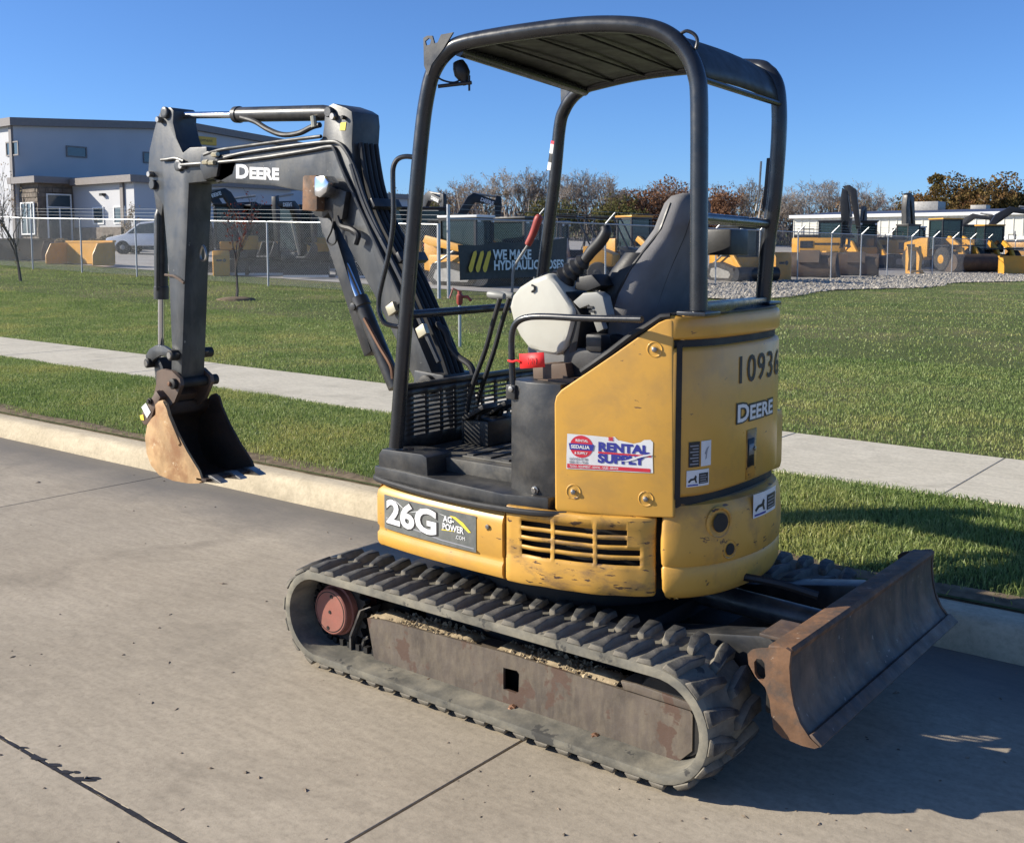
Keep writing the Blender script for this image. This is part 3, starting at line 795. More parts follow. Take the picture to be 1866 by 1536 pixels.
# lifting loops, light brackets, work light
for P_ in ([(1240,62),(1252,57),(1266,64),(1271,76),(1268,90)], [(1388,126),(1400,121),(1413,128),(1418,142),(1415,152)]):
    f = cl if P_[0][0] < 1300 else cr
    pp = smoothpath([f(*p) for p in P_], 4)
    part('lifting_loop', MB().tube(pp, .0055, 8), ROPSP)
q = [cl(x, y) - np.array([0, .030, 0]) for x, y in [(783,122),(782,72),(789,68),(798,68),(802,82),(808,80),(814,66),(836,62),(818,92),(797,120),(790,140)]]
hole = [cl(x, y) - np.array([0, .030, 0]) for x, y in [(785,78),(792,72),(796,76),(794,84),(787,86)]]
part('light_bracket', MB().plate(q, [hole], (0, .006, 0)), BLK)
q = [cr(x, y) - np.array([0, .02, 0]) for x, y in [(1027,190),(1026,146),(1034,144),(1050,155),(1040,172)]]
part('light_bracket', MB().prism(q, (0, .006, 0)), ROPSP)
q = cl(826, 122) + np.array([0, .05, 0]); q2 = cl(829, 138) + np.array([0, .05, 0])
part('work_light', MB().lathe(q + np.array([-.02, 0, .025]), (.35, .1, -1), [(0, .005), (.0, .020), (.02, .027), (.045, .029), (.06, .022), (.075, .012), (.085, .012)], 14), PLAS)
part('lamp_arm', MB().tube([cl(798, 158), cl(815, 153)+np.array([0, .03, 0]), cl(842, 148)+np.array([0, .05, 0])], .007, 8), ROPSP)
part('lamp_cable', MB().tube(smoothpath([cl(795,125), cl(800,143), cl(815,149)+np.array([0, .03, 0]), cl(828,140)+np.array([0, .05, 0])], 5), .0035, 6), HOSE)
part('lamp_stud', MB().cyl(cl(838,135)+np.array([0, .05, 0]), cl(838,163)+np.array([0, .05, 0]), .004, n=8), ROPSP)
# grab handle on the left front post, front crossbar
hp_ = [cl(x, y) + np.array([0, dy, 0]) for x, y, dy in [(757,287,0),(742,286,-.01),(730,291,-.015),(724,305,-.02),(723,330,-.02),(724,400,-.02),(716,460,-.02),(702,520,-.02),(697,548,-.02),(699,572,-.02),(708,588,-.02),(722,594,-.01),(738,596,0)]]
part('grab_handle', MB().tube(smoothpath(hp_, 4), .0095, 10), ROPSP)
f1 = cl(740, 574); part('front_rail', MB().cyl(f1, (f1[0], 3.79, f1[2]+.005), .016), ROPSP)

# ---- operator station
base_box = MB().box((-2.32, 2.93, 1.10), (-1.95, 3.02, 1.19)); 
CONL = part('console', MB().prism([at(x, y, 2.985) for x, y in [(926,559),(932,539),(945,523),(967,509),(997,497),(1013,515),(1035,548),(1047,567),(1043,590),(1037,613),(1026,641),(1010,648),(984,644),(962,636),(945,613),(934,590)]], (0, .15, 0)), CONS, bevel=.022, seg=3)
tag(CONL, 'pale grey control console beside the seat')
part('console_side', MB().prism([at(x, y, 3.0) for x, y in [(1005,503),(1040,545),(1060,575),(1050,640),(1035,650),(1040,590),(1046,567)]], (0, .13, 0)), PLAS, CONL, bevel=.006)
q = at(970, 526, 2.984); part('console_clip', MB().tube([q+np.array([.0, -.003, .012]), q+np.array([.012, -.003, .008]), q+np.array([.012, -.003, -.004]), q+np.array([.0, -.003, -.012])], .004, 6), PLAS, CONL)
def bellow(a, b_, r0, r1, n=6):
    pr = []; L = np.linalg.norm(b_-a)
    for i in range(n*2+1):
        t = i/(n*2); r = r0*(1-t)+r1*t
        pr.append((t*L, r*(1.0 if i % 2 else .74)))
    return MB().lathe(a, b_-a, pr, 20)
a, b_ = at(1008, 525, 3.06), at(1066, 474, 3.06)
part('joystick_boot', bellow(a, b_, .052, .028), PLAS, CONL)
part('boot_collar', MB().lathe(a, b_-a, [(-.02, .062), (.005, .062), (.012, .05)], 24), PLAS, CONL)
a2, b2 = at(1078, 520, 3.10), at(1050, 488, 3.10)
g = smoothpath([at(x, y, 3.06) for x, y in [(1056,484),(1066,474),(1079,457),(1094,441),(1104,424),(1102,413)]], 5)
n_ = len(g); part('joystick_grip', MB().tube(g, [.015 + .006*math.sin(i/(n_-1)*math.pi*.9) for i in range(n_)], 14), PLAS, CONL)
part('wrist_pad', MB().prism([at(x, y, 3.05) for x, y in [(1050,505),(1078,500),(1096,521),(1070,531),(1046,528)]], (0, .10, 0)), PLAS, CONL, bevel=.008)
part('lock_lever', MB().prism([at(x, y, 3.0) for x, y in [(1043,550),(1062,534),(1087,532),(1098,540),(1106,575),(1103,582),(1085,578),(1073,556),(1056,563)]], (0, .05, 0)), GREY, CONL, bevel=.006)
part('lock_lever_arm', MB().prism([at(x, y, 3.02) for x, y in [(1074,566),(1086,560),(1100,600),(1088,606)]], (0, .03, 0)), GREY, CONL, bevel=.004)
part('console_foot', MB().prism([at(x, y, 2.96) for x, y in [(970,665),(1030,662),(1035,694),(972,694)]], (0, .12, 0)), BRNB, bevel=.004)
part('foot_plate', MB().prism([at(x, y, 2.93) for x, y in [(955,692),(1045,690),(1050,700),(952,703)]], (0, .14, 0)), BRNB)
part('console_bellow', MB().box((-2.16, 3.0, 1.13), (-1.95, 3.16, 1.30)), PLAS, bevel=.02)
q = at(1085, 625, 3.0); part('ignition_block', MB().box((q[0]-.035, 2.99, q[2]-.03), (q[0]+.03, 3.05, q[2]+.03)), PLAS, bevel=.01)
# hand rail and the right-hand side levers
hr = [at(x, y, 2.885) for x, y in [(936,716),(934,690),(932,630),(935,600),(945,585),(965,578),(1000,577),(1060,580),(1170,582)]]
part('hand_rail', MB().tube(smoothpath(hr, 5), .0115, 12), ROPSP)
part('rail_foot', MB().box((hr[0][0]-.02, 2.865, hr[0][2]-.02), (hr[0][0]+.02, 2.895, hr[0][2]+.03)), BLK, bevel=.005)
q = at(931, 709, 2.862); part('rail_bolt', MB().lathe(q, (0, -1, 0), [(-.004, .010), (.004, .010), (.005, .006)], 8), STEE)
for k, P_ in enumerate(([(911,545),(898,590),(884,640),(862,700),(852,745),(850,775)], [(928,545),(914,590),(900,640),(880,700),(868,740),(862,770)])):
    Yl = 3.28 + .10*k
    pp = [at(x, y, Yl) for x, y in P_]
    part('travel_lever', MB().tube(smoothpath(pp, 4), .010, 10), PLAS)
    h0 = at(889 + 22*k, 536, Yl) ; h1 = at(919 + 16*k, 540, Yl)
    part('lever_grip', MB().lathe(h0, h1-h0, [(0, .006), (.004, .013), (.02, .017), (np.linalg.norm(h1-h0)*.7, .0165), (np.linalg.norm(h1-h0), .012)], 14), GREY)
    part('lever_neck', MB().cyl(pp[0], h0*.4+h1*.6, .011, n=10), GREY)
part('pedal_block', MB().box((-2.80, 3.2, .858), (-2.66, 3.42, .96)), BLK, bevel=.01)
for k in range(2):
    q = np.array([-2.72, 3.22+.14*k, .99])
    part('pedal', MB().obox(q, (.055, 0, .03), (0, .045, 0), (-.004, 0, .008)), PLAS, bevel=.003)
    part('pedal_arm', MB().cyl((-2.74, 3.22+.14*k, .92), q, .012, n=8), BLK)
RC = part('far_console', MB().box((-2.30, 3.62, 1.02), (-2.0, 3.78, 1.38)), PLAS, bevel=.03)
rl = [at(x, y, 3.70) for x, y in [(930,570),(934,520),(937,488),(962,447),(967,438)]]
part('blade_lever', MB().tube(smoothpath(rl, 4), .006, 8), GREY)
rg = [at(x, y, 3.70) for x, y in [(962,446),(972,425),(980,402),(984,392)]]
part('red_grip', MB().tube(smoothpath(rg, 4), [.015, .016, .016, .016, .0165, .017, .0175, .018, .0185, .018, .017, .015, .009], 12), REDG)
# ---- seat
def ring(cx, cy, z, a, b_, n=28, p=3.0):
    out = []
    for i in range(n):
        t = 2*math.pi*i/n; c, s_ = math.cos(t), math.sin(t)
        out.append((cx + a*math.copysign(abs(c)**(2/p), c), cy + b_*math.copysign(abs(s_)**(2/p), s_), z))
    return out
ST = part('seat', MB().grid([ring(-2.24, 3.36, z, a, b_, p=3.5) for z, a, b_ in ((1.18, .20, .20), (1.20, .23, .225), (1.26, .24, .235), (1.31, .23, .225), (1.33, .19, .19), (1.335, .02, .02))], close_u=True), SEAT)
tag(ST, 'grey fabric seat with tall headrest')
prof = [(1.22, -2.07, .060, .20), (1.27, -2.065, .085, .235), (1.38, -2.045, .095, .245), (1.48, -2.01, .092, .240), (1.56, -1.975, .084, .222), (1.62, -1.945, .074, .190), (1.665, -1.925, .066, .155), (1.70, -1.91, .060, .135), (1.75, -1.895, .057, .125), (1.79, -1.885, .052, .115), (1.815, -1.88, .038, .092), (1.826, -1.88, .012, .04)]
part('seat_back', MB().grid([ring(cx, 3.37, z, a, b_) for z, cx, a, b_ in prof], close_u=True), SEAT, ST, smooth=60)
part('back_shell', MB().grid([ring(cx-.045, 3.37, z, a*.9, b_*1.03) for z, cx, a, b_ in prof[1:6]], close_u=True), PLAS, ST)
part('seat_base', MB().box((-2.34, 3.16, .86), (-1.95, 3.56, 1.19)), BLK, bevel=.02)
# piping round the seat back, belt reel, switch slots on the lock lever
for sy in (-1, 1):
    pp = [(cx-a*.10, 3.37+sy*b_*.985, z) for z, cx, a, b_ in prof[1:10]]
    part('seat_piping', MB().tube(smoothpath(pp, 3), .006, 6), PLAS, ST)
    pp = [(cx+a*.93, 3.37+sy*b_*.45, z) for z, cx, a, b_ in prof[1:9]]
    part('seat_seam', MB().tube(smoothpath(pp, 3), .0035, 6), PLAS, ST)
part('belt_reel', MB().lathe((-2.02, 3.10, 1.30), (0, 1, 0), [(0, .02), (.004, .038), (.03, .042), (.05, .038)], 16), PLAS, ST)
for k in range(4):
    q = at(1076 + 3*k, 560 + 8*k, 2.997); part('lever_slot', MB().box((q[0]-.012, 2.995, q[2]-.004), (q[0]+.010, 2.9995, q[2]+.004)), PLAS, CONL)
# ---- boom, stick, bucket
BO, BT = 3.30, 0.165
bo = [(380,302),(387,284),(500,271),(575,261),(587,252),(590,232),(592,206),(598,194),(607,189),(630,197),(641,204),(643,225),(641,262),(643,300),(652,350),(672,410),(706,481),(732,545),(762,620),(795,700),(792,716),(778,720),(762,708),(722,620),(681,536),(640,460),(612,405),(600,386),(588,398),(574,394),(562,378),(552,349),(500,339),(410,333),(384,325)]
BM = part('boom', MB().prism([at(x, y, BO) for x, y in bo], (0, BT, 0)), BOOMP, bevel=.004); tag(BM, 'black boom with white lettering')
BC = BO + BT/2
def pin(name, px, py, Y0, Y1, r, m, parent, n=18):
    q = at(px, py, BO); return part(name, MB().lathe((q[0], Y0, q[2]), (0, 1, 0), [(0, r*.5), (0, r*.85), (.004, r), (Y1-Y0-.004, r), (Y1-Y0, r*.85), (Y1-Y0, r*.5)], n), m, parent)
pin('pivot_pin', 785, 702, 3.26, 3.51, .045, DARK, BM)
# swing post carrying the boom foot
q = at(785, 702, BO)
SW = part('swing_post', MB().prism([(q[0]-.09, 3.29, q[2]+.06), (q[0]+.08, 3.29, q[2]+.05), (q[0]+.16, 3.29, .62), (q[0]+.10, 3.29, .58), (q[0]-.12, 3.29, .60)], (0, .19, 0)), BLK, bevel=.01)
part('swing_bracket', MB().box((q[0]+.06, 3.22, .56), (-2.90, 3.56, .70)), BLK, bevel=.02)
# ears for the stick cylinder: bolts, hole, decal
for (x, y, r, m) in ((603,205,.024,BOOMP),(611,213,.016,STEE),(629,215,.009,DARK)):
    pin('ear_pin', x, y, BO-.022, BO-.001, r, m, BM)
dq = [at(x, y, BO-.0015) for x, y in [(621,224),(631,223),(629,238),(619,238)]]
part('yellow_marker', MB().prism(dq, (0, -.0008, 0)), YELP, BM)
# stick cylinder
e0, e1, e2 = at(312, 211, BC), at(430, 209.5, BC), at(603, 206, BC)
SC = part('stick_cylinder', MB().lathe(e1, e2-e1, [(0, .022), (0, .040), (.03, .041), (.032, .036), (np.linalg.norm(e2-e1)-.05, .036), (np.linalg.norm(e2-e1), .03)], 22), BLK)
part('rod', MB().cyl(e0, e1, .0175, n=18), CHRO, SC)
part('hose_loop', MB().tube(smoothpath([at(x, y, BC-.03) for x, y in [(440,214),(465,222),(488,236),(515,246),(545,243),(568,232),(583,228)]], 5), .013, 10), HOSE, SC)
part('fitting', MB().cyl(at(571,212,BC-.04), at(573,232,BC-.04), .014, n=8), ZINC, SC)
# pipes along the boom
pipes = [[(330,301),(345,300),(400,296),(470,289),(560,275),(598,268),(609,272),(620,300),(640,345),(690,455),(720,520),(750,585)],
         [(372,283),(400,274),(440,268),(520,257),(585,249)],
         [(395,292),(440,280),(520,268),(595,259),(618,262),(633,280),(648,310),(668,370),(706,455),(740,530),(780,620)],
         [(640,300),(652,340),(672,392),(712,470),(748,545),(800,660)]]
for i, P_ in enumerate(pipes):
    Yp = BO - .010 - .004*(i % 2)
    pp = smoothpath([at(x, y, Yp) for x, y in P_], 4)
    part('oil_pipe', MB().tube(pp, .0085 if i < 3 else .011, 8), BOOMP if i != 1 else HOSE, BM)
for i, dy in enumerate((.035, .065, .095, .125)):
    P_ = [(643,262),(648,300),(658,350),(679,408),(714,476),(744,540),(786,640),(806,700)]
    pp = [at(x, y, BO) + np.array([.014, dy, .004]) for x, y in P_]
    part('boom_hose', MB().tube(smoothpath(pp, 4), .0125, 8), HOSE, BM)
for (x, y) in ((662,368),(693,560)):
    q = at(x, y, BO); 
q = at(668, 372, BO); part('hose_clamp', MB().obox(q + np.array([.028, .085, .0]), (.012, 0, .008), (0, .085, 0), (-.012, 0, .018)), BLK, BM, bevel=.003)
q = at(716, 470, BO); part('hose_clamp', MB().obox(q + np.array([.028, .085, .0]), (.012, 0, .008), (0, .085, 0), (-.012, 0, .018)), BLK, BM, bevel=.003)
for (x, y) in ((715, 563), (770, 603), (612, 363)):
    q = at(x, y, BO-.02); part('pale_clip', MB().obox(q, (.022, 0, .012), (0, .012, 0), (-.010, 0, .02)), ZINC, BM, bevel=.003)
loop = smoothpath([at(x, y, 3.36) for x, y in [(795,590),(812,605),(820,630),(835,650),(858,668),(866,700)]], 5)
part('swing_hose', MB().tube(loop, .014, 10), HOSE)
loop = smoothpath([at(x, y, 3.42) for x, y in [(765,590),(775,620),(790,660),(806,700),(815,740)]], 5)
part('swing_hose', MB().tube(loop, .014, 10), HOSE)
# boom lamp bracket under the elbow
part('lamp_guard', MB().prism([at(x, y, BO-.03) for x, y in [(567,324),(570,321),(592,321),(593,383),(590,386),(566,384)]], (0, -.05, 0)), RUST, BM, bevel=.005)
part('lamp_shell', MB().prism([at(x, y, BO-.02) for x, y in [(594,323),(612,322),(620,334),(616,352),(604,362),(594,358)]], (0, -.07, 0)), CHRO, BM, bevel=.01)
part('lamp_bracket', MB().prism([at(x, y, BO-.004) for x, y in [(592,352),(606,364),(622,345),(640,350),(632,400),(615,405),(606,385),(592,386)]], (0, -.03, 0)), BLK, BM, bevel=.004)
part('lamp_cable', MB().tube(smoothpath([at(x, y, BO-.03) for x, y in [(604,380),(608,398),(604,420),(596,438),(603,446),(612,440),(610,420)]], 4), .005, 6), HOSE, BM)
part('bracket_hose', MB().tube(smoothpath([at(x, y, BO-.03) for x, y in [(615,395),(622,412),(640,418),(652,428),(648,445)]], 4), .014, 8), HOSE, BM)
# boom cylinder in front of the lower boom, with its guard strip
c0, c1, c2 = at(590, 392, BC), at(654, 543, BC), at(722, 706, BC)
L1 = np.linalg.norm(c2-c1)
BCY = part('boom_cylinder', MB().lathe(c1, c2-c1, [(0, .02), (0, .040), (.045, .042), (.05, .036), (L1, .036)], 22), BLK)
part('rod', MB().cyl(c0, c1, .0185, n=18), CHRO, BCY)
part('port_bolt', MB().lathe(c1 + (c2-c1)*.1 + np.array([-.02, -.036, 0]), (0, -1, 0), [(0, .018), (.01, .018), (.012, .01)], 10), BLK, BCY)
part('side_pipe', MB().tube(smoothpath([at(x, y, BC-.04) for x, y in [(664,580),(690,628),(708,658),(714,672),(716,690)]], 4), .009, 8), BOLT, BCY)
gs = [at(x, y, BC-.02) for x, y in [(579,394),(602,398),(676,640),(664,650),(660,640)]]
part('cylinder_guard', MB().prism(gs, (0, .07, 0)), BLK, BCY, bevel=.003)

# stick
SO, SI = 3.312, 0.142
so_ = [(293,203),(300,197),(310,196),(316,202),(315,224),(321,252),(333,279),(346,269),(376,268),(378,300),(376,331),(344,334),(341,410),(337,500),(333,620),(330,695),(326,708),(316,708),(312,696),(313,632),(308,505),(303,440),(297,374),(284,353),(273,336),(270,312),(272,275),(280,240),(287,214)]
SK = part('stick', MB().prism([at(x, y, SO) for x, y in so_], (0, SI, 0)), BOOMP, bevel=.004); tag(SK, 'black stick arm hanging upright')
def spin(name, px, py, r, m, d0=.03, d1=.0, n=16, both=True):
    q = at(px, py, SO)
    part(name, MB().lathe((q[0], SO-d0, q[2]), (0, 1, 0), [(0, r*.45), (.0, r*.85), (.003, r), (d0-.001, r)], n), m, SK)
for px, py, r in ((303,206,.030),(294,219,.016),(328,302,.030),(336,303,.017),(278,318,.016),(281,337,.026)):
    spin('pin_cap', px, py, r, BOOMP if r > .02 else STEE, .028 if r < .02 else .018)
part('grease_pipe', MB().tube(smoothpath([at(x, y, SO-.012) for x, y in [(294,292),(305,291),(320,289),(335,294)]], 4), .008, 8), BOOMP, SK)
part('pivot_boss', MB().prism([at(x, y, SO-.03) for x, y in [(366,280),(378,276),(395,280),(398,300),(394,322),(372,328),(364,305)]], (0, .03, 0)), BLK, BM, bevel=.004)
for px, py in ((392,282),(375,296),(386,297)):
    q = at(px, py, SO-.04); part('zinc_nut', MB().lathe(q, (1, 0, 0), [(-.02, .012), (.02, .012)], 6), ZINC, BM)
part('dark_joint', MB().prism([at(x, y, SO-.012) for x, y in [(385,292),(420,283),(430,295),(424,318),(396,334),(384,318)]], (0, .012, 0)), DARK, BM, bevel=.002)
part('lift_eye', MB().tube(smoothpath([at(x, y, SO+SI*.45)+np.array([.10, 0, 0]) for x, y in [(349,448),(354,462),(353,473),(346,474),(344,462)]], 4, closed=True), .006, 6, closed=True), STEE, SK)
part('strap_tie', MB().tube([at(x, y, SO-.006) for x, y in [(301,501),(316,503),(328,510),(335,516)]], .007, 6), BRNB, SK)
# bucket cylinder in front of the stick
YB = SO + SI/2
k0, k1, k2, k3 = at(287, 345, YB), at(293, 392, YB), at(294, 545, YB), at(294, 640, YB)
L2 = np.linalg.norm(k2-k1)
KC = part('bucket_cylinder', MB().lathe(k1, k2-k1, [(-.04, .02), (0, .034), (.02, .036), (L2-.07, .036), (L2-.065, .040), (L2, .040), (L2, .02)], 20), BLK)
part('rod', MB().cyl(k2, k3, .018, n=16), CHRO, KC)
part('rod_eye', MB().prism([at(x, y, YB-.03) for x, y in [(278,330),(290,340),(297,372),(294,395),(284,380),(280,352)]], (0, .06, 0)), BLK, KC, bevel=.006)
part('cylinder_pipe', MB().tube([at(x, y, YB-.045) for x, y in [(287,390),(287,420),(286,530)]], .007, 8), BLK, KC)
# linkage
BKY0, BKY1 = 3.215, 3.555
LK = part('bucket_link', MB().prism([at(x, y, SO-.03) for x, y in [(267,660),(265,648),(272,636),(284,629),(298,631),(312,640),(322,645),(318,652),(305,650),(292,648),(280,655),(274,664)]], (0, .022, 0)), BOOMP, bevel=.003)
part('far_link', MB().prism([at(x, y, SO-.03)+np.array([0, SI+.038, 0]) for x, y in [(267,660),(265,648),(272,636),(284,629),(298,631),(312,640),(322,645),(318,652),(305,650),(292,648),(280,655),(274,664)]], (0, .022, 0)), BOOMP, LK, bevel=.003)
for (px, py, r) in ((266, 662, .026), (308, 648, .028)):
    q = at(px, py, SO-.05); part('link_pin', MB().lathe(q, (0, 1, 0), [(0, .008), (0, r*.8), (.004, r), (.26, r), (.262, r*.8)], 18), DARK, LK)
    part('pin_face', MB().lathe(q + np.array([0, -.003, 0]), (0, 1, 0), [(0, .004), (0, r*.6), (.003, r*.66)], 16), STEE, LK)
part('push_link', MB().prism([at(x, y, SO-.01) for x, y in [(280,664),(290,655),(296,668),(302,690),(306,720),(286,722),(284,700)]], (0, .16, 0)), BLK, LK, bevel=.005)

# bucket
bp = [(284,738),(289,731),(296,729),(303,736),(308,755),(321,786),(341,824),(362,858),(368,876),(362,881),(344,881),(315,876),(290,866),(275,848),(267,826),(264,798),(268,774),(276,762),(283,756)]
bpl = [at(x, y, BKY0) for x, y in bp]
BK = part('bucket', MB().prism(bpl, (0, .014, 0)), BUCK, bevel=.002); tag(BK, 'tan rusty digging bucket with three teeth')
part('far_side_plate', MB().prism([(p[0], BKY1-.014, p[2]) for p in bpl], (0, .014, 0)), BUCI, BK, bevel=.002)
shell = [bpl[i] for i in (8, 9, 10, 11, 12, 13, 14, 15, 16, 17, 18, 0)]
cen = np.mean([np.array(p) for p in bpl], axis=0)
o_ = [(p[0], p[2]) for p in smoothpath(shell, 3)]
i_ = [(x + (cen[0]-x)*.045, z + (cen[2]-z)*.045) for x, z in o_]
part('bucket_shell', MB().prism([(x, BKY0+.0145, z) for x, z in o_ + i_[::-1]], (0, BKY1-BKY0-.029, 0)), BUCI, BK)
# wear strip on the side, hanger ears, top plate
part('side_strip', MB().prism([np.array([p[0]+.0, BKY0-.008, p[2]]) for p in [at(x, y, BKY0) for x, y in [(285,737),(291,731),(299,731),(306,745),(309,757),(330,808),(326,812),(300,770),(286,756)]]], (0, .0075, 0)), BUCK, BK, bevel=.002)
for yy in (SO-.035, SO+SI+.01):
    h = [at(x, y, SO-.02) for x, y in [(290,676),(300,672),(318,676),(332,690),(334,702),(322,732),(308,745),(288,740),(284,722),(289,700)]]
    hl = [at(x, y, SO-.02) for x, y in [(290,712),(296,710),(298,718),(293,722),(289,718)]]
    part('hanger_ear', MB().plate([(p[0], yy, p[2]) for p in h], [[(p[0], yy, p[2]) for p in hl]], (0, .022, 0)), BRNB, BK)
q = at(312, 700, SO-.06); part('bucket_pin', MB().lathe(q, (0, 1, 0), [(0, .006), (0, .022), (.004, .028), (.28, .028), (.284, .02)], 18), DARK, BK)
part('pin_bolt', MB().lathe(q + np.array([-.01, -.012, 0]), (0, 1, 0), [(0, .008), (.003, .012), (.014, .012)], 8), BOLT, BK)
tp_ = [at(x, y, BKY0+.02) for x, y in [(254,760),(284,712),(292,724),(280,748),(272,772),(262,775)]]
part('coupler_plate', MB().prism(tp_, (0, .28, 0)), BRNB, BK, bevel=.006)
lb = [at(x, y, BKY0+.018) for x, y in [(258,742),(266,734),(275,751),(268,762)]]
part('white_label', MB().prism(lb, (0, -.0015, 0)), WHIT, BK)
lb = [at(x, y, BKY0+.0175) for x, y in [(255,757),(261,755),(263,766),(257,765)]]
part('orange_label', MB().prism(lb, (0, -.0015, 0)), YELP, BK)
q = at(274, 731, BKY0+.018); part('coupler_bolt', MB().lathe(q, (0, -1, 0), [(0, .018), (.008, .018), (.009, .011), (.018, .010)], 8), DARK, BK)
ltip = bpl[8]
part('cutting_lip', MB().box((ltip[0]-.05, BKY0+.0, ltip[2]-.004), (ltip[0]+.035, BKY1, ltip[2]+.012)), BUCI, BK, bevel=.003)
for yy in (BKY0+.03, (BKY0+BKY1)/2-.02, BKY1-.07):
    t = MB().prism([(ltip[0]-.02, yy, ltip[2]-.014), (ltip[0]+.02, yy, ltip[2]-.012), (ltip[0]+.115, yy, ltip[2]-.004), (ltip[0]+.112, yy, ltip[2]+.002), (ltip[0]+.03, yy, ltip[2]+.026), (ltip[0]-.02, yy, ltip[2]+.022)], (0, .045, 0))
    part('tooth', t, STEE, BK, bevel=.003)
# ---- lettering and labels on the machine
class Curve2:
    """decal lookup on a vertical wall swept along a plan line"""
    def __init__(s, plan, k=8):
        s.p = [np.array(q, float) for q in smoothpath(plan, k)]; s.L = [0.0]
        for i in range(1, len(s.p)): s.L.append(s.L[-1] + float(np.linalg.norm(s.p[i]-s.p[i-1])))
        _, s.n = plan_norms(s.p)
    def pt(s, u, z, off=.0025):
        i = max(0, min(len(s.p)-2, int(np.searchsorted(s.L, u)-1))); f = (u-s.L[i])/(s.L[i+1]-s.L[i])
        p = s.p[i]*(1-f)+s.p[i+1]*f; n = s.n[i]*(1-f)+s.n[min(i+1, len(s.n)-1)]*f
        return np.array([p[0]+n[0]*off, p[1]+n[1]*off, z])
    def hit(s, px, py):
        d = ray(px, py)
        for i in range(len(s.p)-1):
            a, c = s.p[i], s.p[i+1]; n = np.array([c[1]-a[1], -(c[0]-a[0])]); n /= np.linalg.norm(n)
            if d[:2].dot(n) >= 0: continue
            q = CC + (n.dot(a)/n.dot(d[:2]))*d; t = (q[:2]-a).dot(c-a)/np.dot(c-a, c-a)
            if -.001 <= t <= 1.001: return np.array([s.L[i]+t*(s.L[i+1]-s.L[i]), q[2]])
    def patch(s, u0, u1, z0, z1, off, name, m, parent, k=10):
        mb = MB().grid([[s.pt(u0+(u1-u0)*i/k, z, off) for i in range(k+1)] for z in (z0, z1)])
        return part(name, mb, m, parent, smooth=60)
    def text(s, txt, u, z, size, off, name, m, parent, **kw):
        return part(name, text_mb(txt, size, lambda a, b: s.pt(u+a, z+b, off), **kw), m, parent, smooth=0)
CS = Curve2(plan_front)
tl, tr, br, bl = CS.hit(703, 902), CS.hit(868, 939), CS.hit(868, 1001), CS.hit(700, 966)
zt_, zb_ = (tl[1]+tr[1])/2, (bl[1]+br[1])/2
u0, u1 = (tl[0]+bl[0])/2, tr[0]
CS.patch(u0, u1, zb_, zt_, .0022, 'model_decal', DECG, HS)
hz = (zt_-zb_)
W = u1-u0
CS.text('26G', u0+W*.03, zb_+hz*.20, hz*.98, .0032, 'model_shadow', DECK, HS, bold=.0075, xs=1.32)
CS.text('26G', u0+W*.03, zb_+hz*.215, hz*.96, .0040, 'model_number', WHIT, HS, bold=.0045, xs=1.32)
sw = [(.02,.30),(.35,.20),(.65,.10),(.98,.08),(.98,.11),(.65,.135),(.35,.24),(.02,.345)]
part('decal_stripe', MB().add([CS.pt(u0+W*a, zb_+hz*b, .0029) for a, b in sw], [(0,1,6,7),(1,2,5,6),(2,3,4,5)]), GRYP, HS, smooth=0)
CS.text('AG-', u0+W*.68, zb_+hz*.66, hz*.24, .0046, 'dealer_name', WHIT, HS, bold=.001)
CS.text('POWER', u0+W*.67, zb_+hz*.44, hz*.25, .0046, 'dealer_name', WHIT, HS, bold=.001, xs=.92)
CS.text('.COM', u0+W*.80, zb_+hz*.26, hz*.15, .0046, 'dealer_name', WHIT, HS)
sw = [(.74,.86),(.80,.86),(.88,.74),(.955,.52),(.93,.50),(.86,.66),(.80,.78)]
part('yellow_swoosh', MB().add([CS.pt(u0+W*a, zb_+hz*b, .0036) for a, b in sw], [(0,1,6),(1,2,5,6),(2,3,4,5)]), YELP, HS, smooth=0)
sw = [(.66,.40),(.80,.44),(.80,.46),(.70,.44),(.66,.43)]
part('yellow_swoosh', MB().add([CS.pt(u0+W*a, zb_+hz*b, .0036) for a, b in sw], [(0,1,2,3,4)]), YELP, HS, smooth=0)
rn = random.Random(9)
for (a, b, c, d) in ((.12,.95,.28,.68),(.30,.66,.47,.83),(.05,.88,.12,.78),(.62,.86,.74,.80),(.50,.9,.56,.72),(.02,.28,.2,.22)):
    mb = MB(); p0 = np.array([a, b]); p1 = np.array([c, d]); t = (p1-p0); nn_ = np.array([-t[1], t[0]*.4]); nn_ /= np.linalg.norm(nn_)
    mb.add([CS.pt(u0+W*q[0], zb_+hz*q[1], .0048) for q in (p0, (p0+p1)/2-nn_*.008, p1, (p0+p1)/2+nn_*.008)], [(0,1,2,3)])
    part('scratch', mb, WHIT, HS, smooth=0)

# rear hood: number, maker's name, labels
CH = Curve2(plan_hd)
sa_, sb_ = CH.hit(1231, 760)[0], CH.hit(1241, 760)[0]
CH.patch(sa_, sb_, .832, 1.338, .0035, 'hood_edge_seal', HOODR, HD)
a = CH.hit(1339, 700); a2 = CH.hit(1339, 648)
CH.text('10936', a[0], a[1], (a2[1]-a[1])*1.36, .0025, 'stencil_number', STEN, HD, bold=.0012, xs=1.08, spacing=1.12)
a = CH.hit(1341, 770); a2 = CH.hit(1341, 736); hh = a2[1]-a[1]
end = CH.hit(1408, 762)
def word(C, u, z, h, off, parent, m, b0, nm, xs=1.0):
    C.text('D', u, z, h*1.42, off, nm, m, parent, bold=b0, xs=xs)
    C.text('EERE', u+h*1.08*xs, z, h*1.15, off, nm, m, parent, bold=b0, xs=xs, spacing=1.02)
word(CH, a[0], a[1], hh*.92, .0024, HD, DECK, .0080, 'name_outline', 1.42)
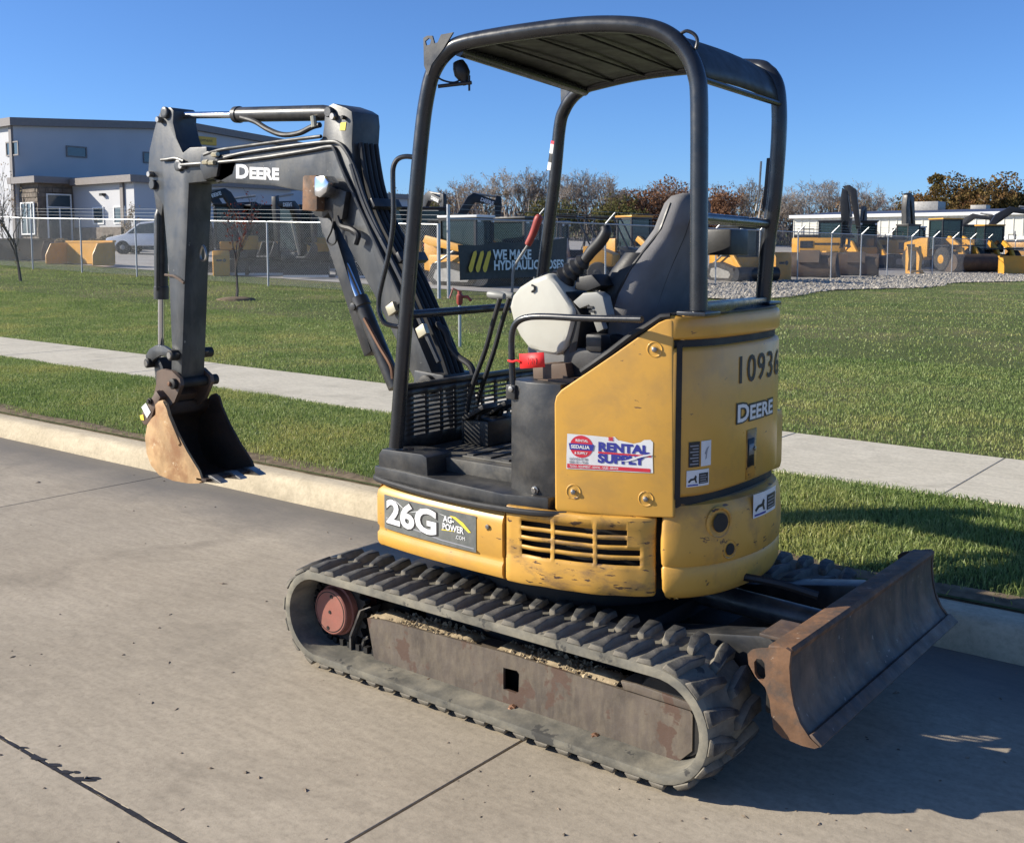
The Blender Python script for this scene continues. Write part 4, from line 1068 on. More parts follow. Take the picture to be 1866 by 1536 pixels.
word(CH, a[0], a[1], hh*.92, .0032, HD, WHIT, .0022, 'maker_name', 1.42)
def label(C, x0, y0, x1, y1, parent, kind):
    p = C.hit(x0, y1); q = C.hit(x1, y0); p2 = C.hit(x0, y0)
    zb, zt2 = p[1], p2[1]
    if kind == 'tall':
        C.patch(p[0], p[0]+(q[0]-p[0])*.46, zb, zt2, .0022, 'warning_label', DECK, parent)
        C.patch(p[0]+(q[0]-p[0])*.52, q[0], zb, zt2, .0022, 'warning_label', WHIT, parent)
        for k in range(7):
            z = zb + (zt2-zb)*(.1+.12*k)
            C.patch(p[0]+(q[0]-p[0])*(.05 + .1*(k % 2)), p[0]+(q[0]-p[0])*.40, z, z+(zt2-zb)*.045, .003, 'label_print', GRYP, parent)
        mb = MB().add([C.pt(p[0]+(q[0]-p[0])*u, zb+(zt2-zb)*v, .003) for u, v in [(.72,.25),(.78,.3),(.82,.6),(.9,.78),(.78,.7),(.68,.5),(.74,.45)]], [(0,1,2,3,4,5,6)])
        part('label_figure', mb, GRYP, parent, smooth=0)
    else:
        C.patch(p[0], q[0], zb, zt2, .0022, 'warning_label', WHIT, parent)
        C.patch(p[0]+(q[0]-p[0])*.52, p[0]+(q[0]-p[0])*.95, zb+(zt2-zb)*.14, zb+(zt2-zb)*.78, .003, 'label_panel', DECK, parent)
        for k in range(4):
            z = zb + (zt2-zb)*(.2+.14*k)
            C.patch(p[0]+(q[0]-p[0])*.56, p[0]+(q[0]-p[0])*(.9-.06*(k % 2)), z, z+(zt2-zb)*.05, .0038, 'label_print', GRYP, parent)
        mb = MB().add([C.pt(p[0]+(q[0]-p[0])*u, zb+(zt2-zb)*v, .003) for u, v in [(.06,.34),(.16,.5),(.3,.52),(.36,.7),(.42,.62),(.40,.44),(.44,.22),(.38,.22),(.33,.4),(.2,.38),(.1,.24)]], [tuple(range(11))])
        part('label_figure', mb, DECK, parent, smooth=0)
        C.patch(p[0]+(q[0]-p[0])*.05, p[0]+(q[0]-p[0])*.48, zb+(zt2-zb)*.06, zb+(zt2-zb)*.14, .003, 'label_print', BLUP, parent)
label(CH, 1254, 806, 1295, 852, HD, 'tall')
label(CH, 1250, 858, 1291, 888, HD, 'wide')
CWC = Curve2(plan_cw)
label(CWC, 1371, 902, 1412, 945, CW, 'wide')

# rental sticker on the side panel
SO_ = np.array([*SP0, 0.0]); ST_ = np.array([SP1[0]-SP0[0], SP1[1]-SP0[1], 0]); SLN = np.linalg.norm(ST_); ST_ /= SLN
def spt(px, py, off=.0015): return sdp(px, py, off)
A_, B_, C_, D_ = spt(1033, 790), spt(1190, 803), spt(1190, 862), spt(1032, 854)
def sk(u, v, off=0.0):
    p = (A_*(1-u)+B_*u)*v + (D_*(1-u)+C_*u)*(1-v)
    return p + nrm*off
edge = [(0,0),(.0,.4),(.005,1.0),(.3,1.0),(.5,.99),(.56,1.02),(.60,.93),(.68,.90),(.78,.86),(.86,.92),(.90,1.0),(.97,1.02),(1.0,.95),(.995,.5),(1.0,.0),(.8,-.01),(.5,.0),(.2,.0)]
STK = part('rental_sticker', MB().add([sk(u, v) for u, v in edge], [tuple(range(len(edge)))]), WHIT, SPN, smooth=0)
HT = np.linalg.norm(A_-D_); WD = np.linalg.norm(B_-A_)
def stx(txt, u, v, h, m, bold=.0006, xs=1.0, nm='sticker_print'):
    part(nm, text_mb(txt, h*HT, lambda a, b: sk(u + a/WD, v + b/HT, .0012), bold=bold, xs=xs), m, STK, smooth=0)
stx('RENTAL', .37, .58, .35, BLUP, .0022, 1.12)
stx('SUPPLY', .37, .24, .35, BLUP, .0022, 1.12)
part('red_rule', MB().add([sk(u, v, .001) for u, v in [(.37,.50),(.98,.48),(.98,.535),(.37,.555)]], [(0,1,2,3)]), REDP, STK, smooth=0)
stx('SE', .49, .90, .14, REDP, .001)
part('red_band', MB().add([sk(u, v, .001) for u, v in [(.01,.03),(.97,.02),(.97,.13),(.01,.15)]], [(0,1,2,3)]), REDP, STK, smooth=0)
stx('TOOLS - EQUIPMENT - RENTAL - SALES - SERVICE', .04, .055, .085, WHIT, .0002, .74)
cc = [(.175 + .115*math.cos(t)*HT/WD*2.9, .66 + .32*math.sin(t)) for t in np.linspace(0, 2*math.pi, 29)[:-1]]
part('round_logo', MB().add([sk(u, v, .0008) for u, v in cc], [tuple(range(28))]), REDP, STK, smooth=0)
part('logo_band', MB().add([sk(u, v, .0016) for u, v in [(.04,.56),(.31,.56),(.325,.74),(.025,.74)]], [(0,1,2,3)]), BLUP, STK, smooth=0)
part('logo_print', text_mb('SEDALIA', .135*HT, lambda a, b: sk(.052 + a/WD, .605 + b/HT, .0022), bold=.0006, xs=1.05), WHIT, STK, smooth=0)
part('logo_print', text_mb('RENTAL', .10*HT, lambda a, b: sk(.105 + a/WD, .80 + b/HT, .0022), bold=.0003), WHIT, STK, smooth=0)
part('logo_print', text_mb('& SUPPLY', .10*HT, lambda a, b: sk(.095 + a/WD, .44 + b/HT, .0022), bold=.0003, xs=.9), WHIT, STK, smooth=0)
stx('660-826-8188', .035, .265, .10, GRYP, .0003, .93)
stx('888-331-7368', .035, .17, .10, GRYP, .0003, .93)
part('sticker_tear', MB().add([sk(u, v, .0026) for u, v in [(.62,.30),(.74,.33),(.86,.46),(.99,.56),(.985,.60),(.84,.50),(.72,.37)]], [tuple(range(7))]), WHIT, STK, smooth=0)
# name on the boom
p0, p1, ph = at(429, 324, BO-.0015), at(511, 328, BO-.0015), at(429, 299, BO-.0015)
ux = (p1-p0); ul = np.linalg.norm(ux); ux /= ul; uz = ph-p0; hz_ = np.linalg.norm(uz); uz /= hz_
fn = lambda a, b: p0 + ux*a + uz*b
part('boom_name', text_mb('D', hz_*1.38, fn, bold=.004, xs=1.5), WHIT, BM, smooth=0)
part('boom_name', text_mb('EERE', hz_*1.12, lambda a, b: fn(a+hz_*1.07*1.5, b), bold=.0035, xs=1.42), WHIT, BM, smooth=0)
# wrapped warning strip on the right front post
for (y0, y1, m) in ((258,264,REDP),(264,281,WHIT),(281,297,DECK),(297,311,WHIT)):
    a, b = cr(1016+(258-y0)*.14, y0), cr(1016+(258-y1)*.14, y1)
    part('post_label', MB().tube([a, b], .0285, 16, caps=False), m, RH, smooth=60)
# red tag tied to the hand rail (a thing of its own)
tg = empty('red_tag', tuple(at(968, 672, 2.862)))
tag(tg, 'bright red card tag tied to the black hand rail of the excavator', 'tag')
tq = [at(x, y, Yq) for x, y, Yq in [(946,645,2.868),(991,642,2.845),(993,669,2.85),(948,672,2.872)]]
build('card', MB().grid([[tq[0], (tq[0]+tq[1])/2+np.array([0, -.004, 0]), tq[1]], [tq[3], (tq[2]+tq[3])/2+np.array([0, -.006, 0]), tq[2]]]), TAGR, tg, solid=.0012)
build('tie', MB().tube(smoothpath([at(x, y, Yq) for x, y, Yq in [(926,657,2.868),(934,659,2.862),(942,657,2.862),(948,660,2.864)]], 4), .004, 6), TAGR, tg)
wq = [tq[0]*.42+tq[1]*.58+np.array([0, -.009, 0])]
for k in range(3):
    a = at(962+7*k, 652, 2.848); b = at(963+7*k, 664, 2.85)
    build('handwriting', MB().tube([a, a*.6+b*.4+np.array([.004, 0, 0]), b], .0012, 5), DECK, tg)
# ------------------------------------------------------------------ ground, road, kerb, sidewalk, lawn
def sstep(a, b, x):
    t = np.clip((x-a)/(b-a), 0, 1); return t*t*(3-2*t)
def gz(x, y):
    x = np.asarray(x, float); y = np.asarray(y, float)
    s = sstep(8.5, 15.0, y)
    z = 0.165 + 0.05*sstep(4.7, 6.3, y) + s*(np.maximum(0, -12.0-x)*0.024 + np.maximum(0, -38.0-x)*0.014)
    z = z - 0.006*np.maximum(0, y-24.0)*sstep(-45, -22, x)
    return np.maximum(z, -0.35)
def gzf(x, y): return float(gz(x, y))

def concrete(name, c0, c1, joint=None, gutter=False, scale=1.0):
    m, nt, b = nodes_of(name)
    co = texco(nt)
    big = noise(nt, co, .9*scale, 5, .55)
    c = ramp(nt, big, [(.30, c0), (.70, c1)])
    fine = ramp(nt, noise(nt, co, 42, 6, .7), [(.3, (.80,)*3), (.5, (1,)*3), (.72, (1.12,)*3)])
    c = mixc(nt, 1.0, c, fine, 'MULTIPLY')
    brush = ramp(nt, noise(nt, co, 7, 5, .6, .4, (1, 3.5, 1)), [(.35, (.9,)*3), (.65, (1.06,)*3)])
    c = mixc(nt, 1.0, c, brush, 'MULTIPLY')
    v = nd(nt, 'ShaderNodeTexVoronoi', Scale=26.0); nt.links.new(co, v.inputs['Vector'])
    pits = ramp(nt, v.outputs['Distance'], [(.035, (1,)*3), (.06, (0,)*3)])
    sel = ramp(nt, noise(nt, co, 9, 2, .5), [(.58, (0,)*3), (.62, (.75,)*3)])
    pk = mixc(nt, 1.0, pits, sel, 'MULTIPLY')
    c = mixc(nt, pk, c, (.10, .08, .065))
    st = ramp(nt, noise(nt, co, 1.7, 6, .68, .6), [(.54, (0,)*3), (.72, (.45,)*3)])
    c = mixc(nt, st, c, tuple(q*.55 for q in c0))
    if gutter:
        sp = nd(nt, 'ShaderNodeSeparateXYZ'); nt.links.new(co, sp.inputs[0])
        ma = nd(nt, 'ShaderNodeMath', operation='ADD'); nt.links.new(sp.outputs['Y'], ma.inputs[0])
        nz = noise(nt, co, 1.3, 5, .6)
        mm = nd(nt, 'ShaderNodeMath', operation='MULTIPLY_ADD'); nt.links.new(nz, mm.inputs[0]); mm.inputs[1].default_value = .7; mm.inputs[2].default_value = -.35
        nt.links.new(mm.outputs[0], ma.inputs[1])
        g = ramp(nt, nd_scale(nt, ma.outputs[0], 1/5.0), [(3.75/5, (0,)*3), (4.25/5, (.8,)*3)])
        c = mixc(nt, g, c, (.125, .118, .108))
    nt.links.new(c, b.inputs['Base Color'])
    b.inputs['Roughness'].default_value = .85
    b.inputs['Specular IOR Level'].default_value = .25
    bump(nt, b, noise(nt, co, 120, 6, .7), .35, .003)
    return m
def nd_scale(nt, s, k):
    n = nd(nt, 'ShaderNodeMath', operation='MULTIPLY'); nt.links.new(s, n.inputs[0]); n.inputs[1].default_value = k
    return n.outputs[0]
ROADM = concrete('tan_road_concrete', (.325, .275, .205), (.415, .355, .27), gutter=True)
KERBM = concrete('pale_kerb_concrete', (.46, .385, .265), (.56, .475, .335), scale=2)
WALKM = concrete('pale_sidewalk_concrete', (.50, .455, .355), (.58, .53, .42), scale=1.4)
SEAL = mat('black_joint_sealant', (.018, .015, .014), .6, var=.3, scale=20)
SOIL = mat('dry_soil', (.17, .13, .085), .95, var=.4, scale=12, bumps=.6, bscale=60, spec=.1)

def ground_mat():
    m, nt, b = nodes_of('lawn_ground')
    co = texco(nt)
    a = ramp(nt, noise(nt, co, .35, 5, .6), [(.3, (.10, .135, .045)), (.5, (.14, .165, .062)), (.66, (.21, .195, .10))])
    f = ramp(nt, noise(nt, co, 14, 6, .75), [(.28, (.55,)*3), (.5, (1,)*3), (.75, (1.5,)*3)])
    c = mixc(nt, 1.0, a, f, 'MULTIPLY')
    nt.links.new(c, b.inputs['Base Color']); b.inputs['Roughness'].default_value = .95; b.inputs['Specular IOR Level'].default_value = .1
    bump(nt, b, noise(nt, co, 30, 6, .8), 1.0, .06)
    return m
GRM = ground_mat()
# one big ground sheet (lawn, lot beyond it, all the way to the horizon)
mb = MB()
xs = sorted(set(list(np.linspace(-60, 20, 81)) + [-900, -500, -300, -200, -140, -100, -80, -70, 30, 45, 70, 120, 250, 600]))
ys = sorted(set([4.64, 4.8, 5.2, 5.6, 6.0, 6.4, 7.0, 7.6, 8.3] + list(np.linspace(9, 40, 32)) + [45, 50, 60, 70, 80, 100, 130, 170, 230, 320, 500, 900, 1500]))
mb.grid([[(x, y, gzf(x, y)-.006) for x in xs] for y in ys])
GND = build('lawn', mb, GRM, None, smooth=80); tag(GND, kind='structure')
# ground under and behind the road
g0 = build('ground', MB().grid([[(-900, -900, -.03), (900, -900, -.03)], [(-900, 4.62, -.03), (900, 4.62, -.03)]]), SEAL, None); tag(g0, kind='structure')

RD = empty('road', (0, 0, 0)); tag(RD, kind='structure')
JX = [-2.115 - 4.58*k for k in range(-3, 6)]
def slab(x0, x1, y0, y1, name, m, parent, top=0.0, th=.03, bev=.0018):
    mb = MB().box((x0, y0, top-th), (x1, y1, top))
    return build(name, mb, m, parent, bevel=bev, seg=1)
JX = sorted(JX)
for i in range(len(JX)-1):
    for (y0, y1) in ((-2.6, 1.643), (1.657, 4.455)):
        slab(JX[i]+.005, JX[i+1]-.005, y0, y1, 'road_slab', ROADM, RD)
for i, (x0, x1) in enumerate(((-70, JX[0]), (JX[-1], 60))):
    slab(x0+.005, x1-.005, -2.6, 4.455, 'road_slab', ROADM, RD)
slab(-70, 60, -60, -2.61, 'road_slab', ROADM, RD)
# sealant squeezed out of the long joint, crack by the bucket
rn = random.Random(21)
mb = MB()
def blob(cx, cy, rx, ry, ang, z=.0016, n=12):
    ca, sa = math.cos(ang), math.sin(ang); pts = []
    for k in range(n):
        t = 2*math.pi*k/n; r = rn.uniform(.65, 1.15)
        u, v = rx*r*math.cos(t), ry*r*math.sin(t); pts.append((cx+u*ca-v*sa, cy+u*sa+v*ca, z))
    return pts
for i in range(150):
    x = -7 + 7.5*i/150; w = rn.uniform(.004, .010)
    P0 = (x, 1.65-w-rn.uniform(0, .003), .0013); P1 = (x+.052, 1.65-w-rn.uniform(0, .004), .0013); P2 = (x+.052, 1.65+w*rn.uniform(.4, 1), .0013); P3 = (x, 1.65+w*rn.uniform(.4, 1), .0013)
    mb.add([P0, P1, P2, P3], [(0, 1, 2, 3)])
for px, py, rx, ry in ((70,1383,.035,.010),(98,1394,.03,.011),(120,1407,.022,.012),(150,1420,.05,.013),(168,1418,.03,.009),(140,1407,.012,.009),(40,1362,.03,.006)):
    p = atz(px, py, 0); mb.add(blob(p[0], p[1], rx, ry, .55, .0021), [tuple(range(12))])
tag(build('joint_sealant', mb, SEAL, RD, smooth=0), kind='stuff')
# grit, leaf crumbs and pebbles on the road
m_grit = mat('grit', (.20, .155, .11), .9, var=.7, scale=40)
mb = MB()
for i in range(230):
    px = rn.uniform(-60, 1900); py = rn.uniform(860, 1560)
    p = atz(px, py, 0)
    if p[1] > 4.42: continue
    if rn.random() < .5 and p[1] < 3.6 and rn.random() < .5: continue
    r = rn.uniform(.002, .007) * (1.8 if rn.random() < .06 else 1)
    a = rn.uniform(0, 6.28); ca, sa = math.cos(a), math.sin(a); l = r*rn.uniform(1, 2.2)
    vs = [(p[0]+l*ca, p[1]+l*sa, .001), (p[0]-r*sa, p[1]+r*ca, .001), (p[0]-l*ca, p[1]-l*sa, .001), (p[0]+r*sa, p[1]-r*ca, .001), (p[0], p[1], r*rn.uniform(.5, 1.1))]
    mb.add(vs, [(0,1,4),(1,2,4),(2,3,4),(3,0,4)])
gr = build('road_grit', mb, m_grit, None, smooth=0); tag(gr, 'small scattered grit and leaf crumbs on the concrete road', 'grit', kind='stuff')

# kerb, in cast lengths
KB = empty('kerb', (0, 4.46, 0)); tag(KB, kind='structure')
prof = [(4.452, -.03), (4.452, .012), (4.462, .05), (4.478, .098), (4.494, .126), (4.515, .141), (4.545, .147), (4.63, .150), (4.655, .146), (4.66, -.03)]
JK = [-70.0] + JX + [60.0]
for i in range(len(JK)-1):
    x0, x1 = JK[i]+.004, JK[i+1]-.004
    n = max(2, int((x1-x0)/.12)) if -12 < x0 < 8 else 6
    rows = []
    for k in range(n+1):
        x = x0+(x1-x0)*k/n
        rows.append([(x, y + (.003*math.sin(x*5.1+z*40)+rn.uniform(-.0015, .0015) if z > 0 else 0), z + (rn.uniform(-.0015, .0015) if z > .01 else 0)) for y, z in prof])
    mb = MB().grid(rows)
    mb.f.append(tuple(range(len(prof)))); mb.f.append(tuple(range(n*len(prof), (n+1)*len(prof))))
    build('kerb_length', mb, KERBM, KB, smooth=50)

# sidewalk panels
SWK = empty('sidewalk', (-2, 7, .2)); tag(SWK, kind='structure')
wn0, wn1 = atz(0, 649, .215)[:2], atz(1866, 925, .215)[:2]
wf0, wf1 = atz(0, 614.4, .215)[:2], atz(1866, 840, .215)[:2]
def wline(a, b, x): return a[1] + (x-a[0])/(b[0]-a[0])*(b[1]-a[1])
jq = atz(1721, 900, .215)[0]
sp = 1.52
xs_ = [jq + sp*k for k in range(-26, 14)]
for i in range(len(xs_)-1):
    x0, x1 = xs_[i]+.0025, xs_[i+1]-.0025
    zt0 = .215
    q = [(x0, wline(wn0, wn1, x0)), (x1, wline(wn0, wn1, x1)), (x1, wline(wf0, wf1, x1)), (x0, wline(wf0, wf1, x0))]
    dz = rn.uniform(-.003, .003)
    build('walk_panel', MB().prism([(x, y, .12) for x, y in q], (0, 0, .10+dz)), WALKM, SWK, bevel=.005, seg=1)

jf = MB().prism([(xs_[0], wline(wn0, wn1, xs_[0])+.02, .1), (xs_[-1], wline(wn0, wn1, xs_[-1])+.02, .1), (xs_[-1], wline(wf0, wf1, xs_[-1])-.02, .1), (xs_[0], wline(wf0, wf1, xs_[0])-.02, .1)], (0, 0, .105))
build('joint_bed', jf, WALKM, SWK)
# ---- grass blades
def grass_mat(name, cols):
    m, nt, b = nodes_of(name)
    nt.nodes.remove(b)
    co = texco(nt)
    n1 = noise(nt, co, 55, 2, .5)
    c = ramp(nt, n1, [(.30, cols[0]), (.48, cols[1]), (.62, cols[2]), (.74, cols[3])])
    big = ramp(nt, noise(nt, co, .7, 6, .7), [(.36, (.70, .80, .70)), (.50, (1, 1, 1)), (.64, (1.42, 1.16, 1.15))])
    c = mixc(nt, 1.0, c, big, 'MULTIPLY')
    d = nd(nt, 'ShaderNodeBsdfDiffuse'); t = nd(nt, 'ShaderNodeBsdfTranslucent'); g = nd(nt, 'ShaderNodeBsdfGlossy', Roughness=.45)
    mx = nd(nt, 'ShaderNodeMixShader'); mx.inputs[0].default_value = .42
    mg = nd(nt, 'ShaderNodeMixShader'); mg.inputs[0].default_value = .02
    nt.links.new(c, d.inputs[0]); nt.links.new(c, t.inputs[0])
    nt.links.new(d.outputs[0], mx.inputs[1]); nt.links.new(t.outputs[0], mx.inputs[2])
    nt.links.new(mx.outputs[0], mg.inputs[1]); nt.links.new(g.outputs[0], mg.inputs[2])
    nt.links.new(mg.outputs[0], nt.nodes['Material Output'].inputs[0])
    return m
GRASS = grass_mat('green_grass', [(.18, .24, .066), (.25, .32, .095), (.325, .375, .135), (.44, .425, .22)])
def grass(name, n, x0, x1, y0, y1, h, w, keep=None, label=None, mat_=GRASS):
    x = RNG.uniform(x0, x1, n); y = RNG.uniform(y0, y1, n)
    if keep is not None:
        k = keep(x, y); x, y = x[k], y[k]
    n = len(x); z = gz(x, y) - .006
    clump = .5 + .5*np.sin(x*3.1+np.sin(y*2.7)*1.5)*np.sin(y*3.7+np.sin(x*1.9)*1.4)
    hh = h*RNG.uniform(.45, 1.15, n)*(.72+.5*clump)
    a = RNG.uniform(0, 2*np.pi, n); lean = RNG.uniform(.15, .9, n)*hh
    ww = w*RNG.uniform(.6, 1.3, n)
    b = RNG.uniform(0, 2*np.pi, n)
    dx, dy = np.cos(a), np.sin(a); sx, sy = np.cos(b)*ww, np.sin(b)*ww
    V = np.empty((n, 5, 3), np.float32)
    V[:, 0] = np.stack([x-sx, y-sy, z], 1); V[:, 1] = np.stack([x+sx, y+sy, z], 1)
    mx_, my_, mz = x+dx*lean*.35, y+dy*lean*.35, z+hh*.62
    V[:, 2] = np.stack([mx_+sx*.8, my_+sy*.8, mz], 1); V[:, 3] = np.stack([mx_-sx*.8, my_-sy*.8, mz], 1)
    V[:, 4] = np.stack([x+dx*lean, y+dy*lean, z+hh*(1-.25*(lean/hh))], 1)
    me = bpy.data.meshes.new(name)
    me.vertices.add(n*5); me.vertices.foreach_set('co', V.ravel())
    base = (np.arange(n)*5)[:, None]
    tri = np.concatenate([base+np.array([[0,1,2]]), base+np.array([[0,2,3]]), base+np.array([[3,2,4]])], 1).astype(np.int32).ravel()
    nt_ = n*3
    me.loops.add(nt_*3); me.loops.foreach_set('vertex_index', tri)
    me.polygons.add(nt_); me.polygons.foreach_set('loop_start', np.arange(0, nt_*3, 3, dtype=np.int32))
    me.polygons.foreach_set('loop_total', np.full(nt_, 3, np.int32))
    me.update(calc_edges=True); me.materials.append(mat_)
    o = link(name, me); tag(o, label, 'grass', kind='stuff')
    return o
wny = lambda x: wn0[1] + (x-wn0[0])/(wn1[0]-wn0[0])*(wn1[1]-wn0[1])
wfy = lambda x: wf0[1] + (x-wf0[0])/(wf1[0]-wf0[0])*(wf1[1]-wf0[1])
bare = lambda x, y: RNG.random(len(x)) < np.clip((y-4.67-.10*np.sin(x*1.7)**2)/.22, .03, 1)
grass('verge_grass', 300000, -15.5, 1.2, 4.66, 7.05, .045, .0025, lambda x, y: (y < wny(x)-.01) & bare(x, y), 'short green grass on the verge between kerb and sidewalk')
grass('lawn_grass', 380000, -30, 4.5, 7.6, 13.5, .036, .0034, lambda x, y: (y > wfy(x)+.01) & (RNG.random(len(x)) < np.clip(1.5-(y-7.6)/7, .2, 1)), 'mown green lawn beyond the sidewalk')
grass('far_lawn_grass', 300000, -48, 6, 12.0, 60, .042, .007, lambda x, y: (x > np.where(y < 22.5, -60, -13.5)) & (y > np.where(x < -28, 8.5, 12)) & (y < np.where(x < -28, 23, 60)) & (RNG.random(len(x)) < np.clip(1.25-(y-12)/30, .25, 1)), 'sparser lawn running back to the chain link fence')
# bare soil strip at the back of the kerb
mb = MB(); rows = []
for i in range(180):
    x = -14+16*i/179; w = .09+.05*math.sin(x*1.7)+.04*math.sin(x*4.3)
    rows.append([(x, 4.640, .151), (x, 4.68, .162), (x, 4.70+max(.02, w), .172), (x, 4.76+max(.02, w), .158)])
so_il = build('soil_strip', MB().grid(rows), SOIL, GND, smooth=60); tag(so_il, kind='stuff')
# ------------------------------------------------------------------ the yard behind the lawn
GALV = mat('galvanised_steel', (.42, .43, .44), .45, metal=.6, var=.1)
CLINK = mat('chain_link_wire', (.30, .31, .315), .5, metal=.5, var=.1)
CONB = mat('yard_concrete', (.34, .32, .29), .9, var=.12, scale=.6, bumps=.1)
BYEL = mat('yard_machine_yellow', (.64, .31, .03), .45, var=.08, scale=2, dirt=(.3, .2, .1), dirt_amt=.3)
BBLK = mat('yard_machine_black', (.014, .014, .015), .45, var=.3, scale=2)
BRUB = mat('yard_rubber', (.028, .027, .026), .85, var=.3, scale=5, dirt=(.12, .10, .075), dirt_amt=.5)
BBRN = mat('old_brown_bucket', (.075, .05, .032), .7, var=.3, scale=2, dirt=(.16, .10, .05), dirt_amt=.5)
BGRY = mat('yard_grey_steel', (.30, .29, .27), .5, metal=.4, var=.2)
BWHT = mat('yard_white_plastic', (.7, .7, .68), .5, var=.06)
BSEAT = mat('yard_seat_vinyl', (.35, .33, .29), .6)
def glass_mat(name, tint):
    m, nt, b = nodes_of(name)
    b.inputs['Base Color'].default_value = (*tint, 1); b.inputs['Roughness'].default_value = .05
    b.inputs['Specular IOR Level'].default_value = .8
    tr = nd(nt, 'ShaderNodeBsdfTransparent'); tr.inputs[0].default_value = (.45, .58, .58, 1)
    mx = nd(nt, 'ShaderNodeMixShader'); mx.inputs[0].default_value = .55
    nt.links.new(tr.outputs[0], mx.inputs[1]); nt.links.new(b.outputs[0], mx.inputs[2])
    nt.links.new(mx.outputs[0], nt.nodes['Material Output'].inputs[0])
    return m
CGLS = glass_mat('green_cab_glass', (.035, .06, .065))
WGLS = mat('dark_window_glass', (.035, .06, .075), .08, var=.1, spec=.8)
METW = mat('white_metal_siding', (.46, .46, .47), .5, var=.03, scale=.5)
FASC = mat('grey_metal_fascia', (.19, .165, .15), .5, var=.08)
STON = mat('grey_brown_stone', (.155, .125, .098), .85, var=.35, scale=3, bumps=.4, bscale=12)
WFRM = mat('white_window_frame', (.78, .78, .76), .5, var=.03)
SIGY = mat('yellow_sign_panel', (.70, .42, .05), .5, var=.05)
def L(root, name, mb, m, **kw): return build(name, mb, m, root, local=True, **kw)
def thing(name, px, py, D, rz, label, cat, group=None, z=None):
    p = dep(px, py, D); o = empty(name, (p[0], p[1], gzf(p[0], p[1]) if z is None else z), rz)
    return tag(o, label, cat, group)
AXR = math.degrees(math.atan2(CR[1], CR[0]))      # heading of "to the right in the picture"
# yard surfaces
mb = MB(); mb.grid([[(x, y, gzf(x, y)+.012) for x in np.linspace(-120, -18.6, 60)] for y in np.linspace(23.0, 140, 60)])
tag(build('yard', mb, CONB, None, smooth=80), kind='structure')

# ---- chain link fences
def fence(name, p0, p1, n, H, label, arms, sag=0.0, barbs=True, rail=True):
    r = empty(name, (p0[0], p0[1], gzf(*p0))); tag(r, label, 'fence')
    p0 = np.array(p0); p1 = np.array(p1); d = (p1-p0)/n; t = d/np.linalg.norm(d); nn = np.array([-t[1], t[0]])
    Z = lambda q: gzf(q[0], q[1])
    for i in range(n+1):
        q = p0 + d*i; z = Z(q)
        big = .045 if i in (0, n) else .028
        build('post', MB().cyl((q[0], q[1], z-.05), (q[0], q[1], z+H+(.35 if i in (0,) and arms else .02)), big, n=10), GALV, r)
        if arms and i > 0:
            a = MB().tube([(q[0], q[1], z+H), (q[0]+nn[0]*arms*.34, q[1]+nn[1]*arms*.34, z+H+.34)], [.03, .018], 6)
            build('barb_arm', a, GALV, r)
    for i in range(n):
        a, b = p0+d*i, p0+d*(i+1)
        if rail: build('top_rail', MB().cyl((a[0], a[1], Z(a)+H), (b[0], b[1], Z(b)+H), .021, n=8), GALV, r)
    # woven diamond wires
    mb = MB(); Lt = np.linalg.norm(p1-p0); pitch = .075; hm = H-.06
    def wire(u0, z0, u1, z1, rr):
        a = p0+t*u0; b = p0+t*u1
        za, zb = Z(a)+z0, Z(b)+z1
        o = nn*rr
        mb.add([(a[0]-o[0], a[1]-o[1], za), (a[0]+o[0], a[1]+o[1], za+.0), (a[0], a[1], za+2*rr), (b[0]-o[0], b[1]-o[1], zb), (b[0]+o[0], b[1]+o[1], zb), (b[0], b[1], zb+2*rr)], [(0,1,4,3),(1,2,5,4),(2,0,3,5)])
    k = int(Lt/pitch)
    for i in range(-int(hm/pitch), k):
        u = i*pitch
        for s in (1, -1):
            a0, a1 = u, u+hm; z0, z1 = (.04, hm+.04) if s > 0 else (hm+.04, .04)
            if a0 < 0: z0 = z0 + (z1-z0)*(-a0)/hm; a0 = 0
            if a1 > Lt: z1 = z1 - (z1-z0)*(a1-Lt)/(a1-a0); a1 = Lt
            if a1 > a0: wire(a0, z0, a1, z1, .0024)
    tag(build('chain_mesh', mb, CLINK, r, smooth=0), kind='stuff')
    if barbs:
        for j in range(3):
            zz = H+.12+.11*j; off = nn*(arms*(.12+.11*j) if arms else 0)
            pts = [(q[0]+off[0], q[1]+off[1], Z(q)+zz) for q in [p0+d*i for i in range(n+1)]]
            build('barbed_wire', MB().tube(pts, .005, 4), CLINK, r)
    return r
FC = dep(818, 563, 27)[:2]
fence('chain_link_fence', (FC[0]-.1, 19.9), (-51.0, 19.75), 10, 1.83, 'low chain link fence with bright top rail along the left of the yard', 0)
fence('chain_link_fence', (FC[0], 20.15), (-18.75, 92.0), 20, 1.98, 'tall chain link fence with slanted barb arms running back on the right', -1, rail=True)
FR = [o for o in bpy.data.objects if o.name.startswith('chain_link_fence')]

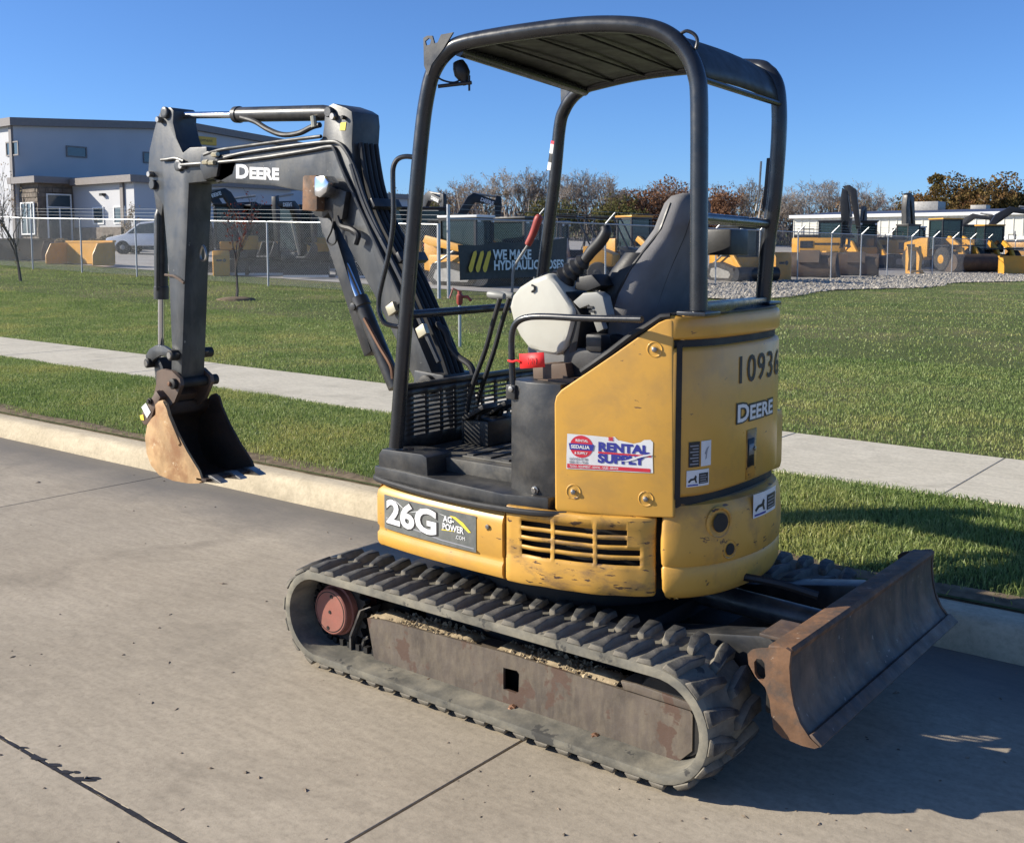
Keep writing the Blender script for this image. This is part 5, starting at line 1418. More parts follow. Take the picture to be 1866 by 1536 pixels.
# banner tied to the corner of the right fence
def bannerpt(px, py): return atx(px, py, FC[0]+.10)
bq = [bannerpt(x, y) for x, y in [(834,446),(1035,432),(1035,502),(838,511)]]
bn = empty('banner', tuple(bannerpt(930, 512))); tag(bn, 'dark grey banner with yellow bars and white lettering on the fence', 'banner')
BNM = mat('charcoal_banner_mesh', (.06, .056, .05), .7, var=.12)
BNW = mat('banner_white_print', (.80, .80, .77), .6, var=.04)
BNY = mat('banner_yellow_print', (.88, .56, .05), .6, var=.04)
rows = [[bq[3]*(1-u)+bq[2]*u + np.array([.03*math.sin(u*17), 0, .0]) for u in np.linspace(0, 1, 30)], [((bq[3]+bq[0])/2)*(1-u)+((bq[2]+bq[1])/2)*u + np.array([.05*math.sin(u*17+.5), 0, 0]) for u in np.linspace(0, 1, 30)], [bq[0]*(1-u)+bq[1]*u + np.array([.03*math.sin(u*17), 0, -.05*abs(math.sin(u*9.4))]) for u in np.linspace(0, 1, 30)]]
build('sheet', MB().grid(rows), BNM, bn, smooth=80)
def bt(txt, x0, y0, x1, y1, nm):
    a, b, c = bannerpt(x0, y1)+np.array([.09, 0, 0]), bannerpt(x1, y1-(x1-x0)*.0), bannerpt(x0, y0)
    h = c[2]-a[2]; w = abs(bannerpt(x1, y1)[1]-a[1])
    t0 = text_mb(txt, h*1.4, lambda u, v: (u, v, 0)); wu = max(v[0] for v in t0.v)
    slope = -(5.0/200)*h*0
    zs = (bannerpt(x1, y1-7)[2]-a[2])/w
    build(nm, text_mb(txt, h*1.4, lambda u, v: np.array([a[0], a[1]+u*w/wu, a[2]+v+zs*0*u]), bold=.012), BNW, bn, smooth=0)
bt('WE MAKE', 894, 455, 963, 473, 'lettering')
bt('HYDRAULIC HOSES', 895, 475, 1022, 492, 'lettering')
for k in range(3):
    x = 850+13*k
    pts = [bannerpt(x+a, y)+np.array([.09, 0, 0]) for a, y in ((0,494),(-1,488),(8,459),(13,457),(14,463),(6,494),(3,497))]
    build('yellow_bar', MB().add(pts, [tuple(range(7))]), BNY, bn, smooth=0)

# ---- yard machines
def stadium(x0, x1, r, zc, n=10):
    out = []
    for i in range(n+1): a = math.pi/2 - math.pi*i/n; out.append((x1+r*math.cos(a), zc+r*math.sin(a)))
    for i in range(n+1): a = -math.pi/2 - math.pi*i/n; out.append((x0+r*math.cos(a), zc+r*math.sin(a)))
    return out
def yprism(pts, y0, y1): return MB().prism([(x, y0, z) for x, z in pts], (0, y1-y0, 0))
def cab(r, x0, x1, y0, y1, z0, z1, roofm=None, fr=.085):
    mb = MB()
    for x in (x0, x1-fr):
        for y in (y0, y1-fr): mb.box((x, y, z0), (x+fr, y+fr, z1))
    for z in (z0, z1-fr):
        mb.box((x0, y0+fr, z), (x0+fr, y1-fr, z+fr)); mb.box((x1-fr, y0+fr, z), (x1, y1-fr, z+fr))
        mb.box((x0+fr, y0, z), (x1-fr, y0+fr, z+fr)); mb.box((x0+fr, y1-fr, z), (x1-fr, y1, z+fr))
    c = L(r, 'cab', mb, BBLK)
    i = fr*.5
    for q in ((x0+i, y0+fr, x0+i+.01, y1-fr), (x1-i-.01, y0+fr, x1-i, y1-fr), (x0+fr, y0+i, x1-fr, y0+i+.01), (x0+fr, y1-i-.01, x1-fr, y1-i)):
        L(c, 'window', MB().box((q[0], q[1], z0+fr), (q[2], q[3], z1-fr)), CGLS, smooth=0)
    L(c, 'cab_roof', MB().box((x0-.04, y0-.04, z1), (x1+.06, y1+.04, z1+.08)), roofm or BBLK, bevel=.03)
    L(c, 'cab_seat', MB().box((x0+.25, y0+.25, z0), (x0+.4, y1-.25, z0+.75)), BBLK, bevel=.04)
    return c
def bucket_part(r, name, x, z, w, s, m, flip=1):
    """curved open bucket: back shell, side plates and teeth; opens towards -flip x"""
    arc = [(-.42, .0), (-.2, -.01), (.0, .02), (.12, .12), (.17, .27), (.14, .42), (.05, .52), (-.06, .55)]
    inn = [(-.40, .03), (-.2, .025), (-.01, .055), (.09, .14), (.135, .27), (.11, .40), (.04, .49), (-.06, .52)]
    b = L(r, name, yprism([(x-flip*a*s, z+c*s) for a, c in arc + inn[::-1]], -w/2, w/2), m)
    sd = [(-.42, .0), (-.2, -.01), (.0, .02), (.12, .12), (.17, .27), (.14, .42), (.05, .52), (-.06, .55), (-.14, .42), (-.24, .2)]
    for y in (-w/2-.012, w/2-.012): L(b, 'side_plate', yprism([(x-flip*a*s, z+c*s) for a, c in sd], y, y+.024), m)
    for k in range(max(3, int(w/.35))):
        n_ = max(3, int(w/.35)); yy = -w/2+w*(k+.5)/n_
        L(b, 'tooth', yprism([(x-flip*a*s, z+c*s) for a, c in ((-.40, -.012), (-.40, .03), (-.52, .0))], yy-.03, yy+.03), BGRY)
    return b
def mini_ex(r, s=1.0, pose=0, up=0.0):
    k = s
    for y in (-.75, .45):
        t = L(r, 'track', yprism([(a*k, b*k) for a, b in stadium(-.85, .85, .22, .23)], y*k, (y+.3)*k), BRUB, bevel=.02)
        L(t, 'track_plate', yprism([(a*k, b*k) for a, b in stadium(-.8, .8, .12, .23)], (y-.008 if y < 0 else y+.30)*k, (y if y < 0 else y+.308)*k), BGRY)
    L(r, 'chassis', MB().box((-.5*k, -.45*k, .2*k), (.5*k, .45*k, .52*k)), BBLK)
    L(r, 'blade', yprism([(a*k, b*k) for a, b in [(1.22, .45), (1.27, .46), (1.25, .3), (1.28, .12), (1.34, .02), (1.30, .0), (1.22, .12), (1.19, .3)]], -.76*k, .76*k), BBLK)
    L(r, 'blade_edge', MB().box((1.30*k, -.76*k, .0), (1.345*k, .76*k, .075*k)), BWHT)
    L(r, 'blade_arm', MB().box((.5*k, -.35*k, .22*k), (1.2*k, .35*k, .34*k)), BBLK)
    first = len(r.children)
    L(r, 'house', MB().prism([(x*k, y*k, .55*k) for x, y in [(.7, -.6), (.7, .7), (-.3, .74), (-.75, .45), (-.82, 0), (-.75, -.45), (-.3, -.74)]], (0, 0, .3*k)), BBLK, bevel=.04)
    L(r, 'engine_cover', MB().prism([(x*k, y*k, .85*k) for x, y in [(-.15, .7), (-.3, .72), (-.7, .45), (-.78, 0), (-.7, -.45), (-.3, -.72), (-.15, -.7)]], (0, 0, .5*k)), BYEL, bevel=.05)
    cab(r, -.25*k, .72*k, -.7*k, .28*k, .87*k, 2.38*k, fr=.06*k)
    L(r, 'side_cover', MB().box((-.1*k, .32*k, .85*k), (.6*k, .7*k, 1.15*k)), BYEL, bevel=.05)
    b0 = (.85, .95)
    pts = [(.78, .8), (.95, .85), (1.15, 1.75), (1.75, 2.65), (2.55, 2.55), (2.62, 2.68), (1.72, 2.98), (1.5, 2.85), (.92, 1.9)] if pose == 0 else [(.78, .8), (.95, .82), (1.0, 1.6), (1.35, 2.25), (2.15, 2.35), (2.2, 2.5), (1.25, 2.55), (1.05, 2.4), (.82, 1.7)]
    bm_ = L(r, 'boom', yprism([(a*k, b*k) for a, b in pts], .30*k, .48*k), BBLK, bevel=.01)
    for yy, sg_ in ((.296, 1), (.484, -1)):
        a_, b_ = np.array(pts[6] if sg_ > 0 else pts[5]), np.array(pts[5] if sg_ > 0 else pts[6]); d_ = (b_-a_); ln = np.linalg.norm(d_); d_ /= ln; n2 = np.array([-d_[1], d_[0]])
        o2 = a_ + d_*ln*.3 - n2*(.19 if sg_ > 0 else -.06)
        L(bm_, 'boom_name', text_mb('DEERE', .17*k, lambda u, v: ((o2[0]+d_[0]*u+n2[0]*v)*k, yy*k, (o2[1]+d_[1]*u+n2[1]*v)*k), bold=.006), BWHT, smooth=0)
    e = pts[4]
    L(r, 'stick', yprism([((e[0]+a)*k, (e[1]+b)*k) for a, b in [(-.05, .35), (.12, .30), (.14, 0), (.02, -1.15), (-.08, -1.15), (-.10, 0)]], .31*k, .47*k), BBLK, bevel=.01)
    bucket_part(r, 'bucket', (e[0]-.1)*k, (e[1]-1.65)*k, .5*k, .9*k, BBLK)
    c = MB().cyl(((e[0]-.9)*k, .39*k, (e[1]+.42)*k), (e[0]*k, .39*k, (e[1]+.30)*k), .04*k, n=10); L(r, 'stick_cylinder', c, BGRY)
    L(r, 'boom_cylinder', MB().cyl((.95*k, .39*k, .75*k), (1.35*k, .39*k, 1.9*k), .045*k, n=10), BGRY)
    for ch in r.children:                       # the upper works stand turned on the tracks
        if ch.name.split('.')[0] not in ('track', 'chassis', 'blade', 'blade_edge', 'blade_arm'): ch.rotation_euler = (0, 0, up)
    return bm_
def track_loader(r, roofm=None):
    for y in (-.85, .5):
        t = L(r, 'track', yprism([(-.95, .25), (-.7, .02), (.75, .02), (1.0, .28), (.85, .52), (-.2, .75), (-.75, .7)], y, y+.35), BRUB, bevel=.03)
        L(t, 'track_plate', yprism([(-.7, .25), (-.55, .14), (.6, .14), (.72, .28), (.6, .4), (-.2, .55), (-.6, .5)], y-.01, y+.36), BGRY)
    L(r, 'body', MB().box((-1.15, -.5, .25), (.7, .5, .95)), BYEL, bevel=.05)
    L(r, 'engine_door', MB().box((-1.35, -.48, .45), (-.7, .48, 1.35)), BYEL, bevel=.08)
    cab(r, -.75, .65, -.48, .48, .9, 2.08, roofm)
    for y in (-.72, .60):
        a = L(r, 'lift_arm', yprism([(-1.2, 1.35), (-1.1, 1.55), (.5, 1.2), (1.25, .5), (1.3, .3), (1.1, .35), (.45, 1.0), (-1.0, 1.25)], y, y+.12), BYEL, bevel=.01)
        L(a, 'lift_cylinder', MB().cyl((-.9, y+.06, .6), (.1, y+.06, 1.15), .04, n=8), BGRY)
    bucket_part(r, 'bucket', 1.25, .03, 1.85, 1.0, BBLK, -1)
    L(r, 'rear_grille', MB().box((-1.362, -.3, .6), (-1.349, .3, 1.15)), BBLK)
    for y in (-.4, .4): L(r, 'tail_light', MB().box((-1.364, y-.05, 1.2), (-1.349, y+.05, 1.28)), REDP)
    for y in (-.42, .34): L(r, 'head_light', MB().box((.66, y, 1.95), (.72, y+.1, 2.03)), BWHT)
def wheel(r, x, y, rad, w, m=BYEL):
    t = L(r, 'wheel', MB().lathe((x, y-w/2, rad), (0, 1, 0), [(0, rad*.55), (0, rad*.86), (w*.15, rad*.98), (w*.5, rad), (w*.85, rad*.98), (w, rad*.86), (w, rad*.55)], 24), BRUB)
    L(t, 'rim', MB().lathe((x, y-w/2-.01, rad), (0, 1, 0), [(0, .05), (0, rad*.3), (.04, rad*.5), (w+.02-.04, rad*.5), (w+.02, rad*.3), (w+.02, .05)], 20), m)
def wheel_loader(r, k=1.0, bm_=BYEL):
    for x in (-1.35*k, 1.35*k):
        for y in (-.95*k, .95*k): wheel(r, x, y, .68*k, .5*k)
    L(r, 'rear_body', yprism([(a*k, b*k) for a, b in [(-2.4, .8), (-2.4, 1.6), (-1.0, 1.85), (-.35, 1.85), (-.35, .75), (-1.9, .6)]], -.75*k, .75*k), BYEL, bevel=.08)
    L(r, 'front_frame', MB().box((.2*k, -.45*k, .55*k), (1.7*k, .45*k, 1.1*k)), BBLK, bevel=.05)
    L(r, 'rear_grille', MB().box((-2.42*k, -.5*k, 1.0*k), (-2.39*k, .5*k, 1.5*k)), BBLK)
    for sy in (-1, 1):
        L(r, 'hood_vent', MB().box((-2.1*k, sy*.757*k-.01, 1.1*k), (-1.4*k, sy*.757*k+.01, 1.5*k)), BBLK)
        L(r, 'step', MB().box((-.3*k, sy*.85*k-.1*k, .75*k), (.2*k, sy*.85*k+.1*k, .8*k)), BBLK)
    L(r, 'fender', MB().box((.75*k, -1.2*k, 1.38*k), (2.0*k, 1.2*k, 1.46*k)), BBLK)
    cab(r, -.4*k, .75*k, -.65*k, .65*k, 1.2*k, 2.85*k, BYEL)
    for y in (-.55, .38):
        L(r, 'lift_arm', yprism([(a*k, b*k) for a, b in [(.9, 1.75), (1.1, 1.95), (1.9, 1.5), (2.7, .55), (2.6, .35), (2.4, .4), (1.7, 1.25)]], y*k, (y+.17)*k), BYEL, bevel=.02)
    bucket_part(r, 'bucket', 2.6*k, .04, 2.7*k, 1.7*k, bm_, -1)
def big_ex(r, k=1.0, pose='up', gm=BYEL):
    for y in (-1.3, .75):
        t = L(r, 'track', yprism([(a*k, b*k) for a, b in stadium(-1.5, 1.5, .42, .44)], y*k, (y+.55)*k), BRUB, bevel=.03)
        L(t, 'track_plate', yprism([(a*k, b*k) for a, b in stadium(-1.45, 1.45, .2, .44)], (y-.02)*k, (y+.57)*k), BGRY)
    L(r, 'chassis', MB().box((-1*k, -.8*k, .4*k), (1*k, .8*k, .95*k)), BBLK)
    L(r, 'house', MB().prism([(x*k, y*k, 1.0*k) for x, y in [(1.2, -1.2), (1.2, 1.2), (-1.5, 1.25), (-1.9, .8), (-2.0, 0), (-1.9, -.8), (-1.5, -1.25)]], (0, 0, .95*k)), gm, bevel=.1)
    L(r, 'engine_deck', MB().box((-1.75*k, -1.05*k, 1.95*k), (-.3*k, 1.05*k, 2.15*k)), BBLK, bevel=.05)
    cab(r, -.2*k, 1.25*k, -1.2*k, -.25*k, 1.3*k, 2.95*k, fr=.07*k)
    for sy in (-1, 1):
        L(r, 'side_grille', MB().box((-1.3*k, sy*1.262*k-.012, 1.3*k), (-.5*k, sy*1.262*k+.012, 1.75*k)), BBLK)
        L(r, 'side_stripe', MB().box((-.4*k, sy*1.225*k-.03, 1.5*k), (1.1*k, sy*1.225*k+.03, 1.62*k)), BBLK)
        L(r, 'hand_rail', MB().tube([(-1.5*k, sy*1.0*k, 2.1*k), (-1.5*k, sy*1.0*k, 2.5*k), (-.5*k, sy*1.0*k, 2.5*k), (-.5*k, sy*1.0*k, 2.1*k)], .025*k, 6), BBLK)
    L(r, 'tail_band', MB().box((-2.03*k, -.7*k, 1.35*k), (-1.93*k, .7*k, 1.6*k)), BBLK)
    L(r, 'exhaust', MB().cyl((-1.4*k, .6*k, 2.1*k), (-1.4*k, .6*k, 2.75*k), .06*k, n=8), BGRY)
    if pose == 'up':
        bp_ = [(.9, 1.5), (1.3, 1.5), (1.55, 3.2), (1.35, 4.9), (1.05, 5.1), (.95, 4.2), (1.05, 3.0)]; e = (1.3, 4.85)
        sp_ = [(-.25, .35), (.2, .42), (.62, .1), (.95, -2.3), (.68, -2.35), (.25, -.25)]
    else:
        bp_ = [(.9, 1.5), (1.3, 1.4), (2.2, 3.0), (3.4, 3.9), (4.9, 3.7), (4.95, 3.95), (3.2, 4.35), (2.2, 3.8)]; e = (4.8, 3.8)
        sp_ = [(-.3, .45), (.1, .35), (.2, 0), (.15, -2.0), (-.1, -2.0), (-.2, -.1)]
    L(r, 'boom', yprism([(a*k, b*k) for a, b in bp_], -.2*k, .2*k), BBLK, bevel=.02)
    L(r, 'stick', yprism([((e[0]+a)*k, (e[1]+b)*k) for a, b in sp_], -.17*k, .17*k), BBLK, bevel=.02)
    L(r, 'boom_cylinder', MB().cyl((1.5*k, .3*k, 1.3*k), ((bp_[2][0]+.05)*k, .3*k, (bp_[2][1])*k), .09*k, n=10), BGRY)
    L(r, 'stick_cylinder', MB().cyl(((e[0]-1.0)*k if pose != 'up' else (e[0]+.35)*k, 0, (e[1]+.55 if pose != 'up' else e[1]-1.6)*k), (e[0]*k, 0, (e[1]+.4)*k), .08*k, n=10), BGRY)
    bucket_part(r, 'bucket', (e[0]+.1)*k, (e[1]-2.9)*k, .9*k, 1.2*k, BBLK)
def utv(r, body=BYEL):
    for x in (-.95, .95):
        for y in (-.65, .65): wheel(r, x, y, .32, .24, BBLK)
    L(r, 'hood', yprism([(.5, .45), (1.4, .5), (1.4, .85), (.9, 1.05), (.5, 1.1)], -.65, .65), body, bevel=.05)
    L(r, 'cargo_box', MB().box((-1.5, -.7, .6), (-.35, .7, 1.0)), BBLK, bevel=.03)
    L(r, 'floor', MB().box((-1.3, -.6, .38), (1.1, .6, .5)), BBLK)
    for y in (-.35, .35):
        L(r, 'seat', yprism([(-.3, .55), (.25, .55), (.25, .72), (-.1, .75), (-.22, 1.35), (-.38, 1.35)], y-.24, y+.24), BSEAT, bevel=.04)
    for y in (-.66, .66):
        L(r, 'roll_hoop', MB().tube(smoothpath([(.75, y, 1.05), (.35, y, 1.85), (.2, y, 1.95), (-.45, y, 1.97), (-.55, y, 1.9), (-.6, y, .9)], 4), .028, 8), BBLK)
    for x in (.25, -.5): L(r, 'roll_bar', MB().cyl((x, -.66, 1.95), (x, .66, 1.95), .026, n=8), BBLK)
    L(r, 'steering_wheel', MB().tube([(.3+.05*math.sin(t), .35+.17*math.cos(t), 1.08+.16*math.sin(t)) for t in np.linspace(0, 6.28, 14)[:-1]], .015, 6, closed=True), BBLK)
def pusher(r, w, h, dm=BYEL, depth=1.0):
    L(r, 'back_plate', MB().box((-.04, -w/2, .05), (.04, w/2, h)), dm)
    for y in (-w/2, w/2-.04):
        L(r, 'end_plate', yprism([(0, h), (depth*.75, h*.95), (depth, h*.45), (depth, .0), (0, 0)], y, y+.04), dm)
    L(r, 'rubber_edge', MB().box((-.03, -w/2+.05, .0), (.03, w/2-.05, .12)), BBLK)
    for k in range(4): L(r, 'rib', MB().box((-.14, -w/2+w*(k+.5)/4-.03, .1), (-.04, -w/2+w*(k+.5)/4+.03, h*.95)), dm)
    L(r, 'top_rail', MB().box((-.1, -w/2, h), (.06, w/2, h+.07)), dm)
def loose_bucket(r, w, s, m=BYEL):
    bucket_part(r, 'bucket_shell', 0, .03, w, s, m, -1)
    L(r, 'hanger', yprism([(.05*s, .5*s), (.2*s, .62*s), (.28*s, .35*s), (.17*s, .3*s)], -w*.2, w*.2), m)
def weight_box(r, w, h, d=.5):
    L(r, 'casting', yprism([(-d/2, 0), (d/2, 0), (d/2, h*.8), (d*.25, h), (-d/2, h)], -w/2, w/2), BYEL, bevel=.03)
    L(r, 'badge', MB().lathe((d/2+.002, w*.18, h*.62), (1, 0, 0), [(0, .001), (0, w*.11), (.004, w*.1)], 16), BBLK)
    L(r, 'print', MB().box((d/2, -w*.3, h*.58), (d/2+.004, w*.05, h*.66)), BBLK)
    L(r, 'foot', MB().box((-d/2, -w*.4, -.08), (d/2, w*.4, 0)), BBLK)
# heading helpers: 0 = +x (towards the road's right end)
TOWARD = math.atan2(-FH[1], -FH[0])               # facing the viewer
RIGHT = math.atan2(CR[1], CR[0])
tx_ = lambda nm, *a, **k: thing(nm, *a, **k)
r = tx_('snow_pusher', 45, 468, 45, TOWARD-.1, 'tan box blade at the far left behind the bare sapling', 'snow pusher'); pusher(r, 2.6, .85, BBRN)
r = tx_('snow_pusher', 165, 474, 43, TOWARD-.55, 'yellow box blade with sunlit end plate before the stone entrance', 'snow pusher'); pusher(r, 2.9, .9)
r = tx_('weight_block', 403, 482, 36.5, TOWARD+.3, 'bright yellow weight block beside the first parked mini excavator', 'weight'); weight_box(r, .55, .85)
for i, (px, D, rz, pose, lb) in enumerate(((432, 38, TOWARD-.1, 1, 'mini excavator nearest the yellow block, showing its wide blade'), (492, 38.5, TOWARD+.25, 0, 'mini excavator with raised boom and blue-green cab glass'), (560, 37.5, TOWARD+.15, 1, 'mini excavator just left of the boom cylinder, bright blade edge'), (655, 38, TOWARD+.1, 1, 'mini excavator behind the black boom'), (775, 37, TOWARD+.5, 0, 'mini excavator with dark boom left of the fence corner post'))):
    r = tx_('mini_excavator', px, 490, D, rz, lb, 'excavator', 'mini excavators in the yard'); mini_ex(r, 1.0, pose, (-1.15, -1.25, -.6, -.9, 1.2)[i])
for px, D, rz, lb in ((852, 33.5, TOWARD+1.0, 'track loader with pale cab roof behind the left end of the banner'), (943, 34.5, TOWARD+.9, 'track loader with dark cab behind the middle of the banner')):
    r = tx_('track_loader', px, 500, D, rz, lb, 'loader', 'track loaders behind the banner'); track_loader(r, BWHT if px < 900 else BBLK)
for px, D, rz, lb in ((1040, 37, TOWARD+1.3, 'open utility vehicle with black roll frame behind the banner end'), (1106, 38, TOWARD+1.3, 'open utility vehicle with black roll frame left of the seat headrest')):
    r = tx_('utility_vehicle', px, 492, D, rz, lb, 'utility vehicle', 'utility vehicles in the yard'); utv(r, BBLK if px > 1050 else BYEL); r.scale = (1.15, 1.15, 1.15)
r = tx_('wheel_loader', 1150, 490, 45, TOWARD+.6, 'wheel loader hidden behind the grey seat', 'loader'); wheel_loader(r, .85, BBRN)
# right-hand row
r = tx_('track_loader', 1345, 508, 42, TOWARD+.4, 'dark skid loader seen through the canopy rear frame', 'loader'); track_loader(r)
r = tx_('weight_block', 1420, 503, 44, TOWARD+.5, 'yellow block with round badge just right of the canopy post', 'weight'); weight_box(r, .85, 1.15)
r = tx_('loose_bucket', 1478, 515, 48, TOWARD-.5, 'large brown bucket standing by the gravel', 'bucket'); loose_bucket(r, 2.2, 2.0, BBRN)
r = tx_('weight_block', 1512, 510, 50, TOWARD+.2, 'yellow block between two large brown buckets', 'weight'); weight_box(r, .6, 1.2)
r = tx_('loose_bucket', 1560, 511, 52, TOWARD-.35, 'large brown bucket with yellow lip beside the block', 'bucket'); loose_bucket(r, 2.0, 1.9, BBRN)
r = tx_('crawler_excavator', 1500, 490, 66, TOWARD+1.15, 'excavator with boom folded straight up, left of the red sapling', 'excavator'); big_ex(r, .95, 'up')
r = tx_('crawler_excavator', 1628, 492, 72, TOWARD+2.2, 'excavator showing its round yellow tail over bare tracks', 'excavator'); big_ex(r, .95, 'up')
r = tx_('skid_cab_machine', 1566, 480, 70, TOWARD+.2, 'dark cabbed loader behind the fence between two excavators', 'loader'); track_loader(r); r.scale = (1.4, 1.4, 1.4)
r = tx_('attachment_frame', 1665, 505, 58, TOWARD+.4, 'yellow upright fork frame leaning near the fence', 'attachment')
for k in range(2): L(r, 'upright', yprism([(-.1, 0), (.35, 0), (.3, .12), (.05, .15), (.12, .8), (.0, 1.5), (-.15, 1.5), (-.12, .5)], -.5+.75*k, -.3+.75*k), BYEL, bevel=.02)
L(r, 'crossbar', MB().box((-.14, -.5, 1.25), (.0, .45, 1.45)), BYEL, bevel=.02); L(r, 'lower_bar', MB().box((.1, -.5, .1), (.2, .45, .2)), BYEL)
r = tx_('wheel_loader', 1716, 495, 66, TOWARD+.3, 'wheel loader with big cab and brown bucket, left of the yellow bucket', 'loader'); wheel_loader(r, 1.1, BBRN)
r = tx_('crawler_excavator', 1752, 478, 84, TOWARD+1.35, 'excavator whose black boom arches over the white building', 'excavator'); big_ex(r, 1.05, 'reach')
r = tx_('wheel_loader', 1797, 500, 68, TOWARD+.1, 'wheel loader with yellow cab roof and bright yellow bucket', 'loader'); wheel_loader(r, 1.0, BYEL)
r = tx_('crawler_excavator', 1880, 480, 78, TOWARD+2.2, 'excavator with black boom at the right edge of the picture', 'excavator'); big_ex(r, 1.0, 'reach')
r = tx_('snow_plow', 1850, 500, 62, TOWARD+.2, 'yellow V shaped plow at the right edge by the fence', 'plow'); pusher(r, 2.2, 1.0, BYEL, .5)

# second rows: copies of the machines above, each a thing of its own
def again(src, px, py, D, rz, label, sc=1.0):
    c = copy_tree(src); p = dep(px, py, D); c.location = (p[0], p[1], gzf(p[0], p[1])); c.rotation_euler = (0, 0, rz); c.scale = (sc, sc, sc); c['label'] = label
    return c
MX = [o for o in bpy.data.objects if o.name.startswith('mini_excavator') and o.parent is None and o is not EX]
TL = [o for o in bpy.data.objects if o.name.startswith('track_loader') and o.parent is None]
CE = [o for o in bpy.data.objects if o.name.startswith('crawler_excavator') and o.parent is None]
again(MX[1], 462, 485, 43, TOWARD+.2, 'excavator in the second row between the red sapling and the first blade', 1.05)
again(MX[0], 530, 485, 43.5, TOWARD-.2, 'excavator in the second row behind the raised boom', 1.05)
again(MX[2], 600, 485, 44, TOWARD+.3, 'excavator in the second row left of the boom cylinder rod', 1.05)
again(MX[4], 720, 485, 43, TOWARD-.5, 'excavator in the second row right of the boom hoses', 1.05)
again(TL[1], 1000, 495, 41, TOWARD+1.2, 'dark cabbed loader in the second row behind the red lever', 1.0)
again(CE[0], 1585, 482, 80, TOWARD-.9, 'distant excavator with boom up behind the red leaved sapling', .85)
again(CE[2], 1700, 484, 92, TOWARD+1.0, 'distant excavator with reaching boom before the cream wall', .9)
again(TL[0], 1655, 486, 74, TOWARD+.4, 'cabbed loader behind the yellow fork frame', 1.3)
# ---- white car in the lot
r = tx_('parked_car', 285, 447, 55, RIGHT+math.pi, 'white car parked on the lot left of the stick arm', 'car')
CARW = mat('white_car_paint', (.75, .76, .78), .25, var=.03, coat=.5)
side = [(2.2, .45), (2.3, .6), (2.25, .85), (1.3, 1.05), (.55, 1.6), (-.4, 1.72), (-1.7, 1.62), (-2.2, 1.1), (-2.3, .6), (-2.2, .42)]
bd = L(r, 'body', yprism(side, -.92, .92), CARW, bevel=.09)
gl = [(1.15, 1.06), (.52, 1.52), (-.35, 1.62), (-1.6, 1.53), (-1.85, 1.08)]
for y in (-.935, .925): L(bd, 'side_window', yprism(gl, y, y+.01), WGLS)
for x in (-1.4, 1.4):
    for y in (-.82, .82): wheel(r, x, y, .37, .24, BGRY)
L(r, 'headlight', MB().box((2.2, -.85, .72), (2.29, -.5, .86)), BGRY, bevel=.02); L(r, 'tail_light', MB().box((-2.3, -.88, .9), (-2.2, -.6, 1.05)), REDP, bevel=.02)
L(r, 'door_mirror', MB().box((.9, -1.08, 1.05), (1.1, -.93, 1.2)), BBLK, bevel=.03)

# ---- dealership building (left)
zb = gzf(-60, 34)
BD = empty('dealer_building', (-63.3, 32.3, zb)); tag(BD, 'tall white metal building with grey trim and a stone entrance', 'building')
X0, Y0_, ZE, ZP, Y1_ = -63.3, 32.3, 8.75, 9.55, 57.0
ym = (Y0_+Y1_)/2
mb = MB().prism([(X0, Y0_, zb-1), (X0, Y1_, zb-1), (X0, Y1_, ZE), (X0, ym, ZP), (X0, Y0_, ZE)], (-40, 0, 0)); build('wall', mb, METW, BD)
for a, b, za, zb2 in ((Y0_, ym, ZE, ZP), (ym, Y1_, ZP, ZE)):
    mb = MB().prism([(X0+.35, a-(.35 if a == Y0_ else 0), za+(-.02 if a == Y0_ else 0)), (X0+.35, b+(.35 if b == Y1_ else 0), zb2), (X0+.35, b+(.35 if b == Y1_ else 0), zb2+.45), (X0+.35, a-(.35 if a == Y0_ else 0), za+.45)], (-41, 0, 0)); build('roof', mb, FASC, BD)
build('corner_trim', MB().box((X0-.35, Y0_-.12, zb), (X0-.05, Y0_-.005, ZE)), FASC, BD)
def window(face, a0, a1, z0, z1, fx, parent, m=WGLS, fm=None):
    """face 'x': on a wall at x=fx looking +x; face 'y': on a wall at y=fx looking -y"""
    if face == 'x':
        w = build('window', MB().box((fx+.004, a0, z0), (fx+.03, a1, z1)), m, parent, smooth=0)
        for q in (((fx+.004, a0-.08, z0-.08), (fx+.07, a1+.08, z0)), ((fx+.004, a0-.08, z1), (fx+.07, a1+.08, z1+.08)), ((fx+.004, a0-.08, z0), (fx+.07, a0, z1)), ((fx+.004, a1, z0), (fx+.07, a1+.08, z1))): build('window_frame', MB().box(*q), fm or WFRM, w, smooth=0)
    else:
        w = build('window', MB().box((a0, fx-.03, z0), (a1, fx-.004, z1)), m, parent, smooth=0)
        for q in (((a0-.08, fx-.07, z0-.08), (a1+.08, fx-.004, z0)), ((a0-.08, fx-.07, z1), (a1+.08, fx-.004, z1+.08)), ((a0-.08, fx-.07, z0), (a0, fx-.004, z1)), ((a1, fx-.07, z0), (a1+.08, fx-.004, z1))): build('window_frame', MB().box(*q), fm or WFRM, w, smooth=0)
    return w
a, b = atx(122, 268, X0), atx(156, 286, X0); window('x', a[1], b[1], b[2], a[2], X0, BD, fm=FASC)
a, b = at(13, 262, Y0_), at(34, 281, Y0_); window('y', a[0], b[0], b[2], a[2], Y0_, BD, fm=FASC)
a, b = atx(262, 279, X0), atx(275, 296, X0); window('x', a[1], b[1], b[2], a[2], X0, BD, fm=FASC)
a, b = atx(345, 247, X0), atx(393, 266, X0)
sg = build('sign_panel', MB().box((X0+.004, a[1], b[2]), (X0+.12, b[1], a[2])), SIGY, BD, smooth=0)
wd = b[1]-a[1]
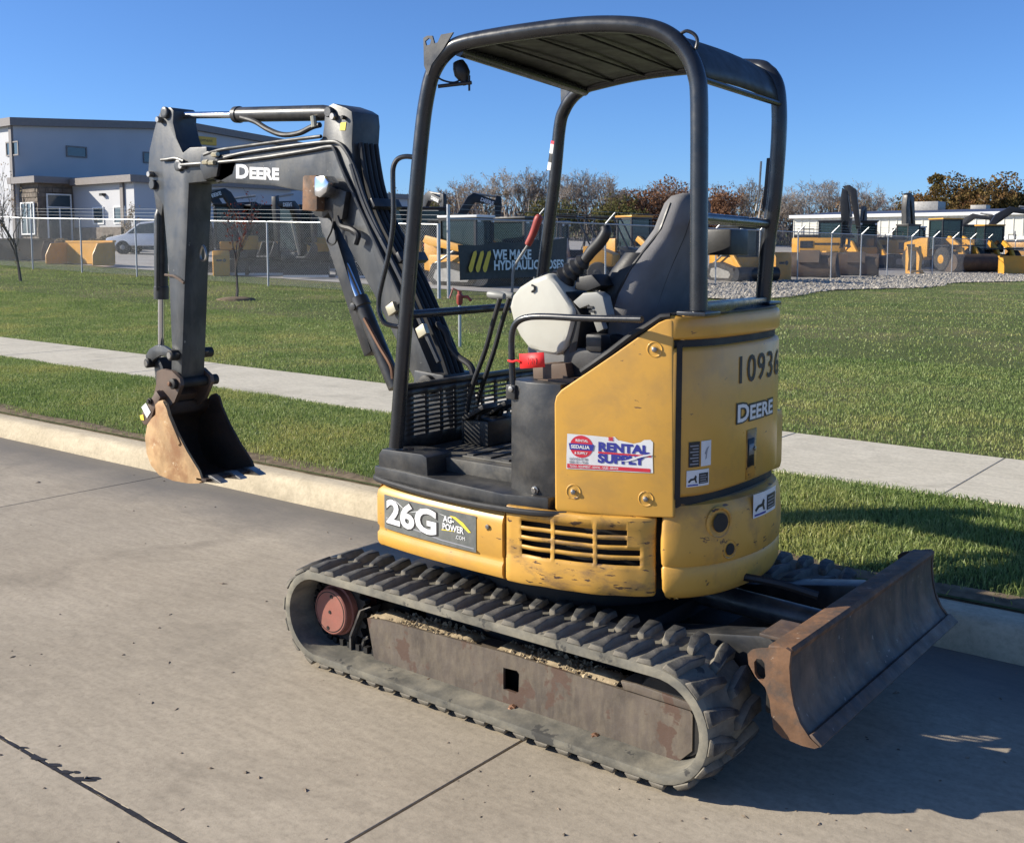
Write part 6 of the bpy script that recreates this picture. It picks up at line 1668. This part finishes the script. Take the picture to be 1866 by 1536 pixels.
build('sign_lettering', text_mb('Equipment', (a[2]-b[2])*.62, lambda u, v: np.array([X0+.13, a[1]+.12+u, b[2]+.2+v]), xs=1.15), DECK, sg, smooth=0)
# entrance and low wing
SX = -61.2; SY = 32.55; SH = 5.35
build('stone_wall', MB().box((X0+.004, SY, zb-1), (SX, 36.0, SH)), STON, BD)
rn = random.Random(2)
for j in range(12):
    z = zb + j*.285; off = rn.uniform(0, .5); x = X0-.05
    xs2 = X0+.02
    while xs2 < SX-.1:
        w = rn.uniform(.4, .8); e = min(xs2+w, SX-.005)
        build('stone', MB().box((xs2, SY-rn.uniform(.03, .09), z+.02), (e-.02, SY-.002, z+.27)), STON, BD, smooth=0); xs2 = e
    ys2 = SY
    while ys2 < 34.6:
        w = rn.uniform(.4, .8); e = min(ys2+w, 34.66)
        if j > 9 or e < 32.9: build('stone', MB().box((SX+.002, ys2+.01, z+.02), (SX+rn.uniform(.03, .08), e-.01, z+.27)), STON, BD, smooth=0)
        ys2 = e
build('entrance_fascia', MB().box((X0-.6, SY-.45, SH), (SX+.45, 36.0, SH+.38)), FASC, BD)
w = window('y', X0+.35, SX-.35, zb+.75, zb+2.5, SY-.1, BD)
for x in (X0+.95, X0+1.45): build('mullion', MB().box((x, SY-.18, zb+.75), (x+.06, SY-.131, zb+2.5)), WFRM, w, smooth=0)
dr = window('x', 33.05, 34.45, zb+.05, zb+3.0, SX+.09, BD)
build('mullion', MB().box((SX+.122, 33.72, zb+.05), (SX+.16, 33.80, zb+2.3)), WFRM, dr, smooth=0); build('transom', MB().box((SX+.122, 33.05, zb+2.25), (SX+.158, 34.45, zb+2.33)), WFRM, dr, smooth=0)
WX = -54.7; WY = 34.7
build('wing_wall', MB().box((X0+.004, WY, zb-1), (WX, 46.0, SH-.1)), METW, BD)
build('wing_fascia', MB().box((SX+.5, WY-.45, SH-.1), (WX+.4, 46.3, SH+.3)), FASC, BD)
build('wing_base', MB().box((SX, WY-.12, zb-1), (WX+.12, 46.0, zb+1.1)), STON, BD)
for x0, x1 in ((-58.9, -57.9), (-56.7, -55.7)):
    window('y', x0, x1, zb+1.35, zb+2.2, WY, BD)
build('downspout', MB().box((WX-1.25, WY-.12, zb), (WX-.95, WY-.003, SH-.1)), FASC, BD)
build('wall_lamp', MB().box((-57.9, WY-.25, zb+2.9), (-57.6, WY-.003, zb+3.05)), BBLK, BD)
# lower wing further back
build('rear_hall', MB().box((-100, 57.01, zb-1), (-68, 70.6, 5.9)), METW, BD); build('rear_hall_roof', MB().box((-101, 57.5, 5.9), (-67.6, 71.0, 6.3)), FASC, BD)

# ---- low white building (right)
RB = empty('low_metal_building', (-34, 105, 0)); tag(RB, 'long low cream metal building with dark blue roof behind the yard', 'building')
RWL = mat('cream_metal_siding', (.66, .64, .56), .5, var=.04, scale=.4)
RRF = mat('navy_metal_roof', (.06, .062, .085), .45, var=.1, scale=.3)
build('wall', MB().box((-46, 104, -1), (10, 130, 4.5)), RWL, RB)
for x in np.arange(-46, -8, .8): build('siding_rib', MB().box((x, 103.95, -.5), (x+.08, 104-.002, 4.45)), RWL, RB, smooth=0)
build('eave_trim', MB().box((-46.3, 103.5, 4.5), (10.3, 104.4, 4.8)), WFRM, RB)
build('roof', MB().prism([(-46.3, 103.5, 4.803), (-46.3, 117, 5.5), (-46.3, 130.5, 4.803)], (56.6, 0, 0)), RRF, RB)
for px, py, s in ((1693, 392, 1.3), (1786, 390, .8)):
    p = dep(px, py, 115); build('roof_unit', MB().box((p[0]-s, p[1]-s, 5.0), (p[0]+s, p[1]+s, 5.5+s*.7)), BGRY, RB, bevel=.05)
for px in (1650, 1740, 1800, 1850):
    p = at(px, 440, 104); build('overhead_door', MB().box((p[0]-.9, 103.9, -.5), (p[0]+.9, 103.94, 2.6)), BWHT, RB, smooth=0)

# ---- gravel strip in front of the right fence
def stone_mat():
    m = mat('pale_gravel', (.33, .30, .25), .9, var=.55, scale=6, bumps=.3, bscale=30)
    return m
GVM = stone_mat()
gx = lambda y: -13.6 + .02*(y-27) + .5*math.sin(y*.5)
mb = MB(); mb.grid([[(x0*(1-u)+x1*u, y, gzf(x0*(1-u)+x1*u, y)+.03) for u in np.linspace(0, 1, 8)] for y in np.linspace(26, 95, 50) for x0, x1 in ((-19.5, gx(y)),)])
gb = build('gravel_bed', mb, GVM, None, smooth=80); tag(gb, kind='structure')
mb = MB(); rn = random.Random(8)
for i in range(8000):
    y = 26 + 60*rn.random()**1.5; x = rn.uniform(-18.2, gx(y)+.25); z = gzf(x, y)+.03
    r_ = rn.uniform(.03, .10)
    vs = [np.array([x, y, z]) + r_*np.array(q)*np.array([rn.uniform(.6, 1.3), rn.uniform(.6, 1.3), rn.uniform(.5, 1)]) for q in ((1,0,0),(0,1,0),(-1,0,0),(0,-1,0),(.2,.1,.9))]
    mb.add(vs, [(0,1,4),(1,2,4),(2,3,4),(3,0,4)])
gs_ = build('gravel_stones', mb, GVM, None, smooth=0); tag(gs_, 'pale broken stone along the foot of the right fence', 'gravel', kind='stuff')
# yard hydrant by the lawn
p = atz(838, 622, .3); r = empty('yard_hydrant', (p[0], p[1], gzf(p[0], p[1]))); tag(r, 'thin pipe standpipe with red head on the lawn behind the levers', 'hydrant')
L(r, 'standpipe', MB().cyl((0, 0, -.05), (0, 0, .62), .022, n=10), GALV); RH_ = mat('red_hydrant_paint', (.30, .05, .04), .5, var=.2)
h = L(r, 'head', MB().lathe((0, 0, .60), (0, 0, 1), [(0, .025), (.03, .045), (.14, .045), (.16, .03), (.2, .03)], 12), RH_)
L(h, 'spout', MB().tube([(0, 0, .72), (.1, .06, .72), (.14, .085, .66)], .022, 8), RH_); L(h, 'handle', MB().tube([(0, 0, .79), (-.08, -.05, .84), (-.12, -.075, .70)], .012, 8), RH_)
# ------------------------------------------------------------------ trees
BARK = mat('grey_bark', (.145, .12, .098), .9, var=.3, scale=4, bumps=.4, bscale=20)
BARKL = mat('pale_bark', (.25, .22, .19), .9, var=.25, scale=3)
TWIG = mat('grey_brown_twigs', (.25, .21, .18), .9, var=.35, scale=.5)
TWIGR = mat('reddish_twigs', (.26, .16, .12), .9, var=.35, scale=.5)
def leafmat(name, cols, sc=1.2):
    m, nt, b = nodes_of(name); nt.nodes.remove(b); co = texco(nt)
    c = ramp(nt, noise(nt, co, sc, 3, .7), [(.3, cols[0]), (.5, cols[1]), (.7, cols[2])])
    f = ramp(nt, noise(nt, co, sc*14, 2, .5), [(.3, (.6,)*3), (.7, (1.4,)*3)]); c = mixc(nt, 1.0, c, f, 'MULTIPLY')
    d = nd(nt, 'ShaderNodeBsdfDiffuse'); t = nd(nt, 'ShaderNodeBsdfTranslucent'); mx = nd(nt, 'ShaderNodeMixShader'); mx.inputs[0].default_value = .3
    nt.links.new(c, d.inputs[0]); nt.links.new(c, t.inputs[0]); nt.links.new(d.outputs[0], mx.inputs[1]); nt.links.new(t.outputs[0], mx.inputs[2])
    nt.links.new(mx.outputs[0], nt.nodes['Material Output'].inputs[0]); return m
LOAK = leafmat('autumn_oak_leaves', [(.085, .085, .03), (.165, .115, .045), (.22, .11, .055)], .3)
LBRU = leafmat('brown_olive_brush', [(.11, .105, .05), (.175, .14, .085), (.23, .135, .08)], .12)
LRED = leafmat('dark_red_leaves', [(.12, .022, .015), (.19, .035, .02), (.25, .07, .03)], 3)
LTAN = leafmat('sparse_tan_leaves', [(.20, .15, .08), (.28, .22, .14), (.30, .17, .09)], 1)
def branch_tree(seed, H, spread, levels=5, thin=.6, upright=.5, first=.28, tmin=.006):
    """returns (trunk mesh builder, twig mesh builder, tips)"""
    rn = random.Random(seed); tk = MB(); tw = MB(); tips = []
    def grow(p, d, l, r, lv):
        n = 3; pts = [p]; q = p; dd = d
        for i in range(n):
            dd = (dd + Vector((rn.uniform(-.16, .16), rn.uniform(-.16, .16), rn.uniform(-.02, .14)*upright*2))).normalized()
            q = q + dd*(l/n); pts.append(q)
        rs = [r*(1-.45*i/n) for i in range(n+1)]
        (tk if lv < 2 else tw).tube(pts, rs, 5 if lv < 2 else 3, caps=False)
        if lv >= levels: tips.append(q); return
        k = rn.choice((2, 3, 3)) if lv > 0 else 4
        for i in range(k):
            t = rn.uniform(.45, 1.0) if i else 1.0
            b = pts[0].lerp(pts[-1], t) if t < 1 else pts[-1]
            side = Vector((rn.gauss(0, 1), rn.gauss(0, 1), rn.gauss(.1, .5))).normalized()
            nd_ = (dd*upright*1.5 + side*spread).normalized()
            grow(b, nd_, l*rn.uniform(.58, .86), max(r*.56, tmin), lv+1)
            if t < 1: tips.append(b)
    grow(Vector((0, 0, -.1)), Vector((rn.uniform(-.06, .06), rn.uniform(-.06, .06), 1)), H*first, H*.020*thin, 0)
    # fit the height
    zz = max(v[2] for v in tw.v) if tw.v else H
    k = H/zz
    for m_ in (tk, tw): m_.v = [(a*k, b*k, c*k) for a, b, c in m_.v]
    return tk, tw, [t*k for t in tips]
def me_of(name, mb, m):
    o = build(name, mb, m, None, smooth=0); me = o.data; bpy.data.objects.remove(o); return me
def leaves(pts, n, s, jit, seed=1):
    rn = random.Random(seed); mb = MB()
    for i in range(n):
        c = np.array(rn.choice(pts)) + np.array([rn.gauss(0, jit), rn.gauss(0, jit), rn.gauss(0, jit)])
        a = np.array([rn.gauss(0, 1) for _ in range(3)]); a /= np.linalg.norm(a); b = np.cross(a, [rn.gauss(0, 1) for _ in range(3)]); b /= np.linalg.norm(b)
        u = s*rn.uniform(.6, 1.4)
        mb.add([c-a*u, c+b*u*.55, c+a*u, c-b*u*.55], [(0, 1, 2, 3)])
    return mb
BT = []
for i, (H, sp, up) in enumerate(((11, .75, .62), (10, .6, .8), (12, .85, .55), (9, .7, .6), (8, .95, .5))):
    tk, tw, tips = branch_tree(40+i, H, sp, 7, .8, up, .22, .014)
    lv = leaves([tuple(t) for t in tips], 500, .12, .25, i)
    BT.append((me_of('trunk', tk, BARKL if i in (1, 3) else BARK), me_of('crown', tw, TWIGR if i == 4 else TWIG), me_of('leaves', lv, LTAN)))
rn = random.Random(77)
spots = []
ORD = ['first', 'second', 'third', 'fourth', 'fifth', 'sixth', 'seventh', 'eighth', 'ninth', 'tenth', 'eleventh', 'twelfth', 'thirteenth', 'fourteenth', 'fifteenth', 'sixteenth', 'seventeenth', 'eighteenth', 'nineteenth', 'twentieth', 'twenty-first', 'twenty-second', 'twenty-third', 'twenty-fourth', 'twenty-fifth', 'twenty-sixth', 'twenty-seventh', 'twenty-eighth']
for it, (px, top, D, k) in enumerate(sorted([(800,340,150,3),(845,330,155,4),(880,318,145,0),(908,305,140,1),(945,312,150,2),(965,300,150,1),(992,308,152,0),(1035,312,148,2),(1068,306,145,0),(1090,316,150,2),(1118,312,140,1),(1150,345,150,4),(1180,338,150,4),(1208,322,148,3),(1236,345,150,4),(1300,345,150,4),(1325,335,155,0),(1350,322,150,1),(1375,330,158,3),(1440,350,150,2),(1462,338,155,0),(1490,328,150,2),(1515,326,155,2),(1545,332,150,0),(1575,345,150,2),(1600,352,155,4),(1630,360,160,4),(770,350,160,4)])):
    p = dep(px, 432, D); z = gzf(p[0], p[1]); H = (450-top)/1960*D + EYE - z
    o = empty('bare_tree', (p[0], p[1], z), rn.uniform(0, 6.28))
    tag(o, 'leafless tree, %s from the left in the far tree line' % ORD[it], 'tree', 'bare trees in the far tree line')
    base = (11, 10, 12, 9, 8)[k]; s = H/base
    w = s*1.05; o.scale = (w, w, s)
    for nm, me in zip(('trunk', 'crown', 'leaves'), BT[k]): link(nm, me, o)
# undergrowth along the far tree line, one mass of leafy and twiggy clumps
mb = MB(); mt = MB(); rn = random.Random(4)
for q in range(210):
    px = 640 + 1280*q/210 + rn.uniform(-8, 8); D = rn.uniform(140, 168); p = dep(px, 440, D); zg = gzf(p[0], p[1])
    R_ = rn.uniform(1.3, 3.4); ch = zg + rn.choice((1.2, 2.2, 3.2, 4.2)) + rn.uniform(-.6, .8)
    for i in range(120):
        v = np.array([rn.gauss(0, 1) for _ in range(3)]); v /= np.linalg.norm(v)
        c = np.array([p[0], p[1], ch]) + v*R_*rn.uniform(.3, 1.08)*np.array([1, 1, .8])
        a = np.array([rn.gauss(0, 1) for _ in range(3)]); a /= np.linalg.norm(a); b = np.cross(a, [rn.gauss(0, 1) for _ in range(3)]); b /= np.linalg.norm(b)
        u = rn.uniform(.10, .30); mb.add([c-a*u, c+b*u*.5, c+a*u, c-b*u*.5], [(0, 1, 2, 3)])
    for i in range(14):
        x, y = p[0]+rn.gauss(0, 2.2), p[1]+rn.gauss(0, 2.2); h = rn.uniform(2, 6.5); lx, ly = rn.gauss(0, .8), rn.gauss(0, .8); w = rn.uniform(.012, .028)
        mt.add([(x-w, y, zg), (x+w, y-w, zg), (x+lx*.4, y+ly*.4, zg+h*.6), (x+lx+w*.3, y+ly, zg+h)], [(0, 1, 2), (0, 2, 3), (1, 3, 2)])
ug = build('far_undergrowth', mb, LBRU, None, smooth=0); tag(ug, 'brown and olive undergrowth below the far trees', 'undergrowth', kind='stuff')
ut = build('far_thicket', mt, TWIG, None, smooth=0); tag(ut, 'thin bare stems of the thicket below the far trees', 'thicket', kind='stuff')
# broad autumn oaks at the right
def oak(px, top, D, rx, seed, label, lm=None, nl=15000, grp='autumn oaks behind the low building', nm='oak_tree'):
    p = dep(px, 430, D); z = gzf(p[0], p[1]); H = (450-top)/1960*D + EYE - z
    o = empty(nm, (p[0], p[1], z)); tag(o, label, 'tree', grp)
    tk, tw, tips = branch_tree(seed, H*.92, 1.0, 4, 1.0, .45, .3)
    tk.v += []; tw2 = MB(); L(o, 'trunk', tk, BARK); L(o, 'limbs', tw, BARK, smooth=0)
    rn = random.Random(seed); cl_ = []
    for i in range(46):
        a = rn.uniform(0, 6.28); rr = rx*math.sqrt(rn.random()); hz_ = H*(.30+.66*rn.random()*math.sqrt(max(0, 1-(rr/rx)**2*.8)))
        cl_.append((rr*math.cos(a), rr*math.sin(a), hz_, rn.uniform(1.0, 2.2)))
    mb = MB()
    for i in range(nl):
        c0 = rn.choice(cl_); v = np.array([rn.gauss(0, 1) for _ in range(3)]); v /= np.linalg.norm(v)
        c = np.array(c0[:3]) + v*c0[3]*rn.uniform(.55, 1.05)*np.array([1, 1, .75])
        a = np.array([rn.gauss(0, 1) for _ in range(3)]); a /= np.linalg.norm(a); b = np.cross(a, [rn.gauss(0, 1) for _ in range(3)]); b /= np.linalg.norm(b)
        u = rn.uniform(.10, .26); mb.add([c-a*u, c+b*u*.6, c+a*u, c-b*u*.6], [(0, 1, 2, 3)])
    L(o, 'crown', mb, lm or LOAK, smooth=0)
oak(1712, 320, 135, 4.6, 5, 'broad autumn oak with orange brown crown, left of the pair')
oak(1795, 322, 132, 4.6, 6, 'broad olive autumn oak right of the roof units')
oak(1862, 350, 138, 3.6, 8, 'smaller rust coloured oak at the right edge')
LRST = leafmat('rust_leaves', [(.16, .085, .045), (.22, .12, .07), (.27, .16, .11)], .5)
LOLV = leafmat('olive_leaves', [(.085, .095, .035), (.13, .125, .05), (.18, .14, .07)], .4)
for px, top, D, rx, sd, lm, lb in ((1212, 324, 142, 2.6, 31, LRST, 'rust leaved tree just left of the seat headrest'), (1165, 350, 140, 3.2, 32, LRST, 'low brown tree left of the rust leaved tree'), (1130, 362, 138, 2.8, 33, LOLV, 'olive tree behind the utility vehicles'), (1312, 350, 140, 2.2, 34, LRST, 'small brown tree just right of the canopy rear post'), (775, 365, 138, 2.6, 35, LOLV, 'olive tree left of the fence corner post'), (1010, 368, 138, 3.0, 36, LOLV, 'olive tree behind the right front canopy post'), (1250, 340, 146, 2.4, 37, LRST, 'rust leaved tree behind the seat headrest')):
    oak(px, top, D, rx, sd, lb, lm, 3600, 'leafy trees in the far tree line', 'leafy_tree')
# young trees in the lawn
def sapling(px, py, D, top, label, lm, seed, nleaf, mulch=True, spread=.55):
    p = dep(px, py, D); z = gzf(p[0], p[1]); H = (py-top)/1960*D
    o = empty('sapling', (p[0], p[1], z)); tag(o, label, 'tree', 'young trees')
    tk, tw, tips = branch_tree(seed, H, spread, 4, .9, .8, .42)
    L(o, 'trunk', tk, BARK); cr_ = L(o, 'crown', tw, TWIG, smooth=0)
    L(cr_, 'leaves', leaves([tuple(t) for t in tips], nleaf, .028 if D < 40 else .05, .06, seed), lm, smooth=0)
    if mulch:
        mb = MB(); rn = random.Random(seed)
        rows = [[(r_*math.cos(t)*(1+.06*math.sin(5*t)), r_*math.sin(t)*(1+.06*math.sin(3*t)), h) for t in np.linspace(0, 2*math.pi, 25)[:-1]] for r_, h in ((.46, -.02), (.42, .025), (.25, .06), (.03, .07))]
        mb.grid(rows, close_u=True); L(o, 'mulch_ring', mb, SOIL, smooth=60)
sapling(38, 520, 31, 312, 'bare young tree on the lawn at the left edge', LTAN, 12, 260, False, .6)
sapling(430, 553, 25, 345, 'young tree with dark red leaves and mulch ring near the fence', LRED, 13, 260)
sapling(236, 440, 58, 352, 'young tree with tan leaves beside the white car', LTAN, 14, 420, False, .7)
sapling(1598, 470, 76, 412, 'small red leaved young tree among the yard machines', LRED, 15, 500, False, .5)
sapling(6, 430, 62, 330, 'sparse young tree against the lit wall at the left edge', LTAN, 16, 300, False, .6)
# shrubs by the entrance
for px, py, D, s, lb in ((172, 434, 60, .7, 'round yellow green shrub before the entrance door'), (200, 436, 59, 1.0, 'low brown shrub between the entrance and the car'), (228, 440, 58, .8, 'dark low shrub next to the white car'), (112, 432, 61, .6, 'small shrub at the foot of the entrance wall')):
    p = dep(px, py, D); o = empty('shrub', (p[0], p[1], gzf(p[0], p[1]))); tag(o, lb, 'shrub')
    rn = random.Random(px); mb = MB()
    for i in range(700):
        v = np.array([rn.gauss(0, 1), rn.gauss(0, 1), abs(rn.gauss(0, 1))]); v /= np.linalg.norm(v); c = v*np.array([s, s, s*.8])*rn.uniform(.7, 1.05)
        a = np.array([rn.gauss(0, 1) for _ in range(3)]); a /= np.linalg.norm(a); b = np.cross(a, [rn.gauss(0, 1) for _ in range(3)]); b /= np.linalg.norm(b)
        mb.add([c-a*.09, c+b*.06, c+a*.09, c-b*.06], [(0, 1, 2, 3)])
    L(o, 'foliage', mb, LBRU if px > 180 else LTAN, smooth=0); L(o, 'stems', MB().tube([(0, 0, -.05), (0, 0, s*.6)], [.04, .01], 5), BARK)
